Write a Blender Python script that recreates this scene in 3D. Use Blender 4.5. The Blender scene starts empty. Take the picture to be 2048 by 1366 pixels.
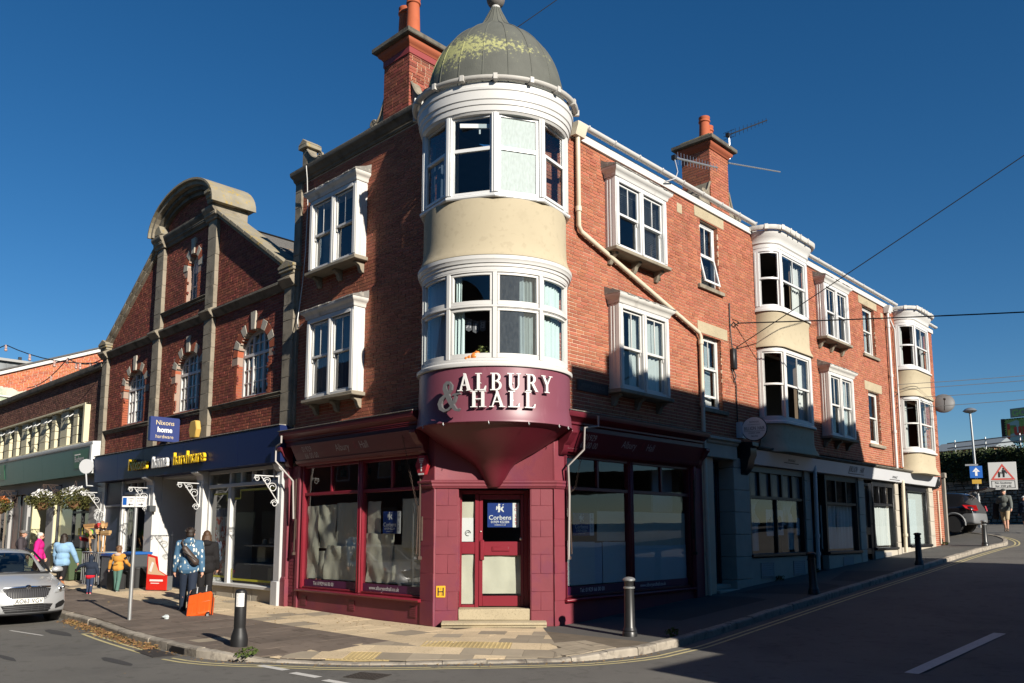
import bpy,bmesh,math,random
from mathutils import Vector,Matrix,noise
R_=math.radians
SC=bpy.context.scene
COL=SC.collection
rnd=random.Random(7)
# ------------------------------------------------------------------ camera, world, sun, exposure
cam_d=bpy.data.cameras.new('camera')
cam=bpy.data.objects.new('camera',cam_d);COL.objects.link(cam)
CAMPOS=Vector((9.87,-9.85,1.72))
_R=((0.7217233,-0.0885254,-0.6864974),(0.6921817,0.0923036,0.7157965),(0.0,-0.9917879,0.1278933))
cam.matrix_world=Matrix(((_R[0][0],-_R[0][1],-_R[0][2],CAMPOS.x),(_R[1][0],-_R[1][1],-_R[1][2],CAMPOS.y),(_R[2][0],-_R[2][1],-_R[2][2],CAMPOS.z),(0,0,0,1)))
cam_d.sensor_width=36.0
cam_d.lens=36.0*1613.0/2048.0
cam_d.shift_y=(855.0-683.0)/2048.0
cam_d.clip_start=0.1
cam_d.clip_end=3000.0
SC.camera=cam
SUN_EL=R_(24.5)
SUN_DIR=Vector((math.cos(SUN_EL)*math.cos(R_(-10.5)),math.cos(SUN_EL)*math.sin(R_(-10.5)),math.sin(SUN_EL)))
wd=bpy.data.worlds.new('World');SC.world=wd
wd.use_nodes=True
wn=wd.node_tree
bg=wn.nodes['Background']
sky=wn.nodes.new('ShaderNodeTexSky')
sky.sky_type='NISHITA'
sky.sun_disc=False
sky.sun_elevation=SUN_EL
sky.sun_rotation=math.atan2(SUN_DIR.x,SUN_DIR.y)
sky.altitude=0
sky.air_density=1.0
sky.dust_density=0.0
sky.ozone_density=5.0
hs_=wn.nodes.new('ShaderNodeHueSaturation');hs_.inputs['Saturation'].default_value=1.22
wn.links.new(sky.outputs[0],hs_.inputs['Color']);wn.links.new(hs_.outputs[0],bg.inputs[0])
bg.inputs[1].default_value=0.051
sun_d=bpy.data.lights.new('sun','SUN')
sun_d.energy=5.0
sun_d.angle=R_(0.55)
sun_d.color=(1.0,0.93,0.82)
sun=bpy.data.objects.new('sun',sun_d);COL.objects.link(sun)
sun.rotation_euler=SUN_DIR.to_track_quat('Z','Y').to_euler()
sun.location=(20,-8,20)
SC.view_settings.view_transform='Standard'
SC.view_settings.look='None'
SC.view_settings.exposure=0.8
SC.view_settings.gamma=1.0
SC.view_settings.use_curve_mapping=False
SC.cycles.max_bounces=8
SC.cycles.diffuse_bounces=2
SC.cycles.transparent_max_bounces=12
SC.cycles.caustics_reflective=False
SC.cycles.caustics_refractive=False
# ------------------------------------------------------------------ materials
MATS={}
def M(name,col,rough=0.6,spec=0.5,metal=0.0,var=0.0,vscale=2.0,col2=None,c2scale=1.5,c2lo=0.5,c2hi=0.62,c2stretch=None,bump=0.0,bscale=60.0,rnd_=0.0,hue=0.0,coat=0.0,emis=0.0,island=False,grain=0.0,gscale=150.0,speck=0.0,sscale=45.0):
 """Procedural surface: base colour, slow and fine tone noise, a second colour in patches, per-piece variation, bump."""
 if name in MATS:return MATS[name]
 col=tuple(c*0.84 for c in col);col2=tuple(c*0.84 for c in col2)if col2 else None
 m=bpy.data.materials.new(name);m.use_nodes=True
 nt=m.node_tree;N=nt.nodes;Lk=nt.links
 b=N['Principled BSDF']
 b.inputs['Roughness'].default_value=rough
 b.inputs['Specular IOR Level'].default_value=spec
 b.inputs['Metallic'].default_value=metal
 if coat:b.inputs['Coat Weight'].default_value=coat;b.inputs['Coat Roughness'].default_value=0.08
 c4=(col[0],col[1],col[2],1)
 geo=N.new('ShaderNodeNewGeometry');pos=geo.outputs['Position']
 def math_(op,a,bb):
  n=N.new('ShaderNodeMath');n.operation=op
  for i,v in enumerate((a,bb)):
   if isinstance(v,(int,float)):n.inputs[i].default_value=v
   else:Lk.new(v,n.inputs[i])
  return n.outputs[0]
 def noise_(scale,det=3.0,stretch=None,rgh=0.55):
  n=N.new('ShaderNodeTexNoise');n.inputs['Scale'].default_value=scale;n.inputs['Detail'].default_value=det
  n.inputs['Roughness'].default_value=rgh
  if stretch:
   mp=N.new('ShaderNodeMapping');mp.inputs['Scale'].default_value=stretch
   Lk.new(pos,mp.inputs['Vector']);Lk.new(mp.outputs[0],n.inputs['Vector'])
  else:Lk.new(pos,n.inputs['Vector'])
  return n.outputs['Fac']
 cur=None
 rgb=N.new('ShaderNodeRGB');rgb.outputs[0].default_value=c4;cur=rgb.outputs[0]
 if col2 is not None:
  mr=N.new('ShaderNodeMapRange');mr.inputs['From Min'].default_value=c2lo;mr.inputs['From Max'].default_value=c2hi
  Lk.new(noise_(c2scale,6.0,c2stretch,0.65),mr.inputs['Value'])
  mx=N.new('ShaderNodeMix');mx.data_type='RGBA'
  Lk.new(mr.outputs[0],mx.inputs[0]);Lk.new(cur,mx.inputs[6]);mx.inputs[7].default_value=(col2[0],col2[1],col2[2],1)
  cur=mx.outputs[2]
 if speck:
  mr=N.new('ShaderNodeMapRange');mr.inputs['From Min'].default_value=0.58;mr.inputs['From Max'].default_value=0.66
  Lk.new(noise_(sscale,2.0),mr.inputs['Value'])
  mx=N.new('ShaderNodeMix');mx.data_type='RGBA';mx.blend_type='MULTIPLY'
  Lk.new(math_('MULTIPLY',mr.outputs[0],speck),mx.inputs[0]);Lk.new(cur,mx.inputs[6]);mx.inputs[7].default_value=(0.3,0.28,0.25,1)
  cur=mx.outputs[2]
 val=None
 if var:val=math_('MULTIPLY_ADD',math_('SUBTRACT',noise_(vscale,5.0),0.5),var*2)
 if val is not None:
  nd=val.node;nd.inputs[2].default_value=1.0
 if grain:
  g=math_('MULTIPLY_ADD',math_('SUBTRACT',noise_(gscale,2.0),0.5),grain*2);g.node.inputs[2].default_value=1.0
  val=g if val is None else math_('MULTIPLY',val,g)
 hv=None
 if rnd_ or hue:
  oi=N.new('ShaderNodeObjectInfo')
  r=oi.outputs['Random']
  if island:
   r=math_('FRACT',math_('ADD',r,geo.outputs['Random Per Island']),0)
  if rnd_:
   rr=math_('MULTIPLY_ADD',math_('SUBTRACT',r,0.5),rnd_*2);rr.node.inputs[2].default_value=1.0
   val=rr if val is None else math_('MULTIPLY',val,rr)
  if hue:
   h2=math_('FRACT',math_('MULTIPLY',r,7.31),0)
   hv=math_('MULTIPLY_ADD',math_('SUBTRACT',h2,0.5),hue);hv.node.inputs[2].default_value=0.5
 if val is not None or hv is not None:
  hs=N.new('ShaderNodeHueSaturation');Lk.new(cur,hs.inputs['Color'])
  if val is not None:Lk.new(val,hs.inputs['Value'])
  if hv is not None:Lk.new(hv,hs.inputs['Hue'])
  cur=hs.outputs[0]
 Lk.new(cur,b.inputs['Base Color'])
 if emis:
  Lk.new(cur,b.inputs['Emission Color']);b.inputs['Emission Strength'].default_value=emis
 if bump:
  bp=N.new('ShaderNodeBump');bp.inputs['Strength'].default_value=min(1.0,bump);bp.inputs['Distance'].default_value=0.01
  Lk.new(noise_(bscale,4.0),bp.inputs['Height']);Lk.new(bp.outputs[0],b.inputs['Normal'])
 MATS[name]=m
 return m
def glass_mat(name,tint=(0.8,0.86,0.86),refl=1.0,rough=0.0,wav=0.0,film=None,filmfac=0.0,ior=1.65):
 m=bpy.data.materials.new(name);m.use_nodes=True
 nt=m.node_tree;N=nt.nodes;Lk=nt.links
 for n in list(N):
  if n.type=='BSDF_PRINCIPLED':N.remove(n)
 out=[n for n in N if n.type=='OUTPUT_MATERIAL'][0]
 tr=N.new('ShaderNodeBsdfTransparent');tr.inputs[0].default_value=(*tint,1)
 gl=N.new('ShaderNodeBsdfGlossy');gl.inputs['Roughness'].default_value=rough;gl.inputs[0].default_value=(refl,refl,refl,1)
 fr=N.new('ShaderNodeFresnel');fr.inputs['IOR'].default_value=ior
 g0=N.new('ShaderNodeNewGeometry');iv=N.new('ShaderNodeMath');iv.operation='SUBTRACT';iv.inputs[0].default_value=1.0;Lk.new(g0.outputs['Backfacing'],iv.inputs[1])
 mu=N.new('ShaderNodeMath');mu.operation='MULTIPLY';Lk.new(fr.outputs[0],mu.inputs[0]);Lk.new(iv.outputs[0],mu.inputs[1])
 mx=N.new('ShaderNodeMixShader');Lk.new(mu.outputs[0],mx.inputs[0])
 base=tr.outputs[0]
 if film:
  df=N.new('ShaderNodeBsdfDiffuse');df.inputs[0].default_value=(*film,1)
  m2=N.new('ShaderNodeMixShader');m2.inputs[0].default_value=filmfac
  Lk.new(tr.outputs[0],m2.inputs[1]);Lk.new(df.outputs[0],m2.inputs[2]);base=m2.outputs[0]
  if wav:
   geo=N.new('ShaderNodeNewGeometry');nz=N.new('ShaderNodeTexNoise');nz.inputs['Scale'].default_value=14;nz.inputs['Detail'].default_value=6
   mp=N.new('ShaderNodeMapping');mp.inputs['Scale'].default_value=(2.2,2.2,0.7)
   Lk.new(geo.outputs['Position'],mp.inputs[0]);Lk.new(mp.outputs[0],nz.inputs['Vector'])
   mr=N.new('ShaderNodeMapRange');mr.inputs['From Min'].default_value=0.35;mr.inputs['From Max'].default_value=0.7
   mr.inputs['To Min'].default_value=filmfac*0.75;mr.inputs['To Max'].default_value=min(1,filmfac*1.15)
   Lk.new(nz.outputs['Fac'],mr.inputs['Value']);Lk.new(mr.outputs[0],m2.inputs[0])
 Lk.new(base,mx.inputs[1]);Lk.new(gl.outputs[0],mx.inputs[2])
 Lk.new(mx.outputs[0],out.inputs['Surface'])
 if wav and not film:
  geo=N.new('ShaderNodeNewGeometry');nz=N.new('ShaderNodeTexNoise');nz.inputs['Scale'].default_value=1.3
  Lk.new(geo.outputs['Position'],nz.inputs['Vector'])
  bp=N.new('ShaderNodeBump');bp.inputs['Strength'].default_value=wav;bp.inputs['Distance'].default_value=0.02
  Lk.new(nz.outputs['Fac'],bp.inputs['Height']);Lk.new(bp.outputs[0],gl.inputs['Normal'])
 MATS[name]=m
 return m
brick_red=M('brick_red',(0.36,0.122,0.070),0.85,0.25,rnd_=0.17,hue=0.012,island=True,var=0.10,vscale=1.1,bump=0.25,bscale=90,col2=(0.27,0.092,0.058),c2scale=0.9,c2lo=0.5,c2hi=0.8)
brick_brown=M('brick_brown',(0.250,0.072,0.046),0.85,0.25,rnd_=0.30,hue=0.02,island=True,var=0.2,vscale=0.9,bump=0.25,bscale=90,col2=(0.15,0.055,0.04),c2scale=0.8,c2lo=0.5,c2hi=0.75)
brick_dun=M('brick_dun',(0.175,0.082,0.060),0.88,0.2,rnd_=0.32,hue=0.02,island=True,var=0.2,vscale=1.0,bump=0.25,bscale=90)
brick_orange=M('brick_orange',(0.46,0.125,0.050),0.85,0.25,rnd_=0.25,hue=0.02,island=True,var=0.15,vscale=1.0,bump=0.2,bscale=90)
brick_rubbed=M('brick_rubbed',(0.36,0.10,0.05),0.8,0.25,rnd_=0.15,var=0.1,bump=0.15)
mortar=M('mortar',(0.66,0.50,0.36),0.95,0.15,var=0.15,vscale=3)
mortar_brown=M('mortar_brown',(0.34,0.25,0.20),0.95,0.15,var=0.15,vscale=3)
stone_grey=M('stone_grey',(0.27,0.235,0.18),0.9,0.2,var=0.35,vscale=2.2,col2=(0.13,0.115,0.09),c2scale=2.5,c2lo=0.5,c2hi=0.72,bump=0.4,bscale=55,grain=0.12)
stone_dark=M('stone_dark',(0.15,0.135,0.11),0.92,0.2,var=0.4,vscale=2.0,col2=(0.06,0.055,0.048),c2scale=3.0,c2lo=0.48,c2hi=0.7,bump=0.5,bscale=45,grain=0.15)
stone_lichen=M('stone_lichen',(0.27,0.24,0.18),0.95,0.15,var=0.3,vscale=3,col2=(0.36,0.26,0.08),c2scale=5.0,c2lo=0.55,c2hi=0.66,bump=0.5,bscale=40)
stone_cream=M('stone_cream',(0.42,0.355,0.24),0.9,0.2,var=0.2,vscale=2.5,bump=0.35,bscale=60,speck=0.5,sscale=60)
stone_pale=M('stone_pale',(0.44,0.40,0.33),0.9,0.2,var=0.25,vscale=1.8,bump=0.3,bscale=50,grain=0.08)
white_paint=M('white_paint',(0.62,0.61,0.585),0.45,0.4,var=0.07,vscale=3.0,col2=(0.48,0.455,0.41),c2scale=4.5,c2lo=0.62,c2hi=0.8)
white_upvc=M('white_upvc',(0.66,0.66,0.65),0.3,0.5,var=0.04,vscale=2)
white_dirty=M('white_dirty',(0.62,0.60,0.56),0.55,0.35,var=0.2,vscale=3.0,col2=(0.32,0.30,0.27),c2scale=5.0,c2lo=0.56,c2hi=0.75,c2stretch=(1,1,0.35))
lead=M('lead',(0.20,0.19,0.175),0.8,0.3,var=0.4,vscale=5,col2=(0.40,0.37,0.32),c2scale=8,c2lo=0.52,c2hi=0.66,bump=0.6,bscale=25)
cream_render=M('cream_render',(0.46,0.395,0.275),0.9,0.2,var=0.09,vscale=1.4,col2=(0.38,0.32,0.22),c2scale=2.0,c2lo=0.6,c2hi=0.85,bump=0.25,bscale=70,speck=0.12,sscale=9)
maroon_wall=M('maroon_wall',(0.195,0.036,0.050),0.55,0.4,var=0.16,vscale=2.5,bump=0.25,bscale=45,col2=(0.17,0.03,0.055),c2scale=1.6)
maroon_sign=M('maroon_sign',(0.19,0.055,0.08),0.42,0.45,var=0.10,vscale=2.0,col2=(0.28,0.11,0.14),c2scale=3.5,c2lo=0.58,c2hi=0.8,c2stretch=(1,1,0.3))
maroon_wood=M('maroon_wood',(0.115,0.012,0.022),0.4,0.45,var=0.12,vscale=3)
red_wood=M('red_wood',(0.20,0.014,0.026),0.35,0.5,var=0.10,vscale=4,bump=0.1,bscale=30)
dome_lead=M('dome_lead',(0.105,0.108,0.092),0.75,0.3,var=0.25,vscale=4,bump=0.35,bscale=40,grain=0.1)
glass=glass_mat('window_glass',(0.86,0.90,0.91),1.0,0.0,0.08)
glass_shop=glass_mat('shop_glass',(0.93,0.95,0.95),1.0,0.0,0.05)
glass_frost=glass_mat('condensed_glass',(0.7,0.76,0.76),0.25,0.4,1.0,film=(0.34,0.44,0.43),filmfac=0.5)
glass_haze=glass_mat('hazy_glass',(0.6,0.68,0.70),1.0,0.03,1.0,film=(0.36,0.38,0.36),filmfac=0.13)
glass_car=glass_mat('car_glass',(0.45,0.52,0.52),1.0,0.0,0.0,ior=1.8)
asphalt=M('asphalt',(0.145,0.137,0.123),0.88,0.3,var=0.22,vscale=0.7,col2=(0.115,0.109,0.10),c2scale=0.6,c2lo=0.5,c2hi=0.68,bump=0.6,bscale=130,grain=0.22,gscale=140,speck=0.25,sscale=5)
tarmac_path=M('tarmac_path',(0.105,0.100,0.092),0.9,0.25,var=0.22,vscale=0.9,bump=0.5,bscale=120,grain=0.18,gscale=120)
tarmac_dark=M('tarmac_dark',(0.060,0.058,0.058),0.9,0.25,var=0.2,vscale=1.2,bump=0.5,bscale=120,grain=0.18)
paver_brown=M('paver_brown',(0.165,0.130,0.104),0.85,0.25,rnd_=0.16,var=0.22,vscale=1.6,bump=0.35,bscale=80,grain=0.12,speck=0.3,sscale=6)
slab_buff=M('slab_buff',(0.62,0.49,0.32),0.9,0.2,rnd_=0.10,var=0.22,vscale=1.8,bump=0.5,bscale=90,grain=0.22,gscale=75,speck=0.35,sscale=28)
slab_grey=M('slab_grey',(0.34,0.285,0.21),0.9,0.2,rnd_=0.12,var=0.2,vscale=2.0,bump=0.4,bscale=80,grain=0.16)
slab_yellow=M('slab_yellow',(0.46,0.35,0.17),0.85,0.2,rnd_=0.1,var=0.25,vscale=5,bump=0.3,bscale=60)
paver_joint=M('paver_joint',(0.17,0.14,0.105),0.95,0.1,var=0.3,vscale=4)
kerb_stone_m=M('kerb_granite',(0.34,0.30,0.245),0.85,0.25,rnd_=0.14,var=0.4,vscale=5,col2=(0.15,0.13,0.11),c2scale=6,c2lo=0.5,c2hi=0.68,bump=0.6,bscale=35)
line_yellow=M('line_yellow',(0.56,0.48,0.25),0.8,0.25,var=0.25,vscale=9,col2=(0.20,0.18,0.14),c2scale=7,c2lo=0.58,c2hi=0.70)
line_white=M('line_white',(0.60,0.58,0.54),0.8,0.25,var=0.2,vscale=9,col2=(0.2,0.19,0.18),c2scale=9,c2lo=0.60,c2hi=0.72)
iron_black=M('iron_black',(0.018,0.018,0.019),0.38,0.5,var=0.3,vscale=8)
plastic_black=M('plastic_black',(0.014,0.014,0.015),0.5,0.4)
steel=M('steel',(0.42,0.43,0.43),0.42,0.5,metal=0.7,var=0.15,vscale=6)
alu=M('aluminium',(0.62,0.62,0.62),0.35,0.5,metal=0.8)
rust_iron=M('rust_iron',(0.07,0.045,0.035),0.8,0.3,var=0.4,vscale=15)
print_white=M('print_white',(0.75,0.74,0.72),0.6,0.3)
print_grey=M('print_grey',(0.42,0.40,0.41),0.6,0.3)
print_black=M('print_black',(0.015,0.015,0.016),0.6,0.3)
letter_white=M('letter_white',(0.72,0.71,0.69),0.35,0.5)
letter_grey=M('letter_grey',(0.12,0.12,0.125),0.4,0.5)
terracotta=M('terracotta',(0.42,0.105,0.045),0.8,0.3,var=0.2,vscale=5)
slate=M('slate',(0.10,0.095,0.09),0.75,0.35,rnd_=0.25,var=0.25,vscale=3,col2=(0.45,0.22,0.04),c2scale=2.2,c2lo=0.62,c2hi=0.72)
room_dark=M('room_dark',(0.30,0.29,0.28),0.9,0.2,var=0.1)
room_floor=M('room_floor',(0.14,0.11,0.08),0.8,0.2)
curtain_white=M('curtain_white',(0.60,0.60,0.57),0.9,0.1,var=0.06,vscale=5)
curtain_teal=M('curtain_teal',(0.58,0.68,0.66),0.9,0.1,var=0.06,vscale=5)
curtain_dark=M('curtain_dark',(0.10,0.12,0.16),0.9,0.1)
blind_m=M('blind',(0.45,0.46,0.48),0.6,0.3)
paper_m=M('lining_paper',(0.58,0.55,0.44),0.85,0.15,var=0.12,vscale=2.5,bump=0.5,bscale=7)
paper_white=M('white_film',(0.60,0.66,0.66),0.8,0.2,var=0.05)
navy=M('navy_panel',(0.010,0.020,0.085),0.38,0.25,var=0.1,vscale=1.0)
green_panel=M('green_panel',(0.020,0.095,0.085),0.35,0.5,var=0.15,vscale=0.8)
black_paint=M('black_paint',(0.012,0.013,0.016),0.35,0.5)
# ------------------------------------------------------------------ mesh builder and frames
class Frame:
 """A facade: u runs along it, d outwards, z up."""
 def __init__(s,a=0.0,o=(0,0,0)):s.a=a;s.c=math.cos(a);s.s=math.sin(a);s.o=o
 def __call__(s,u,d,z):return(s.o[0]+s.c*u+s.s*d,s.o[1]+s.s*u-s.c*d,s.o[2]+z)
FL=Frame(0.0);FR=Frame(R_(90));FT=Frame(R_(45),(-0.8,0.8,0.0))
FI=Frame(0.0)
def XYZ(u,d,z):return(u,d,z)
def world_loc(o):
 v=Vector((0,0,0))
 while o is not None:
  v+=o.location;o=o.parent
 return v
def finish(me,smooth=35):
 if smooth:
  me.polygons.foreach_set('use_smooth',[True]*len(me.polygons))
  try:me.set_sharp_from_angle(angle=R_(smooth))
  except Exception:pass
 me.update()
class MB:
 def __init__(s):s.v=[];s.f=[];s.m=[]
 def add(s,vs,fs,mi=0):
  o=len(s.v);s.v.extend(vs)
  for f in fs:s.f.append(tuple(o+i for i in f));s.m.append(mi)
  return s
 def box(s,F,u0,u1,d0,d1,z0,z1,mi=0):
  if u1<u0:u0,u1=u1,u0
  if d1<d0:d0,d1=d1,d0
  if z1<z0:z0,z1=z1,z0
  P=[F(u,d,z)for z in(z0,z1)for d in(d0,d1)for u in(u0,u1)]
  return s.add(P,[(0,1,3,2),(4,6,7,5),(0,4,5,1),(2,3,7,6),(0,2,6,4),(1,5,7,3)],mi)
 def quad(s,a,b,c,d,mi=0):return s.add([a,b,c,d],[(0,1,2,3)],mi)
 def prism(s,F,prof,u0,u1,mi=0):
  """prof: closed list of (d, z) swept along u."""
  n=len(prof)
  vs=[F(u0,d,z)for d,z in prof]+[F(u1,d,z)for d,z in prof]
  fs=[(i,(i+1)%n,n+(i+1)%n,n+i)for i in range(n)]+[tuple(range(n))[::-1],tuple(range(n,2*n))]
  return s.add(vs,fs,mi)
 def slab(s,F,poly,d0,d1,mi=0):
  """poly: list of (u, z) extruded in depth d."""
  n=len(poly)
  vs=[F(u,d0,z)for u,z in poly]+[F(u,d1,z)for u,z in poly]
  fs=[(i,(i+1)%n,n+(i+1)%n,n+i)for i in range(n)]+[tuple(range(n))[::-1],tuple(range(n,2*n))]
  return s.add(vs,fs,mi)
 def plate(s,poly,z0,z1,mi=0):
  """poly: list of (x, y) extruded in z."""
  n=len(poly)
  vs=[(x,y,z0 if not callable(z0)else z0(x,y))for x,y in poly]+[(x,y,z1 if not callable(z1)else z1(x,y))for x,y in poly]
  fs=[(i,(i+1)%n,n+(i+1)%n,n+i)for i in range(n)]+[tuple(range(n))[::-1],tuple(range(n,2*n))]
  return s.add(vs,fs,mi)
 def tube(s,pts,r,n=8,mi=0,cap=True,closed=False):
  pts=[Vector(p)for p in pts];k=len(pts)
  rr=r if isinstance(r,(list,tuple))else[r]*k
  rings=[]
  ref=None
  for i,p in enumerate(pts):
   if closed:t=pts[(i+1)%k]-pts[i-1]
   else:t=pts[min(i+1,k-1)]-pts[max(i-1,0)]
   if t.length<1e-9:t=Vector((0,0,1))
   t.normalize()
   if ref is None:ref=t.orthogonal().normalized()
   else:
    ref=ref-t*ref.dot(t)
    ref=ref.normalized()if ref.length>1e-6 else t.orthogonal().normalized()
   q=t.cross(ref)
   rings.append([tuple(p+(ref*math.cos(2*math.pi*j/n)+q*math.sin(2*math.pi*j/n))*rr[i])for j in range(n)])
  vs=[v for rg in rings for v in rg];fs=[]
  for i in range(k if closed else k-1):
   i2=(i+1)%k
   for j in range(n):fs.append((i*n+j,i*n+(j+1)%n,i2*n+(j+1)%n,i2*n+j))
  if cap and not closed:fs+=[tuple(range(n))[::-1],tuple((k-1)*n+j for j in range(n))]
  return s.add(vs,fs,mi)
 def lathe(s,prof,c=(0,0,0),n=24,mi=0,e=1.0,a0=0.0,a1=2*math.pi,F=None):
  """prof: list of (r, z) turned about a vertical axis at c."""
  full=abs(a1-a0-2*math.pi)<1e-6
  k=n if full else n+1
  vs=[]
  for r,z in prof:
   for j in range(k):
    a=a0+(a1-a0)*j/n
    x,y=r*math.sin(a),r*math.cos(a)*e
    if F:vs.append(F(c[0]+x,c[1]+y,c[2]+z))
    else:vs.append((c[0]+x,c[1]+y,c[2]+z))
  fs=[]
  for i in range(len(prof)-1):
   for j in range(n):
    j2=(j+1)%k
    fs.append((i*k+j,i*k+j2,(i+1)*k+j2,(i+1)*k+j))
  if full:
   if prof[0][0]>1e-6:fs.append(tuple(range(k))[::-1])
   if prof[-1][0]>1e-6:fs.append(tuple((len(prof)-1)*k+j for j in range(k)))
  return s.add(vs,fs,mi)
 def ball(s,c,r,n=12,m=8,mi=0):
  rx,ry,rz=r if isinstance(r,(tuple,list))else(r,r,r)
  vs=[(c[0],c[1],c[2]-rz)]
  for i in range(1,m):
   ph=-math.pi/2+math.pi*i/m
   for j in range(n):
    a=2*math.pi*j/n
    vs.append((c[0]+rx*math.cos(ph)*math.cos(a),c[1]+ry*math.cos(ph)*math.sin(a),c[2]+rz*math.sin(ph)))
  vs.append((c[0],c[1],c[2]+rz));fs=[]
  for j in range(n):fs.append((0,1+(j+1)%n,1+j))
  for i in range(m-2):
   for j in range(n):fs.append((1+i*n+j,1+i*n+(j+1)%n,1+(i+1)*n+(j+1)%n,1+(i+1)*n+j))
  L=len(vs)-1
  for j in range(n):fs.append((L,1+(m-2)*n+j,1+(m-2)*n+(j+1)%n))
  return s.add(vs,fs,mi)
 def cap(s,p0,p1,r0,r1,n=12,mi=0):
  """tapered capsule"""
  p0=Vector(p0);p1=Vector(p1);t=p1-p0;L=max(t.length,1e-6);t.normalize()
  a=t.orthogonal().normalized();b=t.cross(a)
  rings=[(-r0*math.cos(x),r0*math.sin(x))for x in(0.35,0.8,1.25)]+[(L+r1*math.cos(x),r1*math.sin(x))for x in(1.25,0.8,0.35)]
  vs=[tuple(p0-t*r0)]
  for h,r in rings:
   for j in range(n):
    an=2*math.pi*j/n
    vs.append(tuple(p0+t*h+(a*math.cos(an)+b*math.sin(an))*r))
  vs.append(tuple(p1+t*r1));fs=[(0,1+(j+1)%n,1+j)for j in range(n)]
  for i in range(5):
   for j in range(n):fs.append((1+i*n+j,1+i*n+(j+1)%n,1+(i+1)*n+(j+1)%n,1+(i+1)*n+j))
  e=len(vs)-1
  fs+=[(e,1+5*n+j,1+5*n+(j+1)%n)for j in range(n)]
  return s.add(vs,fs,mi)
 def mesh(s,name,mats,shift=(0,0,0),recalc=True,smooth=35):
  me=bpy.data.meshes.new(name)
  sx,sy,sz=shift
  me.from_pydata([(x-sx,y-sy,z-sz)for x,y,z in s.v],[],s.f)
  for m in(mats if isinstance(mats,(list,tuple))else[mats]):me.materials.append(m)
  if any(s.m):me.polygons.foreach_set('material_index',s.m)
  if recalc:
   bm=bmesh.new();bm.from_mesh(me);bmesh.ops.recalc_face_normals(bm,faces=bm.faces);bm.to_mesh(me);bm.free()
  finish(me,smooth)
  return me
 def build(s,name,mats,parent=None,bevel=0.0,local=False,smooth=35,recalc=True,**tags):
  """Link as ONE object; vertices given in world space unless local."""
  if not s.f:return None
  if local or parent is None:
   sh=(0,0,0);loc=(0,0,0)
  else:
   sh=tuple(world_loc(parent));loc=(0,0,0)
  if parent is None and not local:
   xs=[v[0]for v in s.v];ys=[v[1]for v in s.v];zs=[v[2]for v in s.v]
   sh=((min(xs)+max(xs))/2,(min(ys)+max(ys))/2,min(zs));loc=sh
  me=s.mesh(name,mats,sh,recalc,smooth)
  o=bpy.data.objects.new(name,me);COL.objects.link(o)
  o.location=loc
  if parent is not None:o.parent=parent
  if bevel:
   b=o.modifiers.new('bevel','BEVEL');b.width=bevel;b.segments=1;b.limit_method='ANGLE';b.angle_limit=R_(40)
  tag(o,**tags)
  return o
def tag(o,label=None,cat=None,group=None,kind=None):
 if label:o['label']=label
 if cat:o['category']=cat
 if group:o['group']=group
 if kind:o['kind']=kind
 return o
def thing(name,label,cat,loc=(0,0,0),rotz=0.0,group=None):
 o=bpy.data.objects.new(name,None);COL.objects.link(o)
 o.empty_display_size=0.3
 o.location=loc;o.rotation_euler=(0,0,rotz)
 return tag(o,label,cat,group)
def link_copy(src,parent,loc=None,rot=None,scale=None,mesh=None):
 c=src.copy();COL.objects.link(c)
 if mesh:c.data=mesh
 if parent is not None:c.parent=parent
 if loc is not None:c.location=loc
 if rot is not None:c.rotation_euler=rot
 if scale is not None:c.scale=scale
 return c
def copy_tree(root,loc,rotz=None,label=None,scale=None):
 r=root.copy();COL.objects.link(r);r.location=loc
 if rotz is not None:r.rotation_euler=(0,0,rotz)
 if scale is not None:r.scale=(scale,)*3
 if label:r['label']=label
 for ch in list(root.children):
  c=ch.copy();COL.objects.link(c);c.parent=r
  for g in list(ch.children):
   d=g.copy();COL.objects.link(d);d.parent=c
 return r
# ---- plan sweeps (curved bays and the corner tower)
def plan_normals(pl):
 out=[]
 for i in range(len(pl)):
  a=pl[max(i-1,0)];b=pl[min(i+1,len(pl)-1)]
  tx,ty=b[0]-a[0],b[1]-a[1];l=math.hypot(tx,ty)or 1
  out.append((-ty/l,tx/l))
 return out
def sweep(mb,F,plan,prof,mi=0,closed_prof=False):
 """plan: (u, d) polyline left to right seen from outside; prof: (offset, z)."""
 nm=plan_normals(plan);k=len(plan);n=len(prof)
 vs=[F(p[0]+q[0]*o,p[1]+q[1]*o,z)for o,z in prof for p,q in zip(plan,nm)]
 fs=[]
 for i in range(n if closed_prof else n-1):
  i2=(i+1)%n
  for j in range(k-1):fs.append((i*k+j,i*k+j+1,i2*k+j+1,i2*k+j))
 if closed_prof:fs+=[tuple(i*k for i in range(n)),tuple(i*k+k-1 for i in range(n))[::-1]]
 return mb.add(vs,fs,mi)
def arcbox(mb,F,plan,o0,o1,z0,z1,mi=0):return sweep(mb,F,plan,[(o0,z0),(o1,z0),(o1,z1),(o0,z1)],mi,True)
def subplan(pl,s0,s1):
 L=[0.0]
 for a,b in zip(pl,pl[1:]):L.append(L[-1]+math.hypot(b[0]-a[0],b[1]-a[1]))
 def at(s):
  for i in range(len(pl)-1):
   if s<=L[i+1]+1e-9:
    t=(s-L[i])/max(1e-9,L[i+1]-L[i]);return(pl[i][0]+(pl[i+1][0]-pl[i][0])*t,pl[i][1]+(pl[i+1][1]-pl[i][1])*t)
  return pl[-1]
 return[at(s0)]+[p for p,l in zip(pl,L)if s0+1e-4<l<s1-1e-4]+[at(s1)]
def plan_len(pl):return sum(math.hypot(b[0]-a[0],b[1]-a[1])for a,b in zip(pl,pl[1:]))
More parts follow.
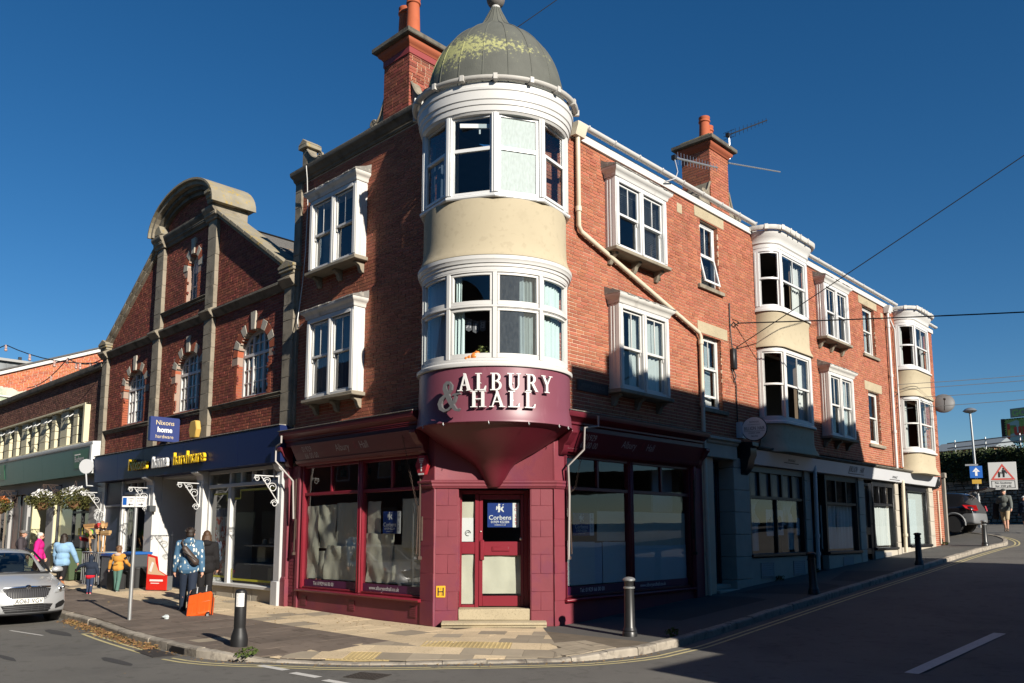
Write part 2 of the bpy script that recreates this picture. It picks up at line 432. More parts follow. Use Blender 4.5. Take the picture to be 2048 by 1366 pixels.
def ell_plan(r,e,a0,a1,n=24):return[(r*math.sin(a0+(a1-a0)*i/n),r*e*math.cos(a0+(a1-a0)*i/n))for i in range(n+1)]
# ---- lettering
_TXT={}
def text_mesh(s,extrude=0.0,bold=0.0,shear=0.0,align='LEFT',space=1.0):
 k=(s,extrude,bold,shear,align,space)
 if k in _TXT:return _TXT[k]
 c=bpy.data.curves.new('lettering','FONT');c.body=s;c.size=1.0;c.extrude=extrude;c.offset=bold;c.shear=shear
 c.align_x=align;c.space_character=space;c.resolution_u=4
 o=bpy.data.objects.new('lettering_tmp',c);COL.objects.link(o)
 dg=bpy.context.evaluated_depsgraph_get();dg.update()
 me=bpy.data.meshes.new_from_object(o.evaluated_get(dg))
 bpy.data.objects.remove(o);bpy.data.curves.remove(c)
 _TXT[k]=me
 return me
def text(s,F,u,d,z,h,mat,parent,name='lettering',w=1.0,extrude=0.0,bold=0.0,shear=0.0,align='LEFT',tilt=0.0,roll=0.0,mirror=False,space=1.0):
 """Flat or raised lettering on a facade: h is the height of a capital, w the widening."""
 src=text_mesh(s,extrude/(h/0.69),bold,shear,align,space)
 me=src.copy();me.name=name
 me.materials.clear();me.materials.append(mat)
 k=h/0.69
 sh=world_loc(parent)if parent is not None else Vector((0,0,0))
 ct,st=math.cos(tilt),math.sin(tilt);cr,sr=math.cos(roll),math.sin(roll)
 for v in me.vertices:
  x,y,q=v.co.x*k*w*(-1 if mirror else 1),v.co.y*k,v.co.z*k
  x,y=x*cr-y*sr,x*sr+y*cr
  v.co=Vector(F(u+x,d+q*ct+y*st,z+y*ct-q*st))-sh
 me.update()
 o=bpy.data.objects.new(name,me);COL.objects.link(o)
 if parent is not None:o.parent=parent
 return o
# ---- brickwork
def inside(rects,u,z):
 for r in rects:
  if callable(r):
   if r(u,z):return True
  elif r[0]<u<r[1]and r[2]<z<r[3]:return True
 return False
def lay_bricks(u0,u1,z0,z1,holes=(),keep=None,seed=1,bl=0.215,bh=0.062,j=0.013):
 """Bricks of a wall as (u0, u1, z0, z1); holes are (u0, u1, z0, z1) boxes or tests; keep(z) limits a gable to (ua, ub)."""
 rg=random.Random(seed);out=[];row=0;z=z0
 rects=[h for h in holes if not callable(h)];tests=[h for h in holes if callable(h)]
 while z+bh<=z1+0.02:
  zt=min(z+bh,z1);zc=(z+zt)/2
  a,b=(u0,u1)if keep is None else keep(zc)
  spans=[(a,b)]
  for h in rects:
   if h[2]<zc<h[3]:
    ns=[]
    for s0,s1 in spans:
     if h[1]<=s0 or h[0]>=s1:ns.append((s0,s1));continue
     if h[0]>s0:ns.append((s0,h[0]))
     if h[1]<s1:ns.append((h[1],s1))
    spans=ns
  u=u0-(bl+j)*(0.5 if row%2 else 0.0)-rg.random()*0.05
  k=row
  while u<u1:
   l=0.1025 if(rg.random()<0.22)else bl
   for s0,s1 in spans:
    x0,x1=max(u,s0),min(u+l,s1)
    if x1-x0>0.03:
     if tests and any(t((x0+x1)/2,zc)for t in tests):continue
     out.append((x0,x1,z,zt))
   u+=l+j
  z+=bh+j;row+=1
 return out
def brick_mesh(l,h,mat,dep=0.05):
 m=MB();e=0.004
 vs=[(0,0,0),(l,0,0),(l,0,h),(0,0,h)]
 m.add([(e,-dep,e),(l-e,-dep,e),(l-e,-dep,h-e),(e,-dep,h-e),(0,-dep+e,0),(l,-dep+e,0),(l,-dep+e,h),(0,-dep+e,h),(0,0,0),(l,0,0),(l,0,h),(0,0,h)],[(0,1,2,3),(4,5,1,0),(5,6,2,1),(6,7,3,2),(7,4,0,3),(8,9,5,4),(9,10,6,5),(10,11,7,6),(11,8,4,7)])
 return m.mesh('brick',mat,recalc=False,smooth=0)
def brick_wall(F,bricks,mat,parent,d=0.0,single=0,seed=3,near=CAMPOS):
 """single: how many whole bricks, nearest the viewer first, become objects of their own; the rest is one mesh."""
 rg=random.Random(seed)
 off=world_loc(parent)
 whole=[b for b in bricks if abs((b[1]-b[0])-0.215)<1e-4]
 whole.sort(key=lambda b:(Vector(F((b[0]+b[1])/2,d,b[2]))-near).length)
 solo=whole[:single];solo_set=set(solo)
 if solo:
  me=brick_mesh(0.215,0.062,mat)
  for b in solo:
   o=bpy.data.objects.new('brick',me);COL.objects.link(o);o.parent=parent
   o.location=Vector(F(b[0],d-0.05+rg.uniform(-0.002,0.003),b[2]))-off
   o.rotation_euler=(0,0,F.a)
 m=MB()
 for b in bricks:
  if b in solo_set:continue
  dd=d+rg.uniform(-0.002,0.003)
  u0,u1,z0,z1=b
  P=[F(u0,dd-0.04,z0),F(u1,dd-0.04,z0),F(u1,dd-0.04,z1),F(u0,dd-0.04,z1),F(u0,dd,z0),F(u1,dd,z0),F(u1,dd,z1),F(u0,dd,z1)]
  m.add(P,[(4,5,6,7),(0,1,5,4),(1,2,6,5),(2,3,7,6),(3,0,4,7)])
 m.build('brickwork',mat,parent,recalc=False,smooth=0,kind='stuff')
def wall_panel(F,u0,u1,z0,z1,holes,d0,d1,mat,parent,name='wall',mb=None):
 us=sorted({u0,u1,*[x for h in holes for x in h[:2]if u0<x<u1]});zs=sorted({z0,z1,*[x for h in holes for x in h[2:]if z0<x<z1]})
 m=mb or MB()
 for a,b in zip(us,us[1:]):
  run=None
  for c,e in zip(zs,zs[1:]):
   if inside(holes,(a+b)/2,(c+e)/2):
    if run:m.box(F,a,b,d0,d1,run[0],run[1]);run=None
   else:run=(run[0],e)if run else(c,e)
  if run:m.box(F,a,b,d0,d1,run[0],run[1])
 if mb is None:return m.build(name,mat,parent)
 return m
def zr(y):
 """height of the pavement along the side street"""
 if y<1.9:return 0.0
 if y<26.5:return 0.053*(y-1.9)
 if y<29.7:return 1.304+(y-26.5)*0.13
 return min(1.72+(y-29.7)*0.06,2.6)
def gl(x,y):
 """rise of the front pavement to the left and towards the shops"""
 if y>2:return 0.0
 t=min(1.0,max(0.0,(y+4.1)/3.9));return 0.018*min(60.0,max(0.0,-x-3.5))*(0.2+0.8*t*t)
# ================================================================== CORNER BUILDING
corner=thing('corner_building','three storey red brick corner building with domed round turret over a maroon shop doorway','building',(0,0,0))
def curtain(mb,F,u0,u1,d,z0,z1,waves=5,amp=0.025,gather=0.0,seed=0):
 n=max(6,int(waves*6));rg=random.Random(seed);ph=rg.random()*6
 k=5;vs=[]
 for i in range(k+1):
  t=i/k
  for j in range(n+1):
   s=j/n
   u=u0+(u1-u0)*s
   if gather:u=u0+(u1-u0)*s*(1-gather*math.sin(math.pi*min(1,t*1.2))*0.6)
   vs.append(F(u,d+amp*math.sin(s*waves*2*math.pi+ph+0.3*math.sin(t*3))+amp*0.4*math.sin(s*waves*4.7+ph),z1-(z1-z0)*t))
 fs=[(i*(n+1)+j,i*(n+1)+j+1,(i+1)*(n+1)+j+1,(i+1)*(n+1)+j)for i in range(k)for j in range(n)]
 return mb.add(vs,fs)
def bracket_prof(F,mb,u0,u1,z,h=0.2,dep=0.2):
 P=[(0,z),(dep,z),(dep,z-0.04),(dep*0.8,z-0.07),(dep*0.62,z-0.085),(dep*0.5,z-0.12),(dep*0.42,z-h*0.75),(dep*0.22,z-h),(0,z-h)]
 mb.prism(F,P,u0,u1)
def sash_bars(mb,F,u0,u1,z0,z1,d,bars=0,w=0.045,t=0.04,bw=0.02):
 mb.box(F,u0,u0+w,d-t,d,z0,z1);mb.box(F,u1-w,u1,d-t,d,z0,z1)
 mb.box(F,u0+w,u1-w,d-t,d,z0,z0+w*1.15);mb.box(F,u0+w,u1-w,d-t,d,z1-w,z1)
 for i in range(bars):
  c=u0+(u1-u0)*(i+1)/(bars+1)
  mb.box(F,c-bw/2,c+bw/2,d-t*0.8,d-0.004,z0+w*1.15,z1-w)
def pane(F,u0,u1,z0,z1,d,parent,mat=None,t=0.006):
 m=MB();m.box(F,u0,u1,d-t,d,z0,z1)
 return m.build('pane',mat or glass,parent,smooth=0)
def box_window(F,u0,u1,z0,z1,parent,proj=0.28,curt=None,upvc=False,hood='lead',zsplit=0.5,seed=0,wornhood=True):
 wm=white_upvc if upvc else white_paint
 m=MB()
 m.box(F,u0,u0+0.05,-0.08,proj-0.10,z0,z1);m.box(F,u1-0.05,u1,-0.08,proj-0.10,z0,z1)
 m.box(F,u0+0.055,u1-0.055,-0.08,proj-0.02,z1-0.10,z1-0.002)
 for a,b in((u0-0.003,u0+0.13),(u1-0.13,u1+0.003)):
  m.box(F,a,b,proj-0.10,proj,z0,z1);m.box(F,a+0.02,b-0.02,proj,proj+0.018,z0+0.05,z1-0.08)
 for u in(u0,u1):
  s=-1 if u==u0 else 1
  for q in(0.05,0.12):m.box(F,u,u+s*0.012,q,q+0.035,z0+0.02,z1-0.05)
 c=(u0+u1)/2
 m.box(F,c-0.075,c+0.075,proj-0.10,proj-0.002,z0,z1-0.1);m.box(F,c-0.03,c+0.03,proj-0.002,proj+0.016,z0+0.03,z1-0.1)
 m.box(F,u0+0.13,u1-0.13,proj-0.10,proj+0.01,z1-0.10,z1-0.003)
 m.box(F,u0+0.13,u1-0.13,proj-0.10,proj-0.006,z0,z0+0.07)
 win=m.build('window',wm,parent,bevel=0.006)
 zm=z0+(z1-z0)*zsplit
 for a,b in((u0+0.13,c-0.075),(c+0.075,u1-0.13)):
  s=MB();sash_bars(s,F,a+0.004,b-0.004,zm-0.03,z1-0.105,proj-0.045,1)
  s.build('upper_sash',wm,win,bevel=0.004)
  s=MB();sash_bars(s,F,a+0.004,b-0.004,z0+0.072,zm+0.02,proj-0.088,0,0.05)
  for q in(a+0.025,b-0.045):s.box(F,q,q+0.022,proj-0.088,proj-0.05,zm-0.11,zm-0.035)
  s.build('lower_sash',wm,win,bevel=0.004)
  pane(F,a+0.04,b-0.04,zm,z1-0.14,proj-0.062,win)
  pane(F,a+0.04,b-0.04,z0+0.11,zm,proj-0.105,win)
 m=MB();m.prism(F,[(-0.05,z0),(proj+0.06,z0-0.002),(proj+0.06,z0-0.075),(proj+0.03,z0-0.085),(-0.05,z0-0.085)],u0-0.07,u1+0.07)
 m.build('sill',stone_grey,win,bevel=0.01)
 for cc in(u0+0.1,c,u1-0.1):
  m=MB();bracket_prof(F,m,cc-0.055,cc+0.055,z0-0.085,0.24,0.22)
  m.build('bracket',stone_grey,win,bevel=0.006)
 m=MB();prof=[(0,0.0),(0.02,0.0),(0.035,0.03),(0.04,0.07),(0.07,0.10),(0.11,0.13),(0.12,0.17),(0.12,0.19)]
 P=[(u0,0),(u0,proj),(u1,proj),(u1,0)]
 def ring(off,z):return[F(u0-off,-0.02,z),F(u0-off,proj+off,z),F(u1+off,proj+off,z),F(u1+off,-0.02,z)]
 vs=[];fs=[]
 for o_,z_ in prof:vs+=ring(o_,z1+z_)
 for i in range(len(prof)-1):
  for j in range(3):fs.append((i*4+j,i*4+j+1,i*4+5+j,i*4+4+j))
 fs.append(tuple(range((len(prof)-1)*4,len(prof)*4)));fs.append((0,3,2,1))
 m.add(vs,fs);m.build('hood',white_dirty if not upvc else white_paint,win,smooth=40)
 m=MB();rg=random.Random(seed);n=16;top=z1+0.19
 for i in range(n):
  a=u0-0.13+(u1-u0+0.26)*i/n;b=u0-0.13+(u1-u0+0.26)*(i+1)/n
  h=rg.uniform(0.02,0.06);o_=rg.uniform(0.0,0.02)
  m.prism(F,[(-0.02,top+0.16+h),(proj*0.5,top+0.08+h*0.8),(proj+0.11+o_,top+0.012+rg.uniform(0,0.012)),(proj+0.12+o_,top-0.012),(-0.02,top+0.002)],a,b-0.002)
 m.build('lead_lid',lead,win,smooth=25)
 if curt:
  cm=MB()
  for(a,b,w,da)in curt[1]:curtain(cm,F,u0+(u1-u0)*a,u0+(u1-u0)*b,proj-0.17+da,z0+0.05,z1-0.12,w,0.018,0,seed)
  cm.build('curtain',curt[0],win,smooth=60)
 return win
def blinds(F,u0,u1,z0,z1,d,parent,mat,step=0.042):
 m=MB();z=z1
 while z>z0:m.prism(F,[(d,z),(d+0.022,z-0.012),(d+0.021,z-0.015),(d-0.001,z-0.003)],u0,u1);z-=step
 m.build('blind',mat,parent,smooth=0)
def flush_window(F,u0,u1,z0,z1,parent,rec=0.11,kind='sash',upvc=False,curt=None,ajar=0.0,bars=0,zs=0.5):
 wm=white_upvc if upvc else white_paint
 m=MB()
 m.box(F,u0,u0+0.06,-rec-0.08,-rec,z0,z1);m.box(F,u1-0.06,u1,-rec-0.08,-rec,z0,z1)
 m.box(F,u0+0.06,u1-0.06,-rec-0.08,-rec,z1-0.07,z1);m.box(F,u0+0.06,u1-0.06,-rec-0.08,-rec+0.03,z0,z0+0.07)
 win=m.build('window',wm,parent,bevel=0.006)
 zm=z0+(z1-z0)*zs
 s=MB();sash_bars(s,F,u0+0.062,u1-0.062,zm-0.02,z1-0.072,-rec-0.01,bars);s.build('upper_sash',wm,win,bevel=0.004)
 pane(F,u0+0.1,u1-0.1,zm,z1-0.1,-rec-0.03,win)
 s=MB()
 if ajar:
  n=2;up=zm-0.02;lo=z0+0.075
  def FF(u,d,z):t=(up-z)/(up-lo);return F(u,d+ajar*t,z)
  sash_bars(s,FF,u0+0.06,u1-0.06,lo,up,-rec+0.03,0,0.055);s.build('lower_sash',wm,win,bevel=0.004)
  p=MB();p.box(FF,u0+0.1,u1-0.1,-rec+0.004,-rec+0.01,lo+0.05,up-0.04);p.build('pane',glass,win,smooth=0)
 else:
  lift=0.22 if kind=='lifted' else 0.0
  sash_bars(s,F,u0+0.062,u1-0.062,z0+0.072+lift,zm+0.025+lift*0.3,-rec-0.045,0,0.05);s.build('lower_sash',wm,win,bevel=0.004)
  pane(F,u0+0.1,u1-0.1,z0+0.11+lift,zm+lift*0.2,-rec-0.065,win)
 if curt:
  cm=MB()
  for(a,b,w)in curt[1]:curtain(cm,F,u0+(u1-u0)*a,u0+(u1-u0)*b,-rec-0.16,z0+0.05,z1-0.05,w,0.015)
  cm.build('curtain',curt[0],win,smooth=60)
 return win
# ---------- openings in the two brick facades
Lholes=[(-5.66,-3.96,7.5,9.3),(-5.63,-3.93,4.58,6.5)]
Rholes=[(3.38,5.12,7.6,9.25),(3.40,5.12,4.66,6.45),(7.13,7.99,7.72,9.38),(7.12,7.98,4.68,6.47),(9.90,12.55,7.55,9.75),(9.92,12.55,4.55,6.55),(13.85,15.62,7.6,9.3),(13.9,15.68,4.58,6.5),(17.62,18.72,7.72,9.38),(17.74,18.76,4.66,6.43),(20.75,23.3,7.6,9.75),(20.8,23.35,4.6,6.55)]
ZB=3.98
wm_=MB()
wall_panel(FL,-6.72,-1.25,ZB,10.1,Lholes,-0.24,-0.009,None,None,mb=wm_)
wall_panel(FR,1.25,25.05,ZB,9.72,Rholes,-0.24,-0.009,None,None,mb=wm_)
wm_.build('wall',mortar,corner,smooth=0)
m=MB()
m.box(FR,24.81,25.04,-6.7,-0.24,-0.3,9.72);m.box(FL,-6.72,-6.5,-25,-0.25,-0.3,9.9);m.box(FR,0.5,24.8,-6.7,-6.45,-0.3,9.7)
m.build('rear_wall',brick_red,corner,smooth=0)
m=MB()
m.box(FR,6.5,24.8,-6.45,-0.25,9.6,9.7);m.box(FR,0.26,6.5,-6.45,-1.6,9.6,9.7);m.box(FR,1.7,6.5,-1.6,-0.25,9.6,9.7)
m.prism(FR,[(-0.25,9.72),(-3.4,11.2),(-6.7,9.72)],6.6,25.0)
m.build('roof',slate,corner,smooth=0)
m=MB()
for z in(3.55,6.9):m.box(FR,0.3,24.8,-6.45,-0.25,z,z+0.25)
m.build('upper_floor',room_floor,corner,smooth=0)
m=MB()
m.box(FL,-6.5,-2.2,-3.2,-3.1,0.0,9.6);m.box(FR,3.2,24.8,-3.2,-3.1,0.0,9.6)
for y in(6.9,9.5,13.3,16.9,20.4):m.box(FR,y,y+0.1,-3.1,-0.25,0.0,9.6)
m.build('partition_wall',room_dark,corner,smooth=0)
m=MB()
m.plate([(-6.5,0.3),(-1.75,0.3),(-0.3,1.75),(-0.3,24.8),(-6.5,24.8)],-0.3,lambda x,y:0.1+max(0,0.053*(y-3)))
m.build('ground_floor',room_floor,corner,smooth=0)
def pier_l(u,z):return False
bl=lay_bricks(-6.5,-1.2,ZB,9.98,Lholes,seed=11)
br=lay_bricks(1.2,25.04,ZB,9.66,Rholes,seed=12)
NEAR_L=sorted(bl,key=lambda b:(Vector(FL(b[0],0,b[2]))-CAMPOS).length)
brick_wall(FL,bl,brick_red,corner,0.0,110,5)
brick_wall(FR,br,brick_red,corner,0.0,190,6)
brick_wall(Frame(R_(180),(0,25.04,0)),[b for b in lay_bricks(0.0,1.2,0.9,9.7,seed=4)],brick_red,corner,0.0,0)
# ---------- windows
box_window(FL,-5.71,-3.91,7.53,9.20,corner,upvc=False,seed=1,zsplit=0.5)
w=box_window(FL,-5.68,-3.89,4.61,6.42,corner,seed=2,zsplit=0.52,curt=(curtain_dark,[(0.52,0.93,6,0.0)]))
cm=MB();curtain(cm,FL,-5.45,-4.95,0.10,4.7,5.6,4,0.03);cm.build('curtain',M('curtain_mauve',(0.33,0.27,0.26),0.9),w,smooth=60)
w=box_window(FR,3.28,5.20,7.60,9.14,corner,upvc=True,seed=3)
blinds(FR,3.42,5.06,8.4,9.0,0.09,w,blind_m);blinds(FR,4.35,5.06,7.75,8.4,0.09,w,blind_m)
box_window(FR,3.34,5.18,4.61,6.41,corner,seed=4,curt=(curtain_white,[(0.08,0.2,2,0),(0.28,0.46,3,0),(0.56,0.94,5,0.02)]))
box_window(FR,13.82,15.67,7.57,9.24,corner,upvc=True,seed=5)
box_window(FR,13.84,15.73,4.55,6.49,corner,seed=6,curt=(curtain_white,[(0.08,0.25,2,0),(0.56,0.9,4,0.02)]))
w=flush_window(FR,7.13,7.99,7.72,9.38,corner,upvc=True,ajar=0.16,bars=1,zs=0.5);blinds(FR,7.22,7.9,7.85,9.3,-0.27,w,blind_m)
lace=M('lace',(0.42,0.45,0.45),0.9,0.1,var=0.4,vscale=22)
flush_window(FR,7.12,7.98,4.68,6.47,corner,kind='lifted',bars=1,zs=0.55,curt=(lace,[(0.08,0.92,1)]))
flush_window(FR,17.62,18.72,7.72,9.38,corner,curt=(curtain_white,[(0.06,0.3,3),(0.75,0.92,2)]))
flush_window(FR,17.74,18.76,4.66,6.43,corner,curt=(curtain_white,[(0.06,0.4,3)]))
for(a,b,c,d)in((6.88,8.30,9.40,9.66),(6.88,8.30,6.48,6.77),(17.31,18.97,9.39,9.655),(17.46,19.02,6.44,6.74)):
 m=MB();m.box(FR,a,b,-0.12,0.012,c,d);m.build('lintel',stone_cream,corner,bevel=0.008)
for(a,b,z)in((6.94,8.14,7.69),(6.94,8.14,4.66),(17.46,18.88,7.68),(17.55,18.95,4.62)):
 m=MB();m.box(FR,a,b,-0.12,0.075,z-0.1,z);m.build('sill',stone_grey,corner,bevel=0.01)
for(u,z)in((6.1,9.25),(19.35,9.2)):
 m=MB();m.box(FR,u,u+0.22,-0.04,0.008,z,z+0.24);m.build('stone_block',stone_cream,corner,bevel=0.006)
# ---------- two curved bays on the side street
def street_bay(y0,y1,parent,seed,curtm,cs1,cs2):
 w=0.46;D=0.52
 n=10
 plan=[(y0+0.02+w*(1-math.cos(a)),D*math.sin(a))for a in[math.pi/2*i/n for i in range(n+1)]]+[(y1-0.02-w*(1-math.cos(a)),D*math.sin(a))for a in[math.pi/2*(n-i)/n for i in range(n+1)]]
 L=plan_len(plan);s0=plan_len(plan[:n+1]);s1=L-s0
 m=MB()
 sweep(m,FR,plan,[(-0.06,7.55),(0.02,7.55),(0.02,7.48),(0.0,7.44),(0.0,6.85),(0.03,6.72),(0.08,6.62),(0.08,6.58),(-0.06,6.58)])
 body=m.build('bay',cream_render,parent,smooth=50)
 m=MB();sweep(m,FR,plan,[(-0.06,4.52),(0.0,4.52),(0.0,4.1),(0.04,3.95),(0.12,3.82),(0.12,3.78),(-0.3,3.78)])
 m.build('bay_foot',cream_render,body,smooth=50)
 m=MB()
 sweep(m,FR,plan,[(0.0,7.56),(0.07,7.55),(0.07,7.60),(0.02,7.63),(-0.06,7.63)]);sweep(m,FR,plan,[(0.0,4.53),(0.08,4.53),(0.08,4.58),(0.03,4.62),(-0.06,4.62)])
 m.build('sill',white_paint,body,smooth=40)
 m=MB();sweep(m,FR,plan,[(-0.05,9.30),(0.03,9.30),(0.03,9.40),(0.06,9.43),(0.06,9.52),(0.10,9.58),(0.14,9.66),(0.16,9.70),(0.16,9.74),(-0.5,9.76)])
 m.build('bay_cornice',white_paint,body,smooth=40)
 m=MB();sweep(m,FR,plan,[(0.16,9.75),(0.24,9.75),(0.27,9.80),(0.27,9.86),(0.24,9.86),(0.21,9.80),(0.16,9.80)])
 for i in(0,2,4,6,8,10,13,18):arcbox(m,FR,subplan(plan,max(0.0,L*i/20),max(0.0,L*i/20)+0.05),0.15,0.285,9.74,9.875)
 m.build('bay_gutter',white_dirty,body,smooth=40)
 for(za,zb,cs,k)in((7.63,9.30,cs1,1),(4.62,6.55,cs2,2)):
  wm=white_upvc if k==1 else white_paint
  m=MB()
  arcbox(m,FR,plan,-0.07,0.02,zb-0.09,zb);arcbox(m,FR,plan,-0.07,0.02,za,za+0.07)
  for a,b in((0.0,0.13),(s0-0.07,s0+0.07),(s1-0.07,s1+0.09),(L-0.13,L)):arcbox(m,FR,subplan(plan,a,b),-0.07,0.03,za+0.07,zb-0.09)
  arcbox(m,FR,subplan(plan,0.02,0.06),0.03,0.05,za+0.07,zb-0.09)
  win=m.build('window',wm,body,smooth=40)
  zm=za+(zb-za)*0.5
  m=MB();p=MB();g=MB()
  for a,b,bars in((0.13,s0-0.07,0),(s0+0.07,s1-0.07,1),(s1+0.09,L-0.13,0)):
   for z0_,z1_,o_ in((za+0.07,zm+0.02,-0.035),(zm-0.02,zb-0.09,-0.005)):
    sp=subplan(plan,a,b)
    arcbox(m,FR,sp,o_-0.035,o_,z0_,z0_+0.05);arcbox(m,FR,sp,o_-0.035,o_,z1_-0.045,z1_)
    arcbox(m,FR,subplan(plan,a,a+0.04),o_-0.035,o_,z0_+0.05,z1_-0.045);arcbox(m,FR,subplan(plan,b-0.04,b),o_-0.035,o_,z0_+0.05,z1_-0.045)
    if bars and(z0_>za+0.5 or k==1 and seed==2):c_=(a+b)/2;arcbox(m,FR,subplan(plan,c_-0.012,c_+0.012),o_-0.03,o_,z0_+0.05,z1_-0.045)
    sweep(p,FR,subplan(plan,a+0.03,b-0.03),[(o_-0.02,z0_+0.03),(o_-0.02,z1_-0.03)])
  m.build('sash',wm,win if win.parent is None else body,smooth=40)
  p.build('pane',glass,body,smooth=60)
  c_=MB()
  for a,b,wv in cs:
   sp=subplan(plan,max(0.1,L*a),min(L-0.1,L*b));u0_,u1_=sp[0][0],sp[-1][0]
   curtain(c_,FR,u0_,u1_,min(sp[0][1],sp[-1][1])-0.16,za+0.05,zb-0.05,wv,0.03,0,seed)
  c_.build('curtain',curtm,body,smooth=60)
 return body
street_bay(9.88,12.42,corner,1,curtain_white,[(0.33,0.4,2),(0.55,0.78,5)],[(0.28,0.36,2),(0.6,0.8,4)])
street_bay(20.72,23.15,corner,2,curtain_white,[(0.1,0.2,3),(0.28,0.4,3),(0.7,0.8,3)],[(0.08,0.3,6),(0.33,0.4,2),(0.8,0.9,3)])
# ---------- left parapet: stone cornice, pier, scrolls
m=MB();m.prism(FL,[(-0.24,10.0),(0.03,10.0),(0.05,10.05),(0.09,10.07),(0.12,10.13),(0.19,10.17),(0.21,10.22),(0.21,10.27),(0.10,10.34),(-0.24,10.36)],-6.80,-1.55)
m.build('cornice',stone_dark,corner,bevel=0.008)
rg=random.Random(3)
z=4.15
while z<9.9:
 h=rg.uniform(0.34,0.42);z2=min(z+h,9.99)
 m=MB();m.box(FL,-6.76+rg.uniform(-.006,.006),-6.49,-0.1,0.055+rg.uniform(-.006,.006),z+0.004,z2);m.build('quoin_stone',stone_grey,corner,bevel=0.008);z=z2
m=MB();m.box(FL,-6.66,-6.44,-0.3,-0.04,10.36,10.90);m.build('parapet_pier',stone_grey,corner,bevel=0.012)
m=MB();m.box(FL,-6.74,-6.36,-0.38,0.04,10.90,10.99);m.slab(FL,[(-6.74,10.99),(-6.36,10.99),(-6.36,11.01),(-6.55,11.14),(-6.74,11.01)],-0.38,0.04);m.build('pier_cap',stone_lichen,corner,bevel=0.015)
def scroll(F,u,z,w,h,d0,d1,flip=1,name='scroll',hole=True):
 """an S-shaped stone console: rises against an upright at u, runs out to u + w*flip"""
 m=MB()
 pts=[]
 for i in range(15):
  t=i/14
  pts.append((u+flip*w*t,z+h*(1-t)**1.6*(0.92+0.08*math.cos(t*9))+0.10*(1-t)*t+0.09*h/0.5*(t>0.6)*math.sin((t-0.6)/0.4*math.pi)))
 poly=[(u,z)]+pts+[(u+flip*w,z)]
 m.slab(F,poly,d0,d1-0.03)
 o=m.build(name,stone_grey,corner,bevel=0.008)
 b=MB()
 b.tube([F(p[0],d1-0.02,p[1]-0.015)for p in pts],0.032,6)
 cx,cz,r0=u+flip*w*0.78,z+h*0.24,min(w,h)*0.22
 b.tube([F(cx+flip*r0*(1-i/20*0.6)*math.cos(i*0.55),d1-0.02,cz+r0*(1-i/20*0.6)*math.sin(i*0.55))for i in range(20)],0.028,6)
 b.build('volute',stone_grey,o,smooth=50)
 return o
scroll(FL,-6.44,10.36,0.72,0.50,-0.26,-0.02,1)
# ---------- chimneys
def chimney(F,u0,u1,d0,d1,zb,zt,parent,pots,dark=False,band=False,seed=1):
 m=MB();m.box(F,u0+0.009,u1-0.009,d0+0.009,d1-0.009,zb,zt)
 ch=m.build('chimney',mortar,parent,smooth=0)
 bk=lay_bricks(u0,u1,zb,zt,seed=seed);mm=MB()
 rg=random.Random(seed)
 def face(FF,span,dd):
  for b in lay_bricks(0,span,zb,zt,seed=seed+int(span*100)):
   e=dd+rg.uniform(-.002,.003)
   P=[FF(b[0],e-0.04,b[2]),FF(b[1],e-0.04,b[2]),FF(b[1],e-0.04,b[3]),FF(b[0],e-0.04,b[3]),FF(b[0],e,b[2]),FF(b[1],e,b[2]),FF(b[1],e,b[3]),FF(b[0],e,b[3])]
   mm.add(P,[(4,5,6,7),(0,1,5,4),(1,2,6,5),(2,3,7,6),(3,0,4,7)])
 face(Frame(F.a,F(u0,d1,0)),u1-u0,0.0)
 face(Frame(F.a+R_(90),F(u1,d1,0)),d1-d0,0.0)
 face(Frame(F.a-R_(90),F(u0,d0,0)),d1-d0,0.0)
 mm.build('brickwork',brick_brown if dark else brick_red,ch,recalc=False,smooth=0,kind='stuff')
 def rings(prof,mat,name):
  q=MB();vs=[];fs=[]
  for o_,z_ in prof:vs+=[F(u0-o_,d0-o_,z_),F(u1+o_,d0-o_,z_),F(u1+o_,d1+o_,z_),F(u0-o_,d1+o_,z_)]
  for i in range(len(prof)-1):
   for j in range(4):fs.append((i*4+j,i*4+(j+1)%4,i*4+4+(j+1)%4,i*4+4+j))
  fs+=[(3,2,1,0),tuple(range(len(prof)*4-4,len(prof)*4))]
  q.add(vs,fs);return q.build(name,mat,ch,bevel=0.006)
 if band:rings([(0.02,zt-0.02),(0.02,zt+0.12)],M('red_band',(0.25,0.035,0.035),0.6),'band')
 z=zt+(0.12 if band else 0)
 rings([(0.02,z),(0.03,z+0.02),(0.05,z+0.05),(0.09,z+0.08),(0.11,z+0.12),(0.11,z+0.18)],brick_rubbed,'corbel')
 rings([(0.18,z+0.18),(0.20,z+0.20),(0.20,z+0.29),(0.10,z+0.30)],stone_dark,'capping')
 rings([(0.05,z+0.31),(0.02,z+0.42),(-0.08,z+0.45)],M('flaunching',(0.17,0.155,0.11),0.95,0.15,var=0.4,vscale=9,col2=(0.24,0.20,0.06),c2scale=9,bump=0.8,bscale=30),'flaunching')
 for(pu,pd,hh)in pots:
  q=MB();c=F(pu,pd,z+0.40)
  q.lathe([(0.165,0),(0.155,0.05),(0.135,hh*0.7),(0.13,hh-0.16),(0.155,hh-0.14),(0.155,hh-0.10),(0.135,hh-0.08),(0.15,hh-0.03),(0.15,hh),(0.11,hh),(0.11,hh-0.3)],c,18)
  q.build('pot',terracotta,ch,smooth=50)
 return ch
chimney(FL,-3.40,-2.54,-0.78,0.0,10.33,11.66,corner,[(-2.75,-0.25,0.9),(-3.15,-0.35,0.9)],True,True,21)
scroll(FL,-3.40,10.36,0.50,0.62,-0.3,-0.02,-1);scroll(FL,-2.54,10.36,0.62,0.66,-0.28,-0.04,1)
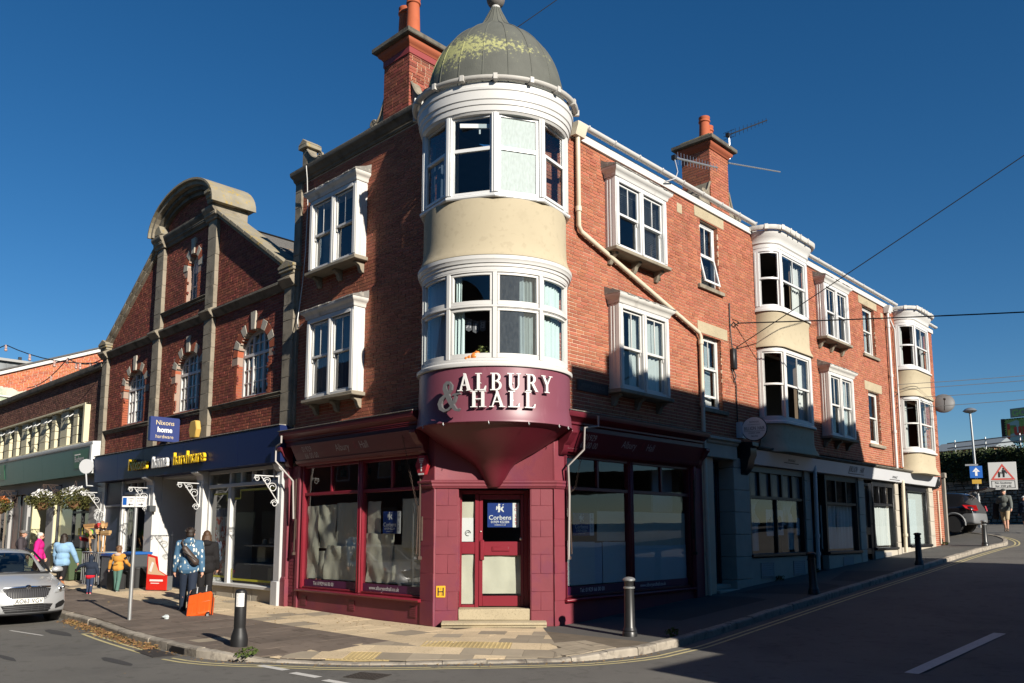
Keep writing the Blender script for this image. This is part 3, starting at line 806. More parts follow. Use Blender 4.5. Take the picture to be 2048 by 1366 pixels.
chimney(FR,8.22,9.17,-1.12,-0.28,9.9,11.7,corner,[(8.6,-0.62,0.72),(8.95,-0.72,0.62)],False,False,22)
m=MB();m.prism(FR,[(-1.1,9.75),(-0.28,9.75),(-0.28,10.12),(-0.34,10.3),(-1.1,10.34)],7.72,8.22);m.build('console_base',stone_grey,corner,bevel=0.02)
scroll(FR,8.22,10.28,0.42,0.52,-0.95,-0.28,-1);scroll(FR,9.17,9.95,0.62,0.85,-0.6,-0.27,1)
# ---------- eaves: fascia board, gutter, downpipes
m=MB();m.box(FR,2.15,25.12,-0.1,0.05,9.68,9.86);m.build('eaves_board',white_paint,corner,bevel=0.005)
def gutter(F,u0,u1,d,z,parent,r=0.075,brk=0.9):
 m=MB();P=[(d+r*math.sin(a),z-r*math.cos(a))for a in[R_(-90+18*i)for i in range(11)]]
 P2=P+[(p[0]*1-0.0,p[1])for p in[]]
 outer=[(d+r*math.sin(R_(-90+18*i)),z-r*math.cos(R_(-90+18*i)))for i in range(11)]
 inner=[(d+(r-0.008)*math.sin(R_(90-18*i)),z-(r-0.008)*math.cos(R_(90-18*i)))for i in range(11)]
 m.prism(F,outer+inner,u0,u1)
 u=u0+0.3
 while u<u1:
  m.prism(F,[(d-r-0.01,z+0.012),(d+r+0.01,z+0.012),(d+r+0.012,z-0.02),(d+r*0.7,z-r*0.72),(d,z-r-0.012),(d-r-0.01,z-0.04)],u,u+0.035);u+=brk
 return m.build('gutter',white_paint,parent,smooth=40)
gutter(FR,2.2,9.75,0.14,9.96,corner);gutter(FR,12.5,20.6,0.14,9.96,corner);gutter(FR,23.2,25.2,0.14,9.96,corner)
def pipe(F,pts,parent,r=0.042,mat=None,collars=(),hopper=None):
 m=MB();m.tube([F(*p)for p in pts],r,10)
 for p in collars:m.tube([F(p[0],p[1],p[2]-0.05),F(p[0],p[1],p[2]+0.05)],r*1.35,10)
 if hopper:
  u,d,z=hopper
  m.prism(F,[(d-0.1,z+0.14),(d+0.13,z+0.14),(d+0.13,z+0.08),(d+0.06,z-0.12),(d-0.08,z-0.12)],u-0.15,u+0.15)
 return m.build('downpipe',mat or white_dirty,parent,smooth=50)
cream_pipe=M('cream_pipe',(0.62,0.55,0.42),0.5,0.4,var=0.12,vscale=3)
pipe(FR,[(2.28,0.09,9.72),(2.28,0.09,7.80),(2.36,0.09,7.70),(6.78,0.09,6.42),(6.86,0.09,6.32),(6.86,0.09,4.05)],corner,0.05,cream_pipe,[(2.28,0.09,8.15),(6.86,0.09,6.2),(6.86,0.09,4.7)],(2.28,0.1,9.8))
pipe(FR,[(6.80,0.13,3.98),(6.80,0.13,2.9),(6.86,0.12,0.27)],corner,0.05,cream_pipe,[(6.82,0.125,2.2),(6.84,0.12,1.2)])
pipe(FR,[(19.78,0.1,9.5),(19.78,0.1,3.9)],corner,0.05,white_paint,[(19.78,0.1,9.0),(19.78,0.1,7.2),(19.78,0.1,5.2)],(19.8,0.1,9.6))
pipe(FR,[(20.05,0.08,9.4),(20.05,0.08,9.3),(20.45,0.08,9.0),(20.45,0.08,4.0)],corner,0.035,white_paint)
pipe(FR,[(12.80,0.16,3.6),(12.80,0.16,3.4),(12.80,0.14,0.65)],corner,0.055,white_paint,[(12.8,0.15,1.6),(12.8,0.15,1.1)])
pipe(FR,[(20.1,0.16,3.5),(20.07,0.14,1.0)],corner,0.06,cream_pipe,[(20.08,0.15,1.6)])
pipe(FR,[(24.35,0.05,3.3),(24.35,0.05,1.25)],corner,0.03,cream_pipe)
m=MB();m.tube([FL(*p)for p in[(-6.0,0.25,10.2),(-6.02,0.2,9.9),(-6.2,0.05,9.3),(-6.25,0.04,8.2),(-6.33,0.04,7.5),(-6.42,0.05,6.9),(-6.4,0.1,6.6),(-6.2,0.2,6.35),(-5.85,0.3,6.36)]],0.012,5)
m.build('cable',white_paint,corner,smooth=60)
# ================================================================== CORNER TURRET (part of the corner building)
for(u1,z0,z1)in((7.99,7.72,9.38),(7.98,4.68,6.47),(18.72,7.72,9.38),(18.76,4.66,6.43)):
 brick_wall(Frame(FR.a-R_(90),FR(u1-0.006,0,0)),lay_bricks(-0.115,-0.005,z0,z1,seed=int(u1*10)),brick_red,corner,0.0,0)
E_=0.85
AW=R_(118)
def tplan(r,a0=-AW,a1=AW,n=40):return ell_plan(r,E_,a0,a1,n)
T0=tplan(1.0)
def tsweep(mb,prof,a0=-AW,a1=AW,n=44):
 """profile of true radii swept round the turret"""
 k=n+1;vs=[]
 for r,z in prof:
  for i in range(k):
   a=a0+(a1-a0)*i/n
   vs.append(FT(r*math.sin(a),r*E_*math.cos(a),z))
 fs=[(i*k+j,i*k+j+1,(i+1)*k+j+1,(i+1)*k+j)for i in range(len(prof)-1)for j in range(n)]
 return mb.add(vs,fs)
def tbox(mb,r0,r1,a0,a1,z0,z1,n=None):
 n=n or max(1,int(abs(a1-a0)/R_(5)))
 k=n+1;prof=[(r0,z0),(r1,z0),(r1,z1),(r0,z1)]
 vs=[FT(r*math.sin(a0+(a1-a0)*i/n),r*E_*math.cos(a0+(a1-a0)*i/n),z)for r,z in prof for i in range(k)]
 fs=[(q*k+j,q*k+j+1,((q+1)%4)*k+j+1,((q+1)%4)*k+j)for q in range(4)for j in range(n)]
 fs+=[tuple(q*k for q in range(4)),tuple(q*k+n for q in range(4))[::-1]]
 return mb.add(vs,fs)
m=MB()
tsweep(m,[(1.445,3.625),(1.38,3.60),(1.30,3.55),(1.10,3.40),(0.85,3.24),(0.60,3.10),(0.40,2.98),(0.30,2.86),(0.22,2.72),(0.15,2.60),(0.10,2.545)],R_(-100),R_(100))
m.build('corbel_cone',maroon_wood,corner,smooth=40)
m=MB();tsweep(m,[(1.36,3.615),(1.468,3.615),(1.468,3.64),(1.455,3.66),(1.435,3.9),(1.425,4.58),(1.35,4.60)])
sign=m.build('sign_drum',maroon_sign,corner,smooth=40)
m=MB()
for a in(-62,-38,-4,24,52,66):
 p=FT(1.47*math.sin(R_(a)),1.47*E_*math.cos(R_(a)),3.62)
 m.tube([p,(p[0],p[1],p[2]-0.04),(p[0]+0.02,p[1]-0.01,p[2]-0.055),(p[0]+0.025,p[1],p[2]-0.03)],0.006,5)
m.build('hook',steel,sign,smooth=50)
m=MB();tsweep(m,[(1.36,4.59),(1.465,4.595),(1.475,4.62),(1.475,4.655),(1.44,4.675),(1.40,4.70),(1.30,4.70)])
m.build('sill',white_paint,corner,smooth=40)
MA=[-105,-77,-37,0,37,77,105]
ZL0,ZL1,ZLM=4.70,6.36,5.685
m=MB()
tbox(m,1.28,1.395,-AW,AW,ZL0,ZL0+0.05);tbox(m,1.28,1.395,-AW,AW,ZL1-0.05,ZL1)
tbox(m,1.29,1.385,-AW,AW,ZLM-0.03,ZLM+0.03);tbox(m,1.385,1.405,-AW,AW,ZLM-0.015,ZLM+0.022)
for a in MA:tbox(m,1.285,1.40,R_(a)-0.028,R_(a)+0.028,ZL0+0.05,ZL1-0.05,2)
low=m.build('window',white_paint,corner,bevel=0.005,smooth=40)
sm=MB()
for a,b in zip(MA,MA[1:]):
 a_,b_=R_(a)+0.032,R_(b)-0.032
 for z0,z1,bot in((ZL0+0.055,ZLM-0.034,0.085),(ZLM+0.034,ZL1-0.055,0.075)):
  w=0.042
  tbox(sm,1.31,1.372,a_,b_,z0,z0+bot);tbox(sm,1.31,1.372,a_,b_,z1-w,z1)
  tbox(sm,1.31,1.372,a_,a_+w/1.3,z0+bot,z1-w,1);tbox(sm,1.31,1.372,b_-w/1.3,b_,z0+bot,z1-w,1)
  p=MB();tsweep(p,[(1.34,z0+bot-0.01),(1.34,z1-w+0.01)],a_+0.02,b_-0.02,8)
  p.build('pane',glass_haze if(a==0)else glass,low,smooth=60)
sm.build('casement',white_paint,low,bevel=0.004,smooth=40)
def tcurtain(a0,a1,z0,z1,r,waves,mat,parent,amp=0.022,seed=0):
 n=int(waves*7);k=n+1;rg=random.Random(seed);ph=rg.random()*6;vs=[]
 for i in range(6):
  t=i/5
  for j in range(k):
   a=R_(a0+(a1-a0)*j/n);rr=r+amp*math.sin(j/n*waves*6.283+ph+t*0.5)+amp*0.5*math.sin(j/n*waves*14.1+ph)
   vs.append(FT(rr*math.sin(a),rr*E_*math.cos(a),z1-(z1-z0)*t))
 mb=MB();mb.add(vs,[(i*k+j,i*k+j+1,(i+1)*k+j+1,(i+1)*k+j)for i in range(5)for j in range(n)])
 return mb.build('curtain',mat,parent,smooth=70)
for i,(a0,a1,w,mt)in enumerate(((-100,-41,12,M('curtain_blue',(0.42,0.50,0.58),0.9)),(-35,-27,2.5,curtain_teal),(21,34,3.5,curtain_white),(39,76,8,curtain_teal))):
 tcurtain(a0,a1,ZL0+0.03,ZLM-0.02,1.22,w,mt,low,seed=i)
 tcurtain(a0,a1 if i!=1 else-29,ZLM+0.03,ZL1-0.08,1.23,w,mt,low,seed=i+9)
m=MB();tsweep(m,[(1.30,6.34),(1.40,6.34),(1.405,6.40),(1.425,6.41),(1.43,6.46),(1.455,6.47),(1.465,6.52),(1.48,6.535),(1.485,6.60),(1.37,6.63)])
m.build('turret_cornice',white_paint,corner,smooth=35)
m=MB();tsweep(m,[(1.36,6.615),(1.468,6.615),(1.468,6.635),(1.44,6.68),(1.405,6.77),(1.385,6.90),(1.378,7.1),(1.378,7.70),(1.3,7.72)])
m.build('render_drum',cream_render,corner,smooth=50)
FA=[-112,-80,-38,0,38,80,112]
RU=1.415
ZU0,ZU1,ZUM=7.80,9.32,8.66
def fpt(a,r):return(r*math.sin(R_(a)),r*E_*math.cos(R_(a)))
m=MB()
pl=[fpt(a,RU)for a in FA]
sweep(m,FT,[fpt(a,RU+0.055)for a in FA],[(-0.3,7.72),(-0.02,7.70),(0.0,7.72),(0.0,7.755),(-0.05,7.79),(-0.3,7.80)])
m.build('sill',white_upvc,corner,smooth=20)
up=None
fm=MB()
for a in FA:
 c0=fpt(a,RU);nrm=Vector((math.sin(R_(a)),math.cos(R_(a))/E_)).normalized()
 t=Vector((nrm.y,-nrm.x))
 for(w,o0,o1)in((0.065,-0.09,0.0),(0.03,0.0,0.018)):
  q=[(c0[0]+t.x*s*w+nrm.x*o,c0[1]+t.y*s*w+nrm.y*o)for s,o in((-1,o0),(1,o0),(1,o1),(-1,o1))]
  fm.add([FT(x,y,z)for z in(ZU0,ZU1)for x,y in q],[(0,1,5,4),(1,2,6,5),(2,3,7,6),(3,0,4,7),(0,3,2,1),(4,5,6,7)])
up=fm.build('window',white_upvc,corner,bevel=0.004)
for i,(a,b)in enumerate(zip(FA,FA[1:])):
 A=Vector(fpt(a,RU-0.03));B=Vector(fpt(b,RU-0.03));L=(B-A).length;dr=(B-A)/L;nn=Vector((-dr.y,dr.x))
 def FF(u,d,z,A=A,dr=dr,nn=nn):return FT(A.x+dr.x*u+nn.x*d,A.y+dr.y*u+nn.y*d,z)
 m=MB();e0,e1=0.055,L-0.055
 opening=i in(1,4)
 m.box(FF,e0,e1,-0.05,0.0,ZU0,ZU0+0.05);m.box(FF,e0,e1,-0.05,0.0,ZU1-0.06,ZU1)
 m.box(FF,e0,e0+0.05,-0.05,0.0,ZU0+0.05,ZU1-0.06);m.box(FF,e1-0.05,e1,-0.05,0.0,ZU0+0.05,ZU1-0.06)
 m.box(FF,e0+0.05,e1-0.05,-0.05,0.002,ZUM-0.035,ZUM+0.035)
 if opening:
  m.box(FF,e0+0.03,e1-0.03,0.002,0.022,ZUM-0.03,ZUM+0.03);m.box(FF,e0+0.03,e0+0.08,0.002,0.022,ZU0+0.03,ZUM-0.03);m.box(FF,e1-0.08,e1-0.03,0.002,0.022,ZU0+0.03,ZUM-0.03);m.box(FF,e0+0.08,e1-0.08,0.002,0.022,ZU0+0.03,ZU0+0.085)
 m.build('casement',white_upvc,up,bevel=0.004)
 g=glass_frost if i==3 else glass
 for z0,z1 in((ZU0+0.04,ZUM-0.03),(ZUM+0.03,ZU1-0.05)):pane(FF,e0+0.04,e1-0.04,z0,z1,-0.022,up,g)
tcurtain(-104,-82,ZU0,ZU1-0.1,1.2,4,curtain_dark,up);tcurtain(-74,-58,ZU0,ZUM-0.03,1.15,3,curtain_dark,up,seed=2);tcurtain(44,54,ZU0,ZUM,1.18,2.5,curtain_white,up,seed=3)
m=MB();m.box(FT,-0.65,-0.05,1.02,1.06,9.08,9.16);m.box(FT,-0.3,-0.27,1.02,1.03,8.98,9.08);m.build('roller_blind',white_upvc,up)
m=MB();tsweep(m,[(1.28,9.30),(1.40,9.30),(1.43,9.34),(1.445,9.345),(1.455,9.44),(1.475,9.45),(1.485,9.53),(1.505,9.545),(1.515,9.70),(1.535,9.715),(1.54,9.76),(1.52,9.78),(1.52,9.86),(1.3,9.9)])
m.build('turret_cornice',white_paint,corner,smooth=30)
m=MB()
rc,zc,rr=1.575,9.94,0.07
prof=[(rc+rr*math.cos(R_(a)),zc+rr*math.sin(R_(a)))for a in range(180,361,20)]+[(rc+(rr-0.01)*math.cos(R_(a)),zc+(rr-0.01)*math.sin(R_(a)))for a in range(360,179,-20)]
tsweep(m,prof+[prof[0]],R_(-100),R_(88))
for a in(-98,-70,-44,-22,0,24,46,68,86):tbox(m,rc-0.085,rc+0.085,R_(a)-0.022,R_(a)+0.022,zc-0.085,zc+0.025,1)
m.build('gutter',M('gutter_grey',(0.52,0.50,0.46),0.5,0.4,var=0.15,vscale=4),corner,smooth=45)
DP=[(1.36,9.90),(1.37,10.02),(1.36,10.20),(1.325,10.42),(1.26,10.66),(1.16,10.90),(1.03,11.12),(0.87,11.31),(0.69,11.47),(0.50,11.60),(0.355,11.71),(0.255,11.84),(0.185,11.98),(0.125,12.10),(0.095,12.18),(0.09,12.20)]
def dome_interp(n):
 out=[]
 for i in range(n+1):
  t=i/n*(len(DP)-1);k=min(int(t),len(DP)-2);f=t-k
  p0,p1,p2,p3=DP[max(k-1,0)],DP[k],DP[k+1],DP[min(k+2,len(DP)-1)]
  out.append(tuple(0.5*(2*b+(c-a)*f+(2*a-5*b+4*c-d)*f*f+(3*b-a-3*c+d)*f**3)for a,b,c,d in zip(p0,p1,p2,p3)))
 return out
def dome_mat():
 m=MATS['dome_lead'];nt=m.node_tree;N=nt.nodes;Lk=nt.links
 b=N['Principled BSDF'];src=b.inputs['Base Color'].links[0].from_socket
 geo=N.new('ShaderNodeNewGeometry');sx=N.new('ShaderNodeSeparateXYZ');Lk.new(geo.outputs['Position'],sx.inputs[0])
 def nz(s,det=6):
  n=N.new('ShaderNodeTexNoise');n.inputs['Scale'].default_value=s;n.inputs['Detail'].default_value=det;n.inputs['Roughness'].default_value=0.7;Lk.new(geo.outputs['Position'],n.inputs['Vector']);return n.outputs['Fac']
 def mth(op,a,c):
  n=N.new('ShaderNodeMath');n.operation=op
  for i,v in enumerate((a,c)):
   if isinstance(v,(int,float)):n.inputs[i].default_value=v
   else:Lk.new(v,n.inputs[i])
  return n.outputs[0]
 hz=mth('SUBTRACT',1.0,mth('ABSOLUTE',mth('DIVIDE',mth('SUBTRACT',sx.outputs['Z'],10.72),0.62),0))
 side=mth('MULTIPLY',mth('ADD',mth('MULTIPLY',sx.outputs['Y'],-0.30),mth('MULTIPLY',sx.outputs['X'],-0.16)),1.0)
 f=mth('ADD',mth('MULTIPLY',hz,0.34),mth('ADD',mth('MULTIPLY',nz(16),0.75),mth('MULTIPLY',nz(4.0),0.45)))
 f=mth('ADD',f,mth('MULTIPLY',side,0.35))
 mr=N.new('ShaderNodeMapRange');mr.inputs['From Min'].default_value=0.86;mr.inputs['From Max'].default_value=0.98;Lk.new(f,mr.inputs['Value'])
 mx=N.new('ShaderNodeMix');mx.data_type='RGBA';Lk.new(mr.outputs[0],mx.inputs[0]);Lk.new(src,mx.inputs[6]);mx.inputs[7].default_value=(0.30,0.30,0.13,1)
 Lk.new(mx.outputs[2],b.inputs['Base Color'])
dome_mat()
NS=18
dp=dome_interp(30)
dm=MB();ns=NS*4
dm.lathe(dp,(0,0,0),ns,0,E_*1.06,F=FT)
dome=dm.build('dome',dome_lead,corner,smooth=60)
for j in range(NS):
 a=2*math.pi*(j+0.5)/NS
 pts=[FT(r*math.sin(a),r*E_*1.06*math.cos(a),z)for r,z in dp[:-2]]
 q=MB();q.tube(pts,[0.012]*len(pts),6)
 q.build('seam',dome_lead,dome,smooth=60)
q=MB();q.lathe([(0.085,12.17),(0.095,12.20),(0.085,12.235)],n=16,F=FT);q.build('finial_collar',M('lead_white',(0.5,0.49,0.47),0.7,var=0.3,vscale=20),dome,smooth=50)
q=MB();c=FT(0,0,0);q.ball((c[0],c[1],12.39),(0.185,0.185,0.19),24,16);q.tube([(c[0],c[1],12.5),(c[0],c[1],12.9)],[0.05,0.02],10);q.build('finial',M('finial_stone',(0.19,0.175,0.16),0.8,0.3,var=0.4,vscale=9,bump=0.4),dome,smooth=60)
# ---------- raised letters on the sign drum (drawn by hand as broad-nib strokes)
TK,TN,SH=0.155,0.065,0.05
def rib(pts):
 """variable-width stroke: (x, y, w) -> polygon"""
 L=[];R=[]
 for i,p in enumerate(pts):
  a=pts[max(i-1,0)];b=pts[min(i+1,len(pts)-1)]
  tx,ty=b[0]-a[0],b[1]-a[1];l=math.hypot(tx,ty)or 1;nx,ny=-ty/l,tx/l
  L.append((p[0]+nx*p[2]/2,p[1]+ny*p[2]/2));R.append((p[0]-nx*p[2]/2,p[1]-ny*p[2]/2))
 return L,R
def bar(x0,x1,y0,y1):return[(x0,y0),(x1,y0),(x1,y1),(x0,y1)]
def arc(cx,cy,rx,ry,a0,a1,w0,w1,n=14):
 """thick where it runs upright, thin where it runs level"""
 out=[]
 for i in range(n+1):
  a=R_(a0+(a1-a0)*i/n);out.append((cx+rx*math.cos(a),cy+ry*math.sin(a),w0+(w1-w0)*abs(math.cos(a))))
 return out
def serif(x,y,half=0.17):return bar(x-half,x+half,y,y+SH)
GLY={'A':(0.80,[[(0.12,0.0),(0.185,0.0),(0.43,0.80),(0.42,1.02),(0.385,1.02)],[(0.33,1.02),(0.45,1.02),(0.75,0.0),(0.585,0.0)],bar(0.22,0.58,0.30,0.36),serif(0.13,0,0.13),serif(0.68,0,0.16)],[]),'L':(0.62,[bar(0.12,0.12+TK,0,1),bar(0.02,0.38,1-SH,1),[(0.02,0),(0.60,0),(0.64,0.26),(0.585,0.26),(0.50,0.07),(0.02,0.055)]],[]),'B':(0.68,[bar(0.12,0.12+TK,0,1),bar(0.02,0.2,1-SH,1),bar(0.02,0.2,0,SH),bar(0.2,0.34,0.94,1),bar(0.2,0.36,0.50,0.555),bar(0.2,0.36,0,0.06)],[arc(0.33,0.755,0.20,0.215,90,-90,0.06,0.14),arc(0.35,0.275,0.235,0.245,90,-90,0.06,0.15)]),'U':(0.80,[bar(0.13,0.13+TK,0.33,1),bar(0.02,0.40,1-SH,1),bar(0.635,0.70,0.33,1),bar(0.54,0.80,1-SH,1)],[[(0.2075,0.335,TK),(0.22,0.22,0.145),(0.27,0.11,0.11),(0.35,0.05,0.09),(0.44,0.04,0.085),(0.54,0.09,0.075),(0.62,0.19,0.068),(0.6675,0.335,0.065)]]),'R':(0.74,[bar(0.12,0.12+TK,0,1),bar(0.02,0.2,1-SH,1),bar(0.02,0.38,0,SH),bar(0.2,0.34,0.94,1),bar(0.2,0.36,0.46,0.515),[(0.33,0.50),(0.48,0.50),(0.74,0.03),(0.80,0.0),(0.60,0.0)]],[arc(0.34,0.73,0.21,0.24,90,-90,0.06,0.145)]),'Y':(0.74,[[(0.05,1),(0.21,1),(0.445,0.50),(0.44,0.40),(0.30,0.45)],[(0.615,1),(0.68,1),(0.44,0.45),(0.37,0.50)],bar(0.30,0.30+TK,0,0.48),bar(-0.03,0.28,1-SH,1),bar(0.52,0.76,1-SH,1),serif(0.377,0,0.18)],[]),'H':(0.86,[bar(0.12,0.12+TK,0,1),bar(0.585,0.585+TK,0,1),bar(0.27,0.59,0.48,0.54),bar(0.02,0.375,1-SH,1),bar(0.02,0.375,0,SH),bar(0.485,0.84,1-SH,1),bar(0.485,0.84,0,SH)],[]),'&':(0.95,[],[[(0.62,0.99,0.10),(0.50,1.0,0.12),(0.40,0.92,0.14),(0.38,0.80,0.16),(0.46,0.62,0.17),(0.60,0.40,0.17),(0.76,0.16,0.15),(0.90,0.03,0.10),(1.0,0.0,0.07),(1.08,0.06,0.03)],[(0.60,0.985,0.08),(0.68,0.90,0.10),(0.66,0.76,0.10),(0.55,0.64,0.09),(0.38,0.54,0.10),(0.22,0.42,0.14),(0.15,0.27,0.16),(0.20,0.11,0.14),(0.36,0.02,0.10),(0.54,0.05,0.07),(0.70,0.16,0.07),(0.83,0.34,0.09),(0.90,0.50,0.09),(0.84,0.57,0.06)],[(0.74,0.555,0.05),(0.9,0.57,0.08),(1.10,0.59,0.05)]]),}
def letter(ch,h,mat,u,z,depth=0.05,stand=0.035,wscale=1.0,roll=0.0):
 """one built-up letter standing proud of the drum, its middle at arc position u"""
 w,polys,strokes=GLY[ch]
 w*=h*wscale
 umid=u+w/2
 a=math.asin(max(-0.99,min(0.99,umid/1.43)))
 P=(1.43*math.sin(a),1.43*E_*math.cos(a));nx,ny=math.sin(a),math.cos(a)/E_;l=math.hypot(nx,ny);nx/=l;ny/=l
 def FF(x,d,zz):
  x-=w/2
  return FT(P[0]+ny*x+nx*(d+0.0),P[1]-nx*x+ny*d,zz)
 m=MB();k=0
 for poly in polys:
  m.slab(FF,[(x*h*wscale,z+y*h)for x,y in poly],stand,stand+depth+k*0.0006);k+=1
 for st in strokes:
  Lp,Rp=rib([(x*wscale,y,q)for x,y,q in st])
  for i in range(len(Lp)-1):
   q=[Lp[i],Lp[i+1],Rp[i+1],Rp[i]]
   m.slab(FF,[(x*h,z+y*h)for x,y in q],stand,stand+depth+0.0004+k*0.0006)
  k+=1
 c=FF(w/2,stand-0.02,z+h*0.5)
 m.tube([FF(w/2,-0.01,z+h*0.45),FF(w/2,stand+0.01,z+h*0.45)],0.01,5)
 return m.build('letter',mat,sign,smooth=0)
u=-0.63
for ch,gap in zip('ALBURY',(0.045,0.055,0.065,0.055,0.03,0)):
 letter(ch,0.305,letter_white,u,4.15,wscale=1.03);u+=GLY[ch][0]*0.305*1.03+gap
u=-0.415
for ch,gap in zip('HALL',(0.03,0.04,0.06,0)):
 letter(ch,0.285,letter_white,u,3.855,wscale=1.18);u+=GLY[ch][0]*0.285*1.18+gap
letter('&',0.50,letter_grey,-0.95,3.79,0.06,0.14,0.86)
# ================================================================== GROUND FLOOR OF THE CORNER BUILDING
CH=Frame(R_(45),(-0.8225,0.8225,0.0))
m=MB()
ul,ur=-0.665,0.665
for pl_ in([(-1.97,0.012),(-1.60,0.012),CH(-1.08,0,0)[:2],CH(ul,0,0)[:2],CH(ul,-0.62,0)[:2],(-1.9,0.5)],[(-0.012,1.97-0.08),(-0.5,1.9),CH(ur,-0.62,0)[:2],CH(ur,0,0)[:2],CH(1.08,0,0)[:2],(-0.012,1.60)]):
 m.plate(pl_,-0.25,2.56)
m.plate([(-1.97,0.012),(-1.60,0.012),CH(-1.08,0,0)[:2],CH(1.08,0,0)[:2],(-0.012,1.60),(-0.012,1.89),(-0.5,1.9),(-1.9,0.5)],2.56,4.2)
pier=m.build('corner_pier',maroon_wall,corner,bevel=0.01)
def blocks(F,u0,u1,zs,us,parent,d=0.006):
 k=0
 for i,(z0,z1)in enumerate(zip(zs,zs[1:])):
  cuts=[u0]+([us]if(i%2 and us)else[])+[u1]
  for a,b in zip(cuts,cuts[1:]):
   q=MB();q.box(F,a+0.0012,b-0.0012,-0.01,d+0.0015*((i*7+int(abs(a)*10))%3),z0+0.0012,z1-0.0012);q.build('stone_block',maroon_wall,parent,bevel=0.004)
ZS=[0.0,0.28,0.62,0.95,1.30,1.62,1.93,2.20,2.545]
blocks(CH,-1.085,ul-0.02,ZS,-0.86,corner);blocks(CH,ur+0.02,1.085,ZS,0.86,corner)
blocks(Frame(0,(0,0.012,0)),-1.965,-1.585,[0.0,0.45,0.95,1.45,1.95,2.545],None,corner);blocks(Frame(R_(90),(-0.012,0,0)),1.585,1.885,[0.0,0.45,0.95,1.45,1.95,2.545],None,corner)
m=MB()
PCH=[(-1.99,0.0),(-1.595,-0.0),CH(-1.085,0.012,0)[:2],CH(1.085,0.012,0)[:2],(0.0,1.595),(0.0,1.91)]
plan=[(x,-y)for x,y in PCH]
sweep(m,XYZ,[(x,y)for x,y in PCH],[(0,2.52),(-0.02,2.52),(-0.035,2.55),(-0.05,2.565),(-0.05,2.60),(-0.07,2.63),(-0.07,2.66),(0.02,2.68)])
m.build('string_moulding',maroon_wall,corner,smooth=25)
m=MB()
for s in(-1,1):
 for q in(0.0,0.05,0.10):m.box(CH,s*(0.665-0.0)+(0 if s<0 else-0.02),s*0.665+(0.02 if s<0 else 0),-0.12-q,-0.09-q,0.62,2.35)
m.build('jamb_fluting',maroon_wall,corner)
DD=-0.33
m=MB()
m.box(CH,ul,ul+0.05,DD-0.06,DD,0.31,2.5);m.box(CH,ur-0.10,ur,DD-0.06,DD,0.31,2.5);m.box(CH,ul+0.05,ur-0.1,DD-0.06,DD,2.43,2.5)
m.box(CH,ul+0.30,ul+0.37,DD-0.06,DD+0.006,0.31,2.43);m.box(CH,ul+0.05,ul+0.30,DD-0.05,DD-0.004,0.31,0.36);m.box(CH,ul+0.05,ul+0.30,DD-0.05,DD-0.004,1.30,1.52)
m.build('door_frame',red_wood,corner,bevel=0.005)
m=MB();dl,dr_=ul+0.375,ur-0.105
m.box(CH,dl,dl+0.07,DD-0.055,DD-0.01,0.33,2.42);m.box(CH,dr_-0.06,dr_,DD-0.055,DD-0.01,0.33,2.42);m.box(CH,dl+0.07,dr_-0.06,DD-0.055,DD-0.01,0.33,0.52);m.box(CH,dl+0.07,dr_-0.06,DD-0.055,DD-0.01,1.27,1.53);m.box(CH,dl+0.07,dr_-0.06,DD-0.055,DD-0.01,2.33,2.42)
door=m.build('door',red_wood,corner,bevel=0.005)
m=MB();m.box(CH,dl+0.02,dl+0.10,DD-0.01,DD+0.02,1.18,1.56);m.build('push_plate',red_wood,door,bevel=0.012)
m=MB();m.box(CH,dl+0.25,dl+0.58,DD-0.01,DD+0.006,1.35,1.44);m.box(CH,dl+0.27,dl+0.56,DD+0.006,DD+0.012,1.365,1.425);m.build('letter_plate',red_wood,door,bevel=0.004)
m=MB();c=CH(dl+0.035,DD,1.72);m.ball(c,0.017,10,6);c=CH(dr_-0.06,DD,1.58);m.ball(c,0.03,12,6);m.build('lock',M('brass_pale',(0.7,0.66,0.55),0.3,metal=0.6),door,smooth=60)
pane(CH,dl+0.06,dr_-0.05,1.52,2.34,DD-0.03,door,glass_shop);pane(CH,dl+0.06,dr_-0.05,0.51,1.28,DD-0.03,door,glass_shop)
pane(CH,ul+0.045,ul+0.305,1.5,2.44,DD-0.03,corner,glass_shop);pane(CH,ul+0.045,ul+0.305,0.35,1.31,DD-0.03,corner,glass_shop)
def paper(F,u0,u1,z0,z1,d,label,mat=None,crumple=0.012,seed=0,group='sheets of lining paper hung behind the shop glass',edge=0.0,name='paper_sheet',fold=0.0):
 m=MB();rg=random.Random(seed);nu,nz=max(4,int((u1-u0)/0.07)),max(4,int((z1-z0)/0.07));vs=[]
 for k in(0,1):
  for i in range(nz+1):
   for j in range(nu+1):
    s,t=j/nu,i/nz
    w=crumple*(noise.noise(Vector((s*(u1-u0)*4+seed*3.1,t*(z1-z0)*2.2,seed*1.7)))*2+0.5*noise.noise(Vector((s*9+t*7,seed,t*3))))+fold*abs(math.sin(s*7+t*4+seed))
    e=edge*noise.noise(Vector((s*3,seed,5.0)))if i==nz else 0
    vs.append(F(u0+(u1-u0)*s+edge*0.5*noise.noise(Vector((t*3,seed,2.0)))*(j in(0,nu)),d+w-k*0.002,z0+(z1-z0)*t+e))
 o=(nz+1)*(nu+1);fs=[]
 for i in range(nz):
  for j in range(nu):
   a=i*(nu+1)+j;fs.append((a,a+1,a+nu+2,a+nu+1));fs.append((o+a,o+a+nu+1,o+a+nu+2,o+a+1))
 m.add(vs,fs)
 b=m.build(name,mat or paper_m,None,recalc=False,smooth=50)
 return tag(b,label,'paper',group)
paper(CH,dl+0.07,dr_-0.055,0.56,1.27,DD-0.055,'crumpled cream paper filling the lower glass of the red corner door',seed=1)
paper(CH,ul+0.05,ul+0.30,0.37,1.30,DD-0.055,'narrow cream paper in the low sidelight left of the red door',seed=2)
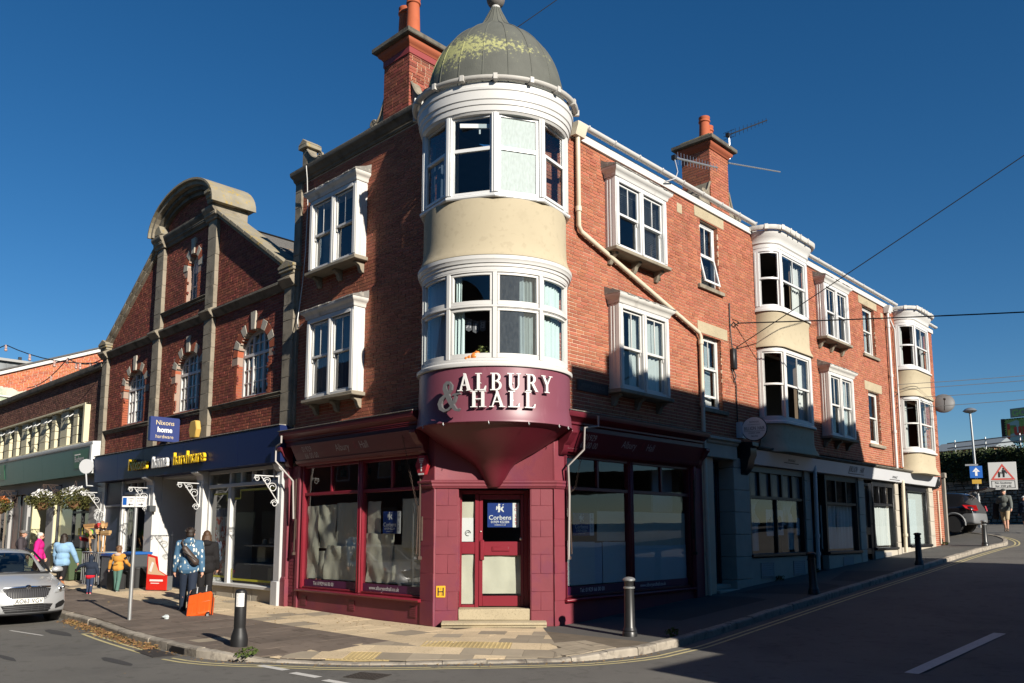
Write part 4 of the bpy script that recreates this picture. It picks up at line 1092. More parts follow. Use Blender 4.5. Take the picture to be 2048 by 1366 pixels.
paper(CH,ul+0.05,ul+0.30,1.96,2.28,DD-0.056,'short cream paper at the top of the sidelight by the red door',seed=3)
pn=paper(CH,ul+0.05,ul+0.28,1.53,1.98,DD-0.05,'white notice with a round emblem in the upper sidelight by the red door',print_white,0.002,4,group='notices behind the shop glass')
m=MB()
c0=(ul+0.165,1.69)
m.tube([CH(c0[0]+0.05*math.cos(i*0.314),DD-0.043,c0[1]+0.05*math.sin(i*0.314))for i in range(17)],0.005,5);m.tube([CH(c0[0]+0.025*math.cos(i*0.4),DD-0.043,c0[1]+0.02*math.sin(i*0.4))for i in range(10)],0.004,5)
m.build('emblem',print_black,pn)
m=MB();m.box(CH,ul+0.005,ur-0.005,-0.60,-0.02,0.105,0.31);m.build('door_step',stone_cream,corner,bevel=0.012)
m=MB();prof=[(-0.1,0.0),(0.24,0.0),(0.24,0.03),(0.27,0.05),(0.27,0.085),(0.22,0.102),(-0.1,0.104)]
m.prism(CH,prof,-0.95,0.95);m.build('lower_step',stone_cream,corner,bevel=0.006)
# ---------- the two Albury shopfronts
def shopfront(F,u0,u1,um,parent,zsill=0.48,zst=(0.0,0.0),left=True,um2=None):
 """u0..u1: the glazed width, um: the middle mullion"""
 fr=MB()
 fr.box(F,u0-0.12,u1+0.08,-0.10,-0.02,zst[0]-0.35,zsill-0.05)
 st=fr.build('stall_riser',maroon_wood if False else maroon_wall,parent)
 if left:
  for a in(u0+0.05,(u0+u1)/2-0.2,u1-0.28):
   q=MB();z=0.2-(a-u0)*0.0
   q.box(F,a,a+0.20,-0.02,-0.008,z-0.08,z+0.12);st2=q.build('vent_plate',maroon_wood,st)
   q=MB()
   for i in range(5):q.box(F,a+0.02,a+0.18,-0.008,-0.004,z-0.06+i*0.034,z-0.045+i*0.034)
   q.build('vent',maroon_wall,st)
 sl=MB();sl.prism(F,[(-0.12,zsill),(0.06,zsill-0.012),(0.075,zsill-0.03),(0.06,zsill-0.065),(-0.02,zsill-0.075),(-0.12,zsill-0.075)],u0-0.12,u1+0.06)
 sl.build('shop_sill',red_wood,parent,bevel=0.006)
 z0,zt,z1=zsill+0.005,2.545,3.18
 f=MB()
 f.box(F,u0-0.10,u0,-0.16,-0.03,z0,z1);f.box(F,u1,u1+0.08,-0.16,-0.03,z0,z1)
 f.box(F,um-0.085,um+0.085,-0.16,-0.04,z0,z1);f.tube([F(um-0.03,-0.035,z0),F(um-0.03,-0.035,z1)],0.03,8);f.tube([F(um+0.035,-0.035,z0),F(um+0.035,-0.035,z1)],0.03,8)
 f.box(F,u0-0.045,u0-0.01,-0.03,-0.01,z0,z1)
 for a,b in((u0,um-0.085),(um+0.085,u1)):
  f.box(F,a,b,-0.13,-0.055,z0,z0+0.04);f.box(F,a,b,-0.13,-0.05,zt-0.035,zt+0.035);f.box(F,a,b,-0.13,-0.05,z1-0.05,z1)
  c=(a+b)/2;f.box(F,c-0.03,c+0.03,-0.12,-0.055,zt+0.035,z1-0.05)
 fo=f.build('shop_window',red_wood if left else maroon_wood,parent,bevel=0.006)
 for a,b in((u0,um-0.085),(um+0.085,u1)):
  pane(F,a-0.01,b+0.01,z0+0.03,zt-0.03,-0.10,fo,glass_shop)
  c=(a+b)/2
  pane(F,a-0.01,c-0.02,zt+0.03,z1-0.04,-0.10,fo,glass_shop);pane(F,c+0.02,b+0.01,zt+0.03,z1-0.04,-0.10,fo,glass_shop)
 h=MB();h.prism(F,[(-0.2,3.18),(0.02,3.18),(0.05,3.21),(0.10,3.225),(0.12,3.26),(0.14,3.29),(-0.2,3.29)],u0-0.16,u1+0.16)
 h.build('fascia_moulding',maroon_wood,parent,bevel=0.004)
 h=MB();h.prism(F,[(-0.2,3.29),(0.12,3.29),(0.30,3.62),(-0.2,3.62)],u0-0.10,u1+0.22);fas=h.build('fascia',maroon_wood,parent)
 h=MB();h.prism(F,[(-0.2,3.62),(0.22,3.62),(0.22,3.72),(0.26,3.74),(0.26,3.78),(0.32,3.82),(0.40,3.86),(0.42,3.92),(0.42,3.955),(-0.1,4.01),(-0.2,4.01)],u0-0.42,u1+0.24)
 h.build('shop_cornice',maroon_wood,parent,bevel=0.005)
 h=MB();h.prism(F,[(-0.02,4.012),(0.43,3.957),(0.44,3.965),(0.44,3.975),(-0.02,4.03)],u0-0.44,u1+0.26);h.build('lead_flashing',lead,parent,smooth=0)
 return fo,fas
foL,fasL=shopfront(FL,-6.08,-1.99,-3.965,corner,left=True)
foR,fasR=shopfront(FR,1.98,6.35,4.08,corner,left=False)
TILT=math.atan2(0.18,0.33)
def on_fascia(s,F,u,zfrac,h,mat,parent,**k):text(s,F,u,0.12+0.18*zfrac+0.004,3.29+0.33*zfrac,h,mat,parent,tilt=TILT,**k)
for F,par,off in((FL,fasL,-5.80),(FR,fasR,2.18)):
 on_fascia('01929',F,off+0.02,0.52,0.125,print_grey,par,w=0.82);on_fascia('66 00 00',F,off+(0.03 if F is FL else-0.02),0.10,0.125,print_grey,par,w=0.82)
 on_fascia('Albury',F,off+1.27,0.35,0.155,print_grey,par,w=0.80);on_fascia('&',F,off+1.92,0.35,0.17,red_wood,par,w=0.9);on_fascia('Hall',F,off+2.13,0.35,0.155,print_grey,par,w=0.80)
band_m=M('purple_film',(0.075,0.010,0.055),0.3,0.5)
for F,a,b,s,par,uo in((FL,-6.05,-4.07,'Tel: 01929 66 00 00',foL,-5.70),(FL,-3.86,-1.98,'www.alburyandhall.co.uk',foL,-3.66),(FR,2.0,3.95,'Tel: 01929 66 00 00',foR,2.42),(FR,4.2,6.3,'www.alburyandhall.co.uk',foR,4.42)):
 q=MB();q.box(F,a,b,-0.099,-0.094,0.53,0.68);q.build('window_band',band_m,par);text(s,F,uo,-0.091,0.565,0.075,print_white,par,w=0.88,bold=0.006)
for F,us in((FL,(-6.62,-1.86)),(FR,(1.80,6.62))):
 for u in us:
  q=MB();P=[(0,3.62),(0.34,3.62),(0.34,3.56),(0.28,3.50),(0.24,3.42),(0.14,3.34),(0.12,3.25),(0.06,3.17),(0,3.15)]
  q.prism(F,P,u-0.085,u+0.085);q.build('corbel',maroon_wood,corner,bevel=0.01)
m=MB();m.box(FL,-6.78,-6.60,-0.2,0.06,-0.2,3.2);m.box(FL,-6.80,-6.57,-0.2,0.09,-0.2,0.66);m.box(FL,-6.80,-6.58,-0.2,0.09,2.95,3.15)
m.prism(FL,[(0.06,0.66),(0.09,0.66),(0.06,0.72)],-6.78,-6.60)
m.build('pilaster',maroon_wall,corner,bevel=0.012)
brick_wall(FL,lay_bricks(-6.56,-6.30,0.0,3.15,seed=8),maroon_wall,corner,0.0,0)
m=MB();m.box(FL,-6.58,-6.20,-0.25,-0.009,-0.2,3.2);m.box(FL,-6.29,-6.19,-0.2,0.02,-0.2,3.18);m.box(FR,6.43,6.78,-0.25,0.06,0.0,3.9);m.build('shop_pilaster',maroon_wall,corner,bevel=0.006)
for F,u,s in((FL,-6.30,1),(FL,-1.93,-1),(FR,1.93,1),(FR,6.42,-1)):
 q=MB();q.box(F,u-0.03,u+0.03,-0.02,0.03,1.55,2.0);q.tube([F(u,0.05,2.9),F(u,0.05,1.2)],0.018,6);q.tube([F(u+0.03*s,0.06,2.2),F(u+0.05*s,0.08,1.3)],0.014,6);q.box(F,u-0.02,u+0.02,0.0,0.09,1.2,1.26)
 q.build('awning_arm',rust_iron,corner)
def chain(F,pts,name='chain'):
 q=MB();P=[Vector(F(*p))for p in pts];L=0
 for a,b in zip(P,P[1:]):
  n=max(1,int((b-a).length/0.045))
  for i in range(n):
   c=a+(b-a)*((i+0.5)/n);k=i%2
   w=Vector((0.012,0.012,0))if k else Vector((0.012,-0.012,0));t=(b-a).normalized()*0.026
   q.tube([c-t,c-t*0.5+w,c+t*0.5+w,c+t,c+t*0.5-w,c-t*0.5-w],0.004,4,closed=True)
 q.build(name,rust_iron,corner,smooth=0)
chain(FL,[(-2.25,0.25,3.55),(-2.15,0.2,3.1),(-2.1,0.1,2.6),(-2.0,0.06,2.2),(-1.96,0.06,1.9)]);chain(FR,[(2.2,0.26,3.5),(2.1,0.2,3.0),(2.08,0.1,2.55),(1.98,0.06,2.45)]);chain(FR,[(6.42,0.1,3.1),(6.4,0.08,2.4)])
m=MB();m.tube([FL(*p)for p in[(-6.30,0.46,3.85),(-6.30,0.46,3.70),(-6.62,0.40,3.64),(-6.62,0.40,3.3),(-6.30,0.13,2.85),(-6.28,0.10,2.0)]],0.022,7)
m.tube([FR(*p)for p in[(2.35,0.46,3.92),(2.35,0.46,3.72),(1.98,0.42,3.66),(1.98,0.40,3.25),(1.80,0.16,2.95),(1.90,0.1,2.4),(1.91,0.06,1.2)]],0.022,7)
m.build('conduit',M('conduit_grey',(0.36,0.33,0.31),0.5,0.4),corner,smooth=50)
sheets=[(FL,-6.06,-5.62,0.70,2.28,'long creased paper sheet at the far left of the left shop window',0.03),(FL,-5.66,-4.98,1.36,2.30,'upper folded paper sheet left of the middle of the left shop window',0.035),(FL,-5.0,-4.06,1.35,2.33,'plain upper paper sheet beside the red mullion in the left shop window',0.012),(FL,-5.35,-4.06,0.70,1.42,'low crumpled paper sheet left of the red mullion',0.03),(FL,-5.70,-5.30,0.70,1.30,'dark folded low paper strip in the left shop window',0.03),(FL,-3.88,-3.45,1.50,2.33,'upper paper sheet right of the red mullion in the left shop window',0.01),(FL,-2.70,-1.99,1.40,2.36,'upper paper sheet at the right edge of the left shop window',0.012),(FL,-3.88,-3.0,0.70,1.68,'shiny crumpled sheet low down right of the red mullion',0.03),(FL,-3.1,-1.99,0.70,1.46,'wide low paper sheet under the blue sign in the left shop window',0.02)]
for i,(F,a,b,z0,z1,lab,cr)in enumerate(sheets):paper(F,a,b,z0,z1,-0.16-0.02*(i%3),lab,None,cr,20+i,edge=0.02,fold=cr*0.6)
sheetsR=[(2.0,2.22,1.53,2.17,'narrow cream sheet left of the blue sign in the right shop window',paper_m),(3.05,3.98,1.53,2.13,'cream sheet right of the blue sign in the right shop window',paper_m),(2.0,2.95,0.70,1.52,'white film on the low left of the right shop window',paper_white),(2.96,3.20,0.70,1.50,'bluish white strip low in the right shop window',M('film_blue',(0.50,0.57,0.66),0.8)),(3.21,3.98,0.70,1.51,'white film beside the dark mullion in the right shop window',paper_white),(4.2,6.3,1.42,2.13,'upper cream sheet in the far pane of the right shop window',paper_m),(4.2,6.3,0.62,1.42,'white film along the bottom of the far pane of the right shop window',paper_white)]
for i,(a,b,z0,z1,lab,mt)in enumerate(sheetsR):paper(FR,a,b,z0,z1,-0.135-0.012*(i%2),lab,mt,0.006,40+i,edge=0.012)
m=MB();m.box(FR,5.5,6.3,-0.5,-0.46,2.16,3.12);m.build('inner_partition',M('pale_partition',(0.42,0.43,0.44),0.8),corner)
blue_sign=M('sign_blue',(0.008,0.035,0.20),0.4,0.5);red_ink=M('red_ink',(0.45,0.012,0.02),0.5)
def tolet(F,u,z,w,h,d,label,red=True):
 t=thing('to_let_sign',label,'sign',F(u+w/2,d,z),F.a,'estate agent boards in the empty shop')
 m=MB();m.box(F,u,u+w*0.80,d-0.004,d,z,z+h);m.build('panel',blue_sign,t)
 m=MB();m.box(F,u+w*0.80,u+w,d-0.004,d,z,z+h);m.build('side_strip',print_white,t)
 c=u+w*0.40
 for s,zz,hh,ww in(('Corbens',0.315,0.125,1.02),('01929 422284',0.17,0.068,0.92),('corbens.co.uk',0.075,0.038,1.05)):text(s,F,c,d+0.003,z+h*zz,hh*h/0.46*0.46*1.45,print_white,t,w=ww,align='CENTER',bold=0.008)
 m=MB();k=h*0.30;ox,oz=c,z+h*0.62
 for poly in([(-0.3,0),(-0.05,0),(0.05,0.5),(0.0,0.9),(-0.25,0.95),(-0.4,0.6),(-0.25,0.3)],[(0.05,0.35),(0.45,0.02),(0.55,0.08),(0.3,0.45),(0.5,0.7),(0.42,0.85),(0.15,0.62)],[(-0.3,0.95),(-0.05,0.95),(0.05,1.1),(-0.2,1.2)],[(-0.55,0.3),(-0.42,0.35),(-0.4,0.85),(-0.55,0.8)],[(0.3,0.9),(0.55,1.1),(0.4,1.12)]):
  m.slab(F,[(ox+x*k,oz+y*k)for x,y in poly],d+0.001,d+0.003)
 m.build('emblem',print_white,t,smooth=0)
 for i,ch in enumerate('TO'):text(ch,F,u+w*0.90,d+0.003,z+h*(0.83-i*0.15),h*0.105,red_ink if red else navy,t,align='CENTER',bold=0.012)
 for i,ch in enumerate('LET'):text(ch,F,u+w*0.90,d+0.003,z+h*(0.44-i*0.17),h*0.105,red_ink if red else navy,t,align='CENTER',bold=0.012)
 return t
def fix_rot(t):
 """children were placed in world axes: cancel the holder's turn"""
 if abs(t.rotation_euler.z)<1e-9:return
 rz=t.rotation_euler.z;c,s=math.cos(-rz),math.sin(-rz)
 for ch in t.children:
  if ch.type=='MESH':
   for v in ch.data.vertices:x,y=v.co.x,v.co.y;v.co.x,v.co.y=c*x-s*y,s*x+c*y
   ch.data.update()
fix_rot(tolet(FL,-3.29,1.68,0.56,0.44,-0.13,'blue and white to let sign among paper in the left shop window',False))
fix_rot(tolet(CH,dl+0.16,1.80,0.60,0.46,DD-0.045,'blue and white to let sign behind the glass of the red door'))
fix_rot(tolet(FR,2.27,1.64,0.65,0.44,-0.125,'blue and white to let sign in the shaded right shop window',False))
for i,u in enumerate((-5.25,-4.35,-3.2,-2.4)):
 t=thing('spotlight','small black spotlight hanging at the head of the left shop window','spotlight',FL(u,-0.5,3.0),0,'spotlights in the left shop window')
 q=MB();q.box(FL,u-0.045,u+0.045,-0.55,-0.45,2.93,3.07);q.tube([FL(u,-0.5,3.07),FL(u,-0.5,3.3)],0.012,6);q.build('lamp_head',plastic_black,t)
# ---------- side street ground floor: door recess and the hair salon
m=MB()
for(a,b,d0,d1,z0,z1)in((8.36,9.16,-0.6,0.02,0.0,3.55),(12.42,12.72,-0.4,0.02,0.4,3.5),(16.4,16.86,-0.5,0.02,0.6,3.5),(19.68,20.0,-0.4,0.03,0.8,3.5),(23.36,23.85,-0.4,0.02,1.0,3.4)):
 m2=MB();z=z0
 while z<z1:m2.box(FR,a,b,d0,d1-(0.003 if int(z*10)%2 else 0),z,min(z+0.55,z1)-0.006);z+=0.55
 m2.build('stone_pillar',stone_pale,corner,bevel=0.012)
m=MB();m.prism(FR,[(-0.25,3.48),(0.10,3.48),(0.10,3.80),(0.14,3.82),(0.16,3.88),(0.22,3.90),(0.22,3.97),(-0.25,4.0)],6.95,8.42);m.build('door_lintel',stone_pale,corner,bevel=0.01)
m=MB();m.box(FR,23.86,25.04,-0.25,-0.009,0.6,4.0);m.box(FR,6.78,7.4,-0.25,0.0,0.0,3.48);m.build('side_wall',mortar,corner)
brick_wall(FR,lay_bricks(23.88,25.04,0.9,4.0,seed=31),brick_red,corner,0.0,0)
m=MB();DF=-0.42
m.box(FR,7.42,7.52,DF-0.06,DF+0.02,0.42,3.45);m.box(FR,8.26,8.36,DF-0.06,DF+0.02,0.42,3.45);m.box(FR,7.52,8.26,DF-0.06,DF+0.02,2.74,2.84);m.box(FR,7.52,8.26,DF-0.06,DF+0.02,3.38,3.45)
dmat=M('door_blueblack',(0.012,0.016,0.03),0.35,0.5)
m.build('door_frame',dmat,corner,bevel=0.006)
m=MB();m.box(FR,7.53,8.25,DF-0.05,DF,0.45,2.73)
d2=m.build('door',dmat,corner)
m=MB()
for a,b,z0,z1 in((7.60,7.84,1.45,2.62),(7.94,8.18,1.45,2.62),(7.60,7.84,0.58,1.2),(7.94,8.18,0.58,1.2)):
 for q in((a-0.02,b+0.02,z0-0.02,z0),(a-0.02,b+0.02,z1,z1+0.02),(a-0.02,a,z0,z1),(b,b+0.02,z0,z1)):m.box(FR,q[0],q[1],DF,DF+0.015,q[2],q[3])
m.build('panel_moulding',dmat,d2)
for a,b in((7.60,7.84),(7.94,8.18)):pane(FR,a,b,1.45,2.62,DF+0.008,d2,M('dim_glass',(0.05,0.06,0.075),0.15,0.6))
m=MB();m.box(FR,7.75,8.03,DF,DF+0.012,1.28,1.40);m.build('letter_plate',steel,d2,bevel=0.004)
pane(FR,7.52,7.86,2.84,3.38,DF-0.02,corner,M('dim_glass2',(0.09,0.10,0.115),0.2,0.5));pane(FR,7.92,8.26,2.84,3.38,DF-0.02,corner,MATS['dim_glass2'])
m=MB();m.box(FR,7.4,8.36,-0.55,0.10,0.15,0.34);m.box(FR,7.4,8.36,-0.55,-0.15,0.34,0.45);m.build('door_step',stone_pale,corner,bevel=0.015)
m=MB();m.box(FR,6.78,8.4,-0.9,-0.6,0.0,3.6);m.build('recess_wall',room_dark,corner)
m=MB();m.prism(FR,[(0,3.95),(0.36,3.95),(0.36,3.84),(0.30,3.80),(0.30,3.62),(0.24,3.5),(0.2,3.32),(0.1,3.2),(0,3.12)],8.72,9.06);m.build('corbel',black_paint,corner,bevel=0.012)
salon_white=M('salon_fascia',(0.60,0.61,0.63),0.35,0.5,var=0.05)
m=MB();m.prism(FR,[(-0.2,3.42),(0.14,3.42),(0.26,3.78),(-0.2,3.78)],9.08,23.75);sf=m.build('salon_fascia',salon_white,corner,bevel=0.004)
m=MB();m.prism(FR,[(-0.2,3.785),(0.30,3.785),(0.36,3.83),(0.36,3.87),(-0.1,3.93),(-0.2,3.93)],9.08,9.9);m.prism(FR,[(-0.2,3.785),(0.28,3.785),(0.34,3.83),(0.34,3.87),(-0.1,3.93),(-0.2,3.93)],12.6,20.9);m.build('salon_cornice',stone_dark,corner,bevel=0.01)
m=MB();m.prism(FR,[(0,3.8),(0.3,3.8),(0.3,3.5),(0.2,3.36),(0,3.3)],23.76,23.95);m.build('corbel',black_paint,corner,bevel=0.01)
T2=math.atan2(0.12,0.36)
def on_salon(s,u,zf,h,**k):text(s,FR,u,0.14+0.12*zf+0.004,3.42+0.36*zf,h,print_black,sf,tilt=T2,**k)
on_salon('BILLION',15.3,0.38,0.17,w=0.62,shear=0.2);on_salon('HAIR',16.08,0.38,0.17,w=0.55,shear=0.2);on_salon('SWANAGE',19.0,0.30,0.085,w=0.8,shear=0.2);on_salon('SWANAGE',11.0,0.5,0.07,w=0.9)
m=MB()
def fbar(u0,u1,zf0,zf1):m.add([FR(u,0.14+0.12*z+0.005,3.42+0.36*z)for u,z in((u0,zf0),(u1,zf0),(u1,zf1),(u0,zf1))],[(0,1,2,3)])
fbar(15.25,16.5,0.20,0.25);fbar(15.22,15.26,0.2,0.85);fbar(18.8,19.8,0.15,0.2);fbar(10.8,11.7,0.36,0.41);m.build('lettering',print_black,sf,recalc=False)
def salon_window(u0,u1,z0,z1,zt,nt,mull,parent,rec=-0.06):
 f=MB()
 f.box(FR,u0-0.06,u0+0.05,rec-0.1,rec+0.04,z0-0.1,z1+0.1);f.box(FR,u1-0.05,u1+0.06,rec-0.1,rec+0.04,z0-0.1,z1+0.1)
 f.box(FR,u0-0.05,u1+0.05,rec-0.1,rec+0.03,z1,z1+0.16);f.box(FR,u0+0.05,u1-0.05,rec-0.1,rec+0.02,zt-0.04,zt+0.04)
 f.prism(FR,[(rec-0.1,z0),(rec+0.12,z0-0.01),(rec+0.12,z0-0.08),(rec-0.1,z0-0.1)],u0-0.08,u1+0.08)
 for c in mull:f.box(FR,c-0.025,c+0.025,rec-0.08,rec+0.01,z0,zt-0.04)
 for i in range(1,nt):c=u0+(u1-u0)*i/nt;f.box(FR,c-0.045,c+0.045,rec-0.09,rec+0.015,zt+0.04,z1)
 o=f.build('shop_window',black_paint,parent,bevel=0.005)
 cuts=[u0]+list(mull)+[u1]
 for a,b in zip(cuts,cuts[1:]):pane(FR,a+0.01,b-0.01,z0,zt,rec-0.05,o,glass_shop)
 for i in range(nt):pane(FR,u0+(u1-u0)*i/nt+0.02,u0+(u1-u0)*(i+1)/nt-0.02,zt,z1,rec-0.05,o,M('upper_dim_glass',(0.10,0.125,0.145),0.2,0.5)if mull else glass_shop)
 return o
w1=salon_window(9.22,12.40,1.16,3.25,2.6,5,(10.77,),corner)
w2=salon_window(13.95,16.32,1.14,3.25,2.56,3,(),corner)
w3=salon_window(17.72,19.62,1.20,3.22,2.62,3,(),corner)
net=M('net_curtain',(0.62,0.64,0.62),0.9,0.1)
for(a,b,z0,z1,wv,p)in((14.0,16.28,1.2,2.5,9,w2),(17.78,19.58,1.25,2.58,9,w3)):
 q=MB();curtain(q,FR,a,b,-0.2,z0,z1,wv,0.035);q.build('curtain',net,p,smooth=60)
q=MB()
for c in(9.9,12.0):
 for i in range(1):
  curtain(q,FR,c-0.55,c+0.25,-0.25,1.9,2.55,6,0.03,0.6,int(c));curtain(q,FR,c-0.22,c+0.12,-0.25,1.22,1.95,3,0.03,0,int(c))
q.build('curtain',net,w1,smooth=60)
for i,(u0,u1,z0,z1)in enumerate(((10.3,10.72,1.6,2.3),(10.85,11.3,1.62,2.3),(11.62,11.85,1.85,2.2),(12.1,12.3,1.62,2.1))):
 p_=paper(FR,u0,u1,z0,z1,-0.14,['wide printed poster left of the middle bar in the salon window','poster of a dark head right of the middle bar in the salon window','small plain notice between posters and tied curtain in the salon window','narrow notice at the right edge of the salon window'][i],M('poster_pale',(0.52,0.52,0.54),0.8),0.001,60+i,'posters in the salon window',name='poster')
 q=MB()
 if i==1:q.slab(FR,[(11.08+0.12*math.cos(a*0.35),1.95+0.2*math.sin(a*0.35))for a in range(18)],-0.132,-0.129)
 elif i==0:
  for k in range(4):q.box(FR,10.36+0.08*k,10.40+0.08*k,-0.132,-0.129,1.75,2.0+0.05*(k%3))
 if q.f:q.build('print',M('ink_dim',(0.05,0.05,0.09),0.7),p_)
q=MB();q.box(FR,14.9,15.08,-0.13,-0.126,1.85,2.3);tag(q.build('notice',print_grey,None),'white paper strip in the second salon window','notice','posters in the salon window')
def lvent(u,z,parent,w=0.72,h=0.40):
 q=MB();q.box(FR,u,u+w,0.0,0.02,z,z+0.03);q.box(FR,u,u+w,0.0,0.02,z+h-0.03,z+h);q.box(FR,u,u+0.03,0.0,0.02,z+0.03,z+h-0.03);q.box(FR,u+w-0.03,u+w,0.0,0.02,z+0.03,z+h-0.03)
 v=q.build('vent',M('vent_grey',(0.30,0.29,0.28),0.6),parent);q=MB();n=6
 for i in range(n):zz=z+0.04+(h-0.08)*i/n;q.prism(FR,[(-0.005,zz+0.05),(0.02,zz+0.01),(0.022,zz+0.02),(-0.003,zz+0.06)],u+0.03,u+w-0.03)
 q.build('louvre',MATS['vent_grey'],v)
m=MB();m.box(FR,9.16,12.42,-0.2,-0.002,0.1,1.05);m.box(FR,13.9,16.4,-0.2,-0.002,0.3,1.03);m.box(FR,17.62,19.68,-0.2,-0.002,0.5,1.09);m.box(FR,20.0,23.36,-0.2,-0.012,0.6,1.16)
sr=m.build('stall_riser',stone_pale,corner,bevel=0.006)
lvent(9.62,0.53,sr);lvent(11.5,0.53,sr);lvent(14.9,0.66,sr,0.8,0.3);lvent(18.4,0.86,sr,0.6,0.16)
m=MB();m.box(FR,12.72,13.95,-1.0,-0.9,0.3,3.6);m.box(FR,12.72,13.9,-0.9,0.06,0.3,0.62);m.build('recess_wall',black_paint,corner)
m=MB();m.box(FR,16.86,17.02,-0.14,-0.05,0.95,3.3);m.box(FR,17.42,17.66,-0.14,-0.04,0.75,3.3);m.box(FR,17.02,17.42,-0.14,-0.05,3.2,3.3);m.box(FR,17.02,17.42,-0.13,-0.05,1.62,1.85);m.box(FR,17.02,17.42,-0.13,-0.05,1.0,1.18);m.box(FR,17.47,17.5,-0.04,0.02,1.95,1.98)
sd=m.build('door',black_paint,corner,bevel=0.005);pane(FR,17.0,17.44,1.85,3.22,-0.1,sd,glass_shop);pane(FR,17.0,17.44,1.16,1.64,-0.1,sd,glass_shop)
q=MB();curtain(q,FR,17.02,17.42,-0.18,1.15,3.2,4,0.02);q.build('curtain',net,sd,smooth=60)
m=MB();m.box(FR,20.84,21.0,-0.2,-0.06,1.0,3.25);m.box(FR,21.04,21.2,-0.2,-0.05,1.1,3.25);m.box(FR,23.2,23.34,-0.2,-0.05,1.1,3.25);m.box(FR,21.0,23.3,-0.2,-0.05,3.18,3.4);m.prism(FR,[(-0.2,1.26),(0.06,1.25),(0.06,1.17),(-0.2,1.16)],21.05,23.36);m.box(FR,20.2,20.84,-0.4,-0.3,1.0,3.3)
ed=m.build('shop_window',black_paint,corner,bevel=0.005);pane(FR,21.18,23.22,1.25,3.2,-0.11,ed,glass_shop)
q=MB();q.box(FR,21.2,23.2,-0.22,-0.2,1.27,3.18);q.build('blind',M('blind_white',(0.55,0.58,0.56),0.8,var=0.05),ed);q=MB();q.box(FR,21.2,22.4,-0.19,-0.185,1.3,2.9);q.build('blind_sheet',paper_white,ed)
m=MB();m.box(FR,20.84,21.04,-0.17,-0.1,1.05,3.18);m.build('door',black_paint,corner)
# ================================================================== GABLED HARDWARE SHOP
gab=thing('gabled_building','brown brick gabled building with a segmental stone pediment over the hardware shop','building',(-12.6,0,0))
NXP=[(-18.68,-18.26),(-14.62,-14.14),(-11.22,-10.72),(-7.03,-6.58)]
ARCH=[(-16.1,0.83,5.06,6.20,0.60),(-12.32,0.81,5.06,6.18,0.62),(-8.62,0.80,5.06,6.18,0.63),(-12.32,0.36,8.27,9.24,0.46)]
def gkeep(z):
 a,b=-18.6,-6.6
 if z>7.85:
  a=max(a,-18.4+(z-7.85)/(10.30-7.85)*3.75);b=min(b,-7.05-(z-8.05)/(10.40-8.05)*3.75 if z>8.05 else b)
  if z>10.3:a=max(a,-14.5);b=min(b,-10.8)
 if z>10.5:
  t=min(1,(z-10.5)/1.05);w=1.75*math.sqrt(max(0,1-t*t));a,b=-12.65-w,-12.65+w
 return a,b
def in_arch(ext):
 def f(u,z):
  for c,w,z0,zs,r in ARCH:
   if abs(u-c)<w and z0<z<=zs:return True
   if z>zs and((u-c)/(w+ext))**2+((z-zs)/(r+ext))**2<1:return True
   if ext and zs-0.18<z<=zs and abs(u-c)<w+ext:return True
   if ext and abs(u-c)<0.13 and zs<z<zs+r+0.42:return True
  return False
 return f
bk=lay_bricks(-18.6,-6.6,4.05,11.5,[in_arch(0.25)],gkeep,seed=41)
brick_wall(FL,bk,brick_brown,gab,0.0,300,42)
wm_=MB();n=160;zt_cache=[]
for i in range(n):
 a=-18.62+12.06*i/n;b=-18.62+12.06*(i+1)/n;c=(a+b)/2
 top=4.0
 for z in[4.0+0.02*k for k in range(390)]:
  ka,kb=gkeep(z)
  if ka<=c<=kb:top=z
 cuts=[]
 for ac,w,z0,zs,r in ARCH:
  if abs(c-ac)<w:cuts.append((z0,zs+r*math.sqrt(max(0,1-((c-ac)/w)**2))))
 z=3.98
 for c0,c1 in sorted(cuts):wm_.box(FL,a,b,-0.3,-0.009,z,c0);z=c1
 if top>z:wm_.box(FL,a,b,-0.3,-0.009,z,top)
wm_.build('wall',mortar_brown,gab,smooth=0)
for a,b in NXP:
 top={0:7.5,1:10.3,2:10.3,3:7.55}[NXP.index((a,b))];z=4.1;rg=random.Random(int(-a))
 while z<top-0.02:
  h=rg.uniform(0.36,0.5);z2=min(z+h,top)
  if top-z2<0.15:z2=top
  q=MB();q.box(FL,a+rg.uniform(0,0.012),b-rg.uniform(0,0.012),-0.25,0.11+rg.uniform(-0.004,0.004),z+0.003,z2);q.build('pilaster_stone',stone_grey,gab,bevel=0.008);z=z2
STR=[(-0.1,7.48),(0.04,7.48),(0.06,7.52),(0.10,7.55),(0.13,7.60),(0.17,7.63),(0.17,7.68),(0.02,7.76),(-0.1,7.76)]
q=MB()
for a,b in((-18.26,-14.62),(-14.14,-11.22),(-10.72,-7.03)):q.prism(FL,STR,a,b)
q.build('string_course',stone_dark,gab,bevel=0.006)
for a,b in NXP:
 q=MB();q.prism(FL,[(d+0.10 if d>0 else d,z)for d,z in STR],a-0.05,b+0.05);q.build('string_cap',stone_grey,gab,bevel=0.008)
for a,b,k in((-18.68,-18.26,-1),(-7.03,-6.58,1)):
 q=MB();q.box(FL,a-0.06,b+0.06,-0.3,0.18,7.76,7.84);q.box(FL,a-0.10,b+0.10,-0.3,0.22,7.84,7.92);q.slab(FL,[(a-0.12,7.92),(b+0.12,7.92),(b+0.12,7.99),((a+b)/2,8.12),(a-0.12,7.99)],-0.3,0.24);q.build('kneeler_stone',stone_lichen,gab,bevel=0.012)
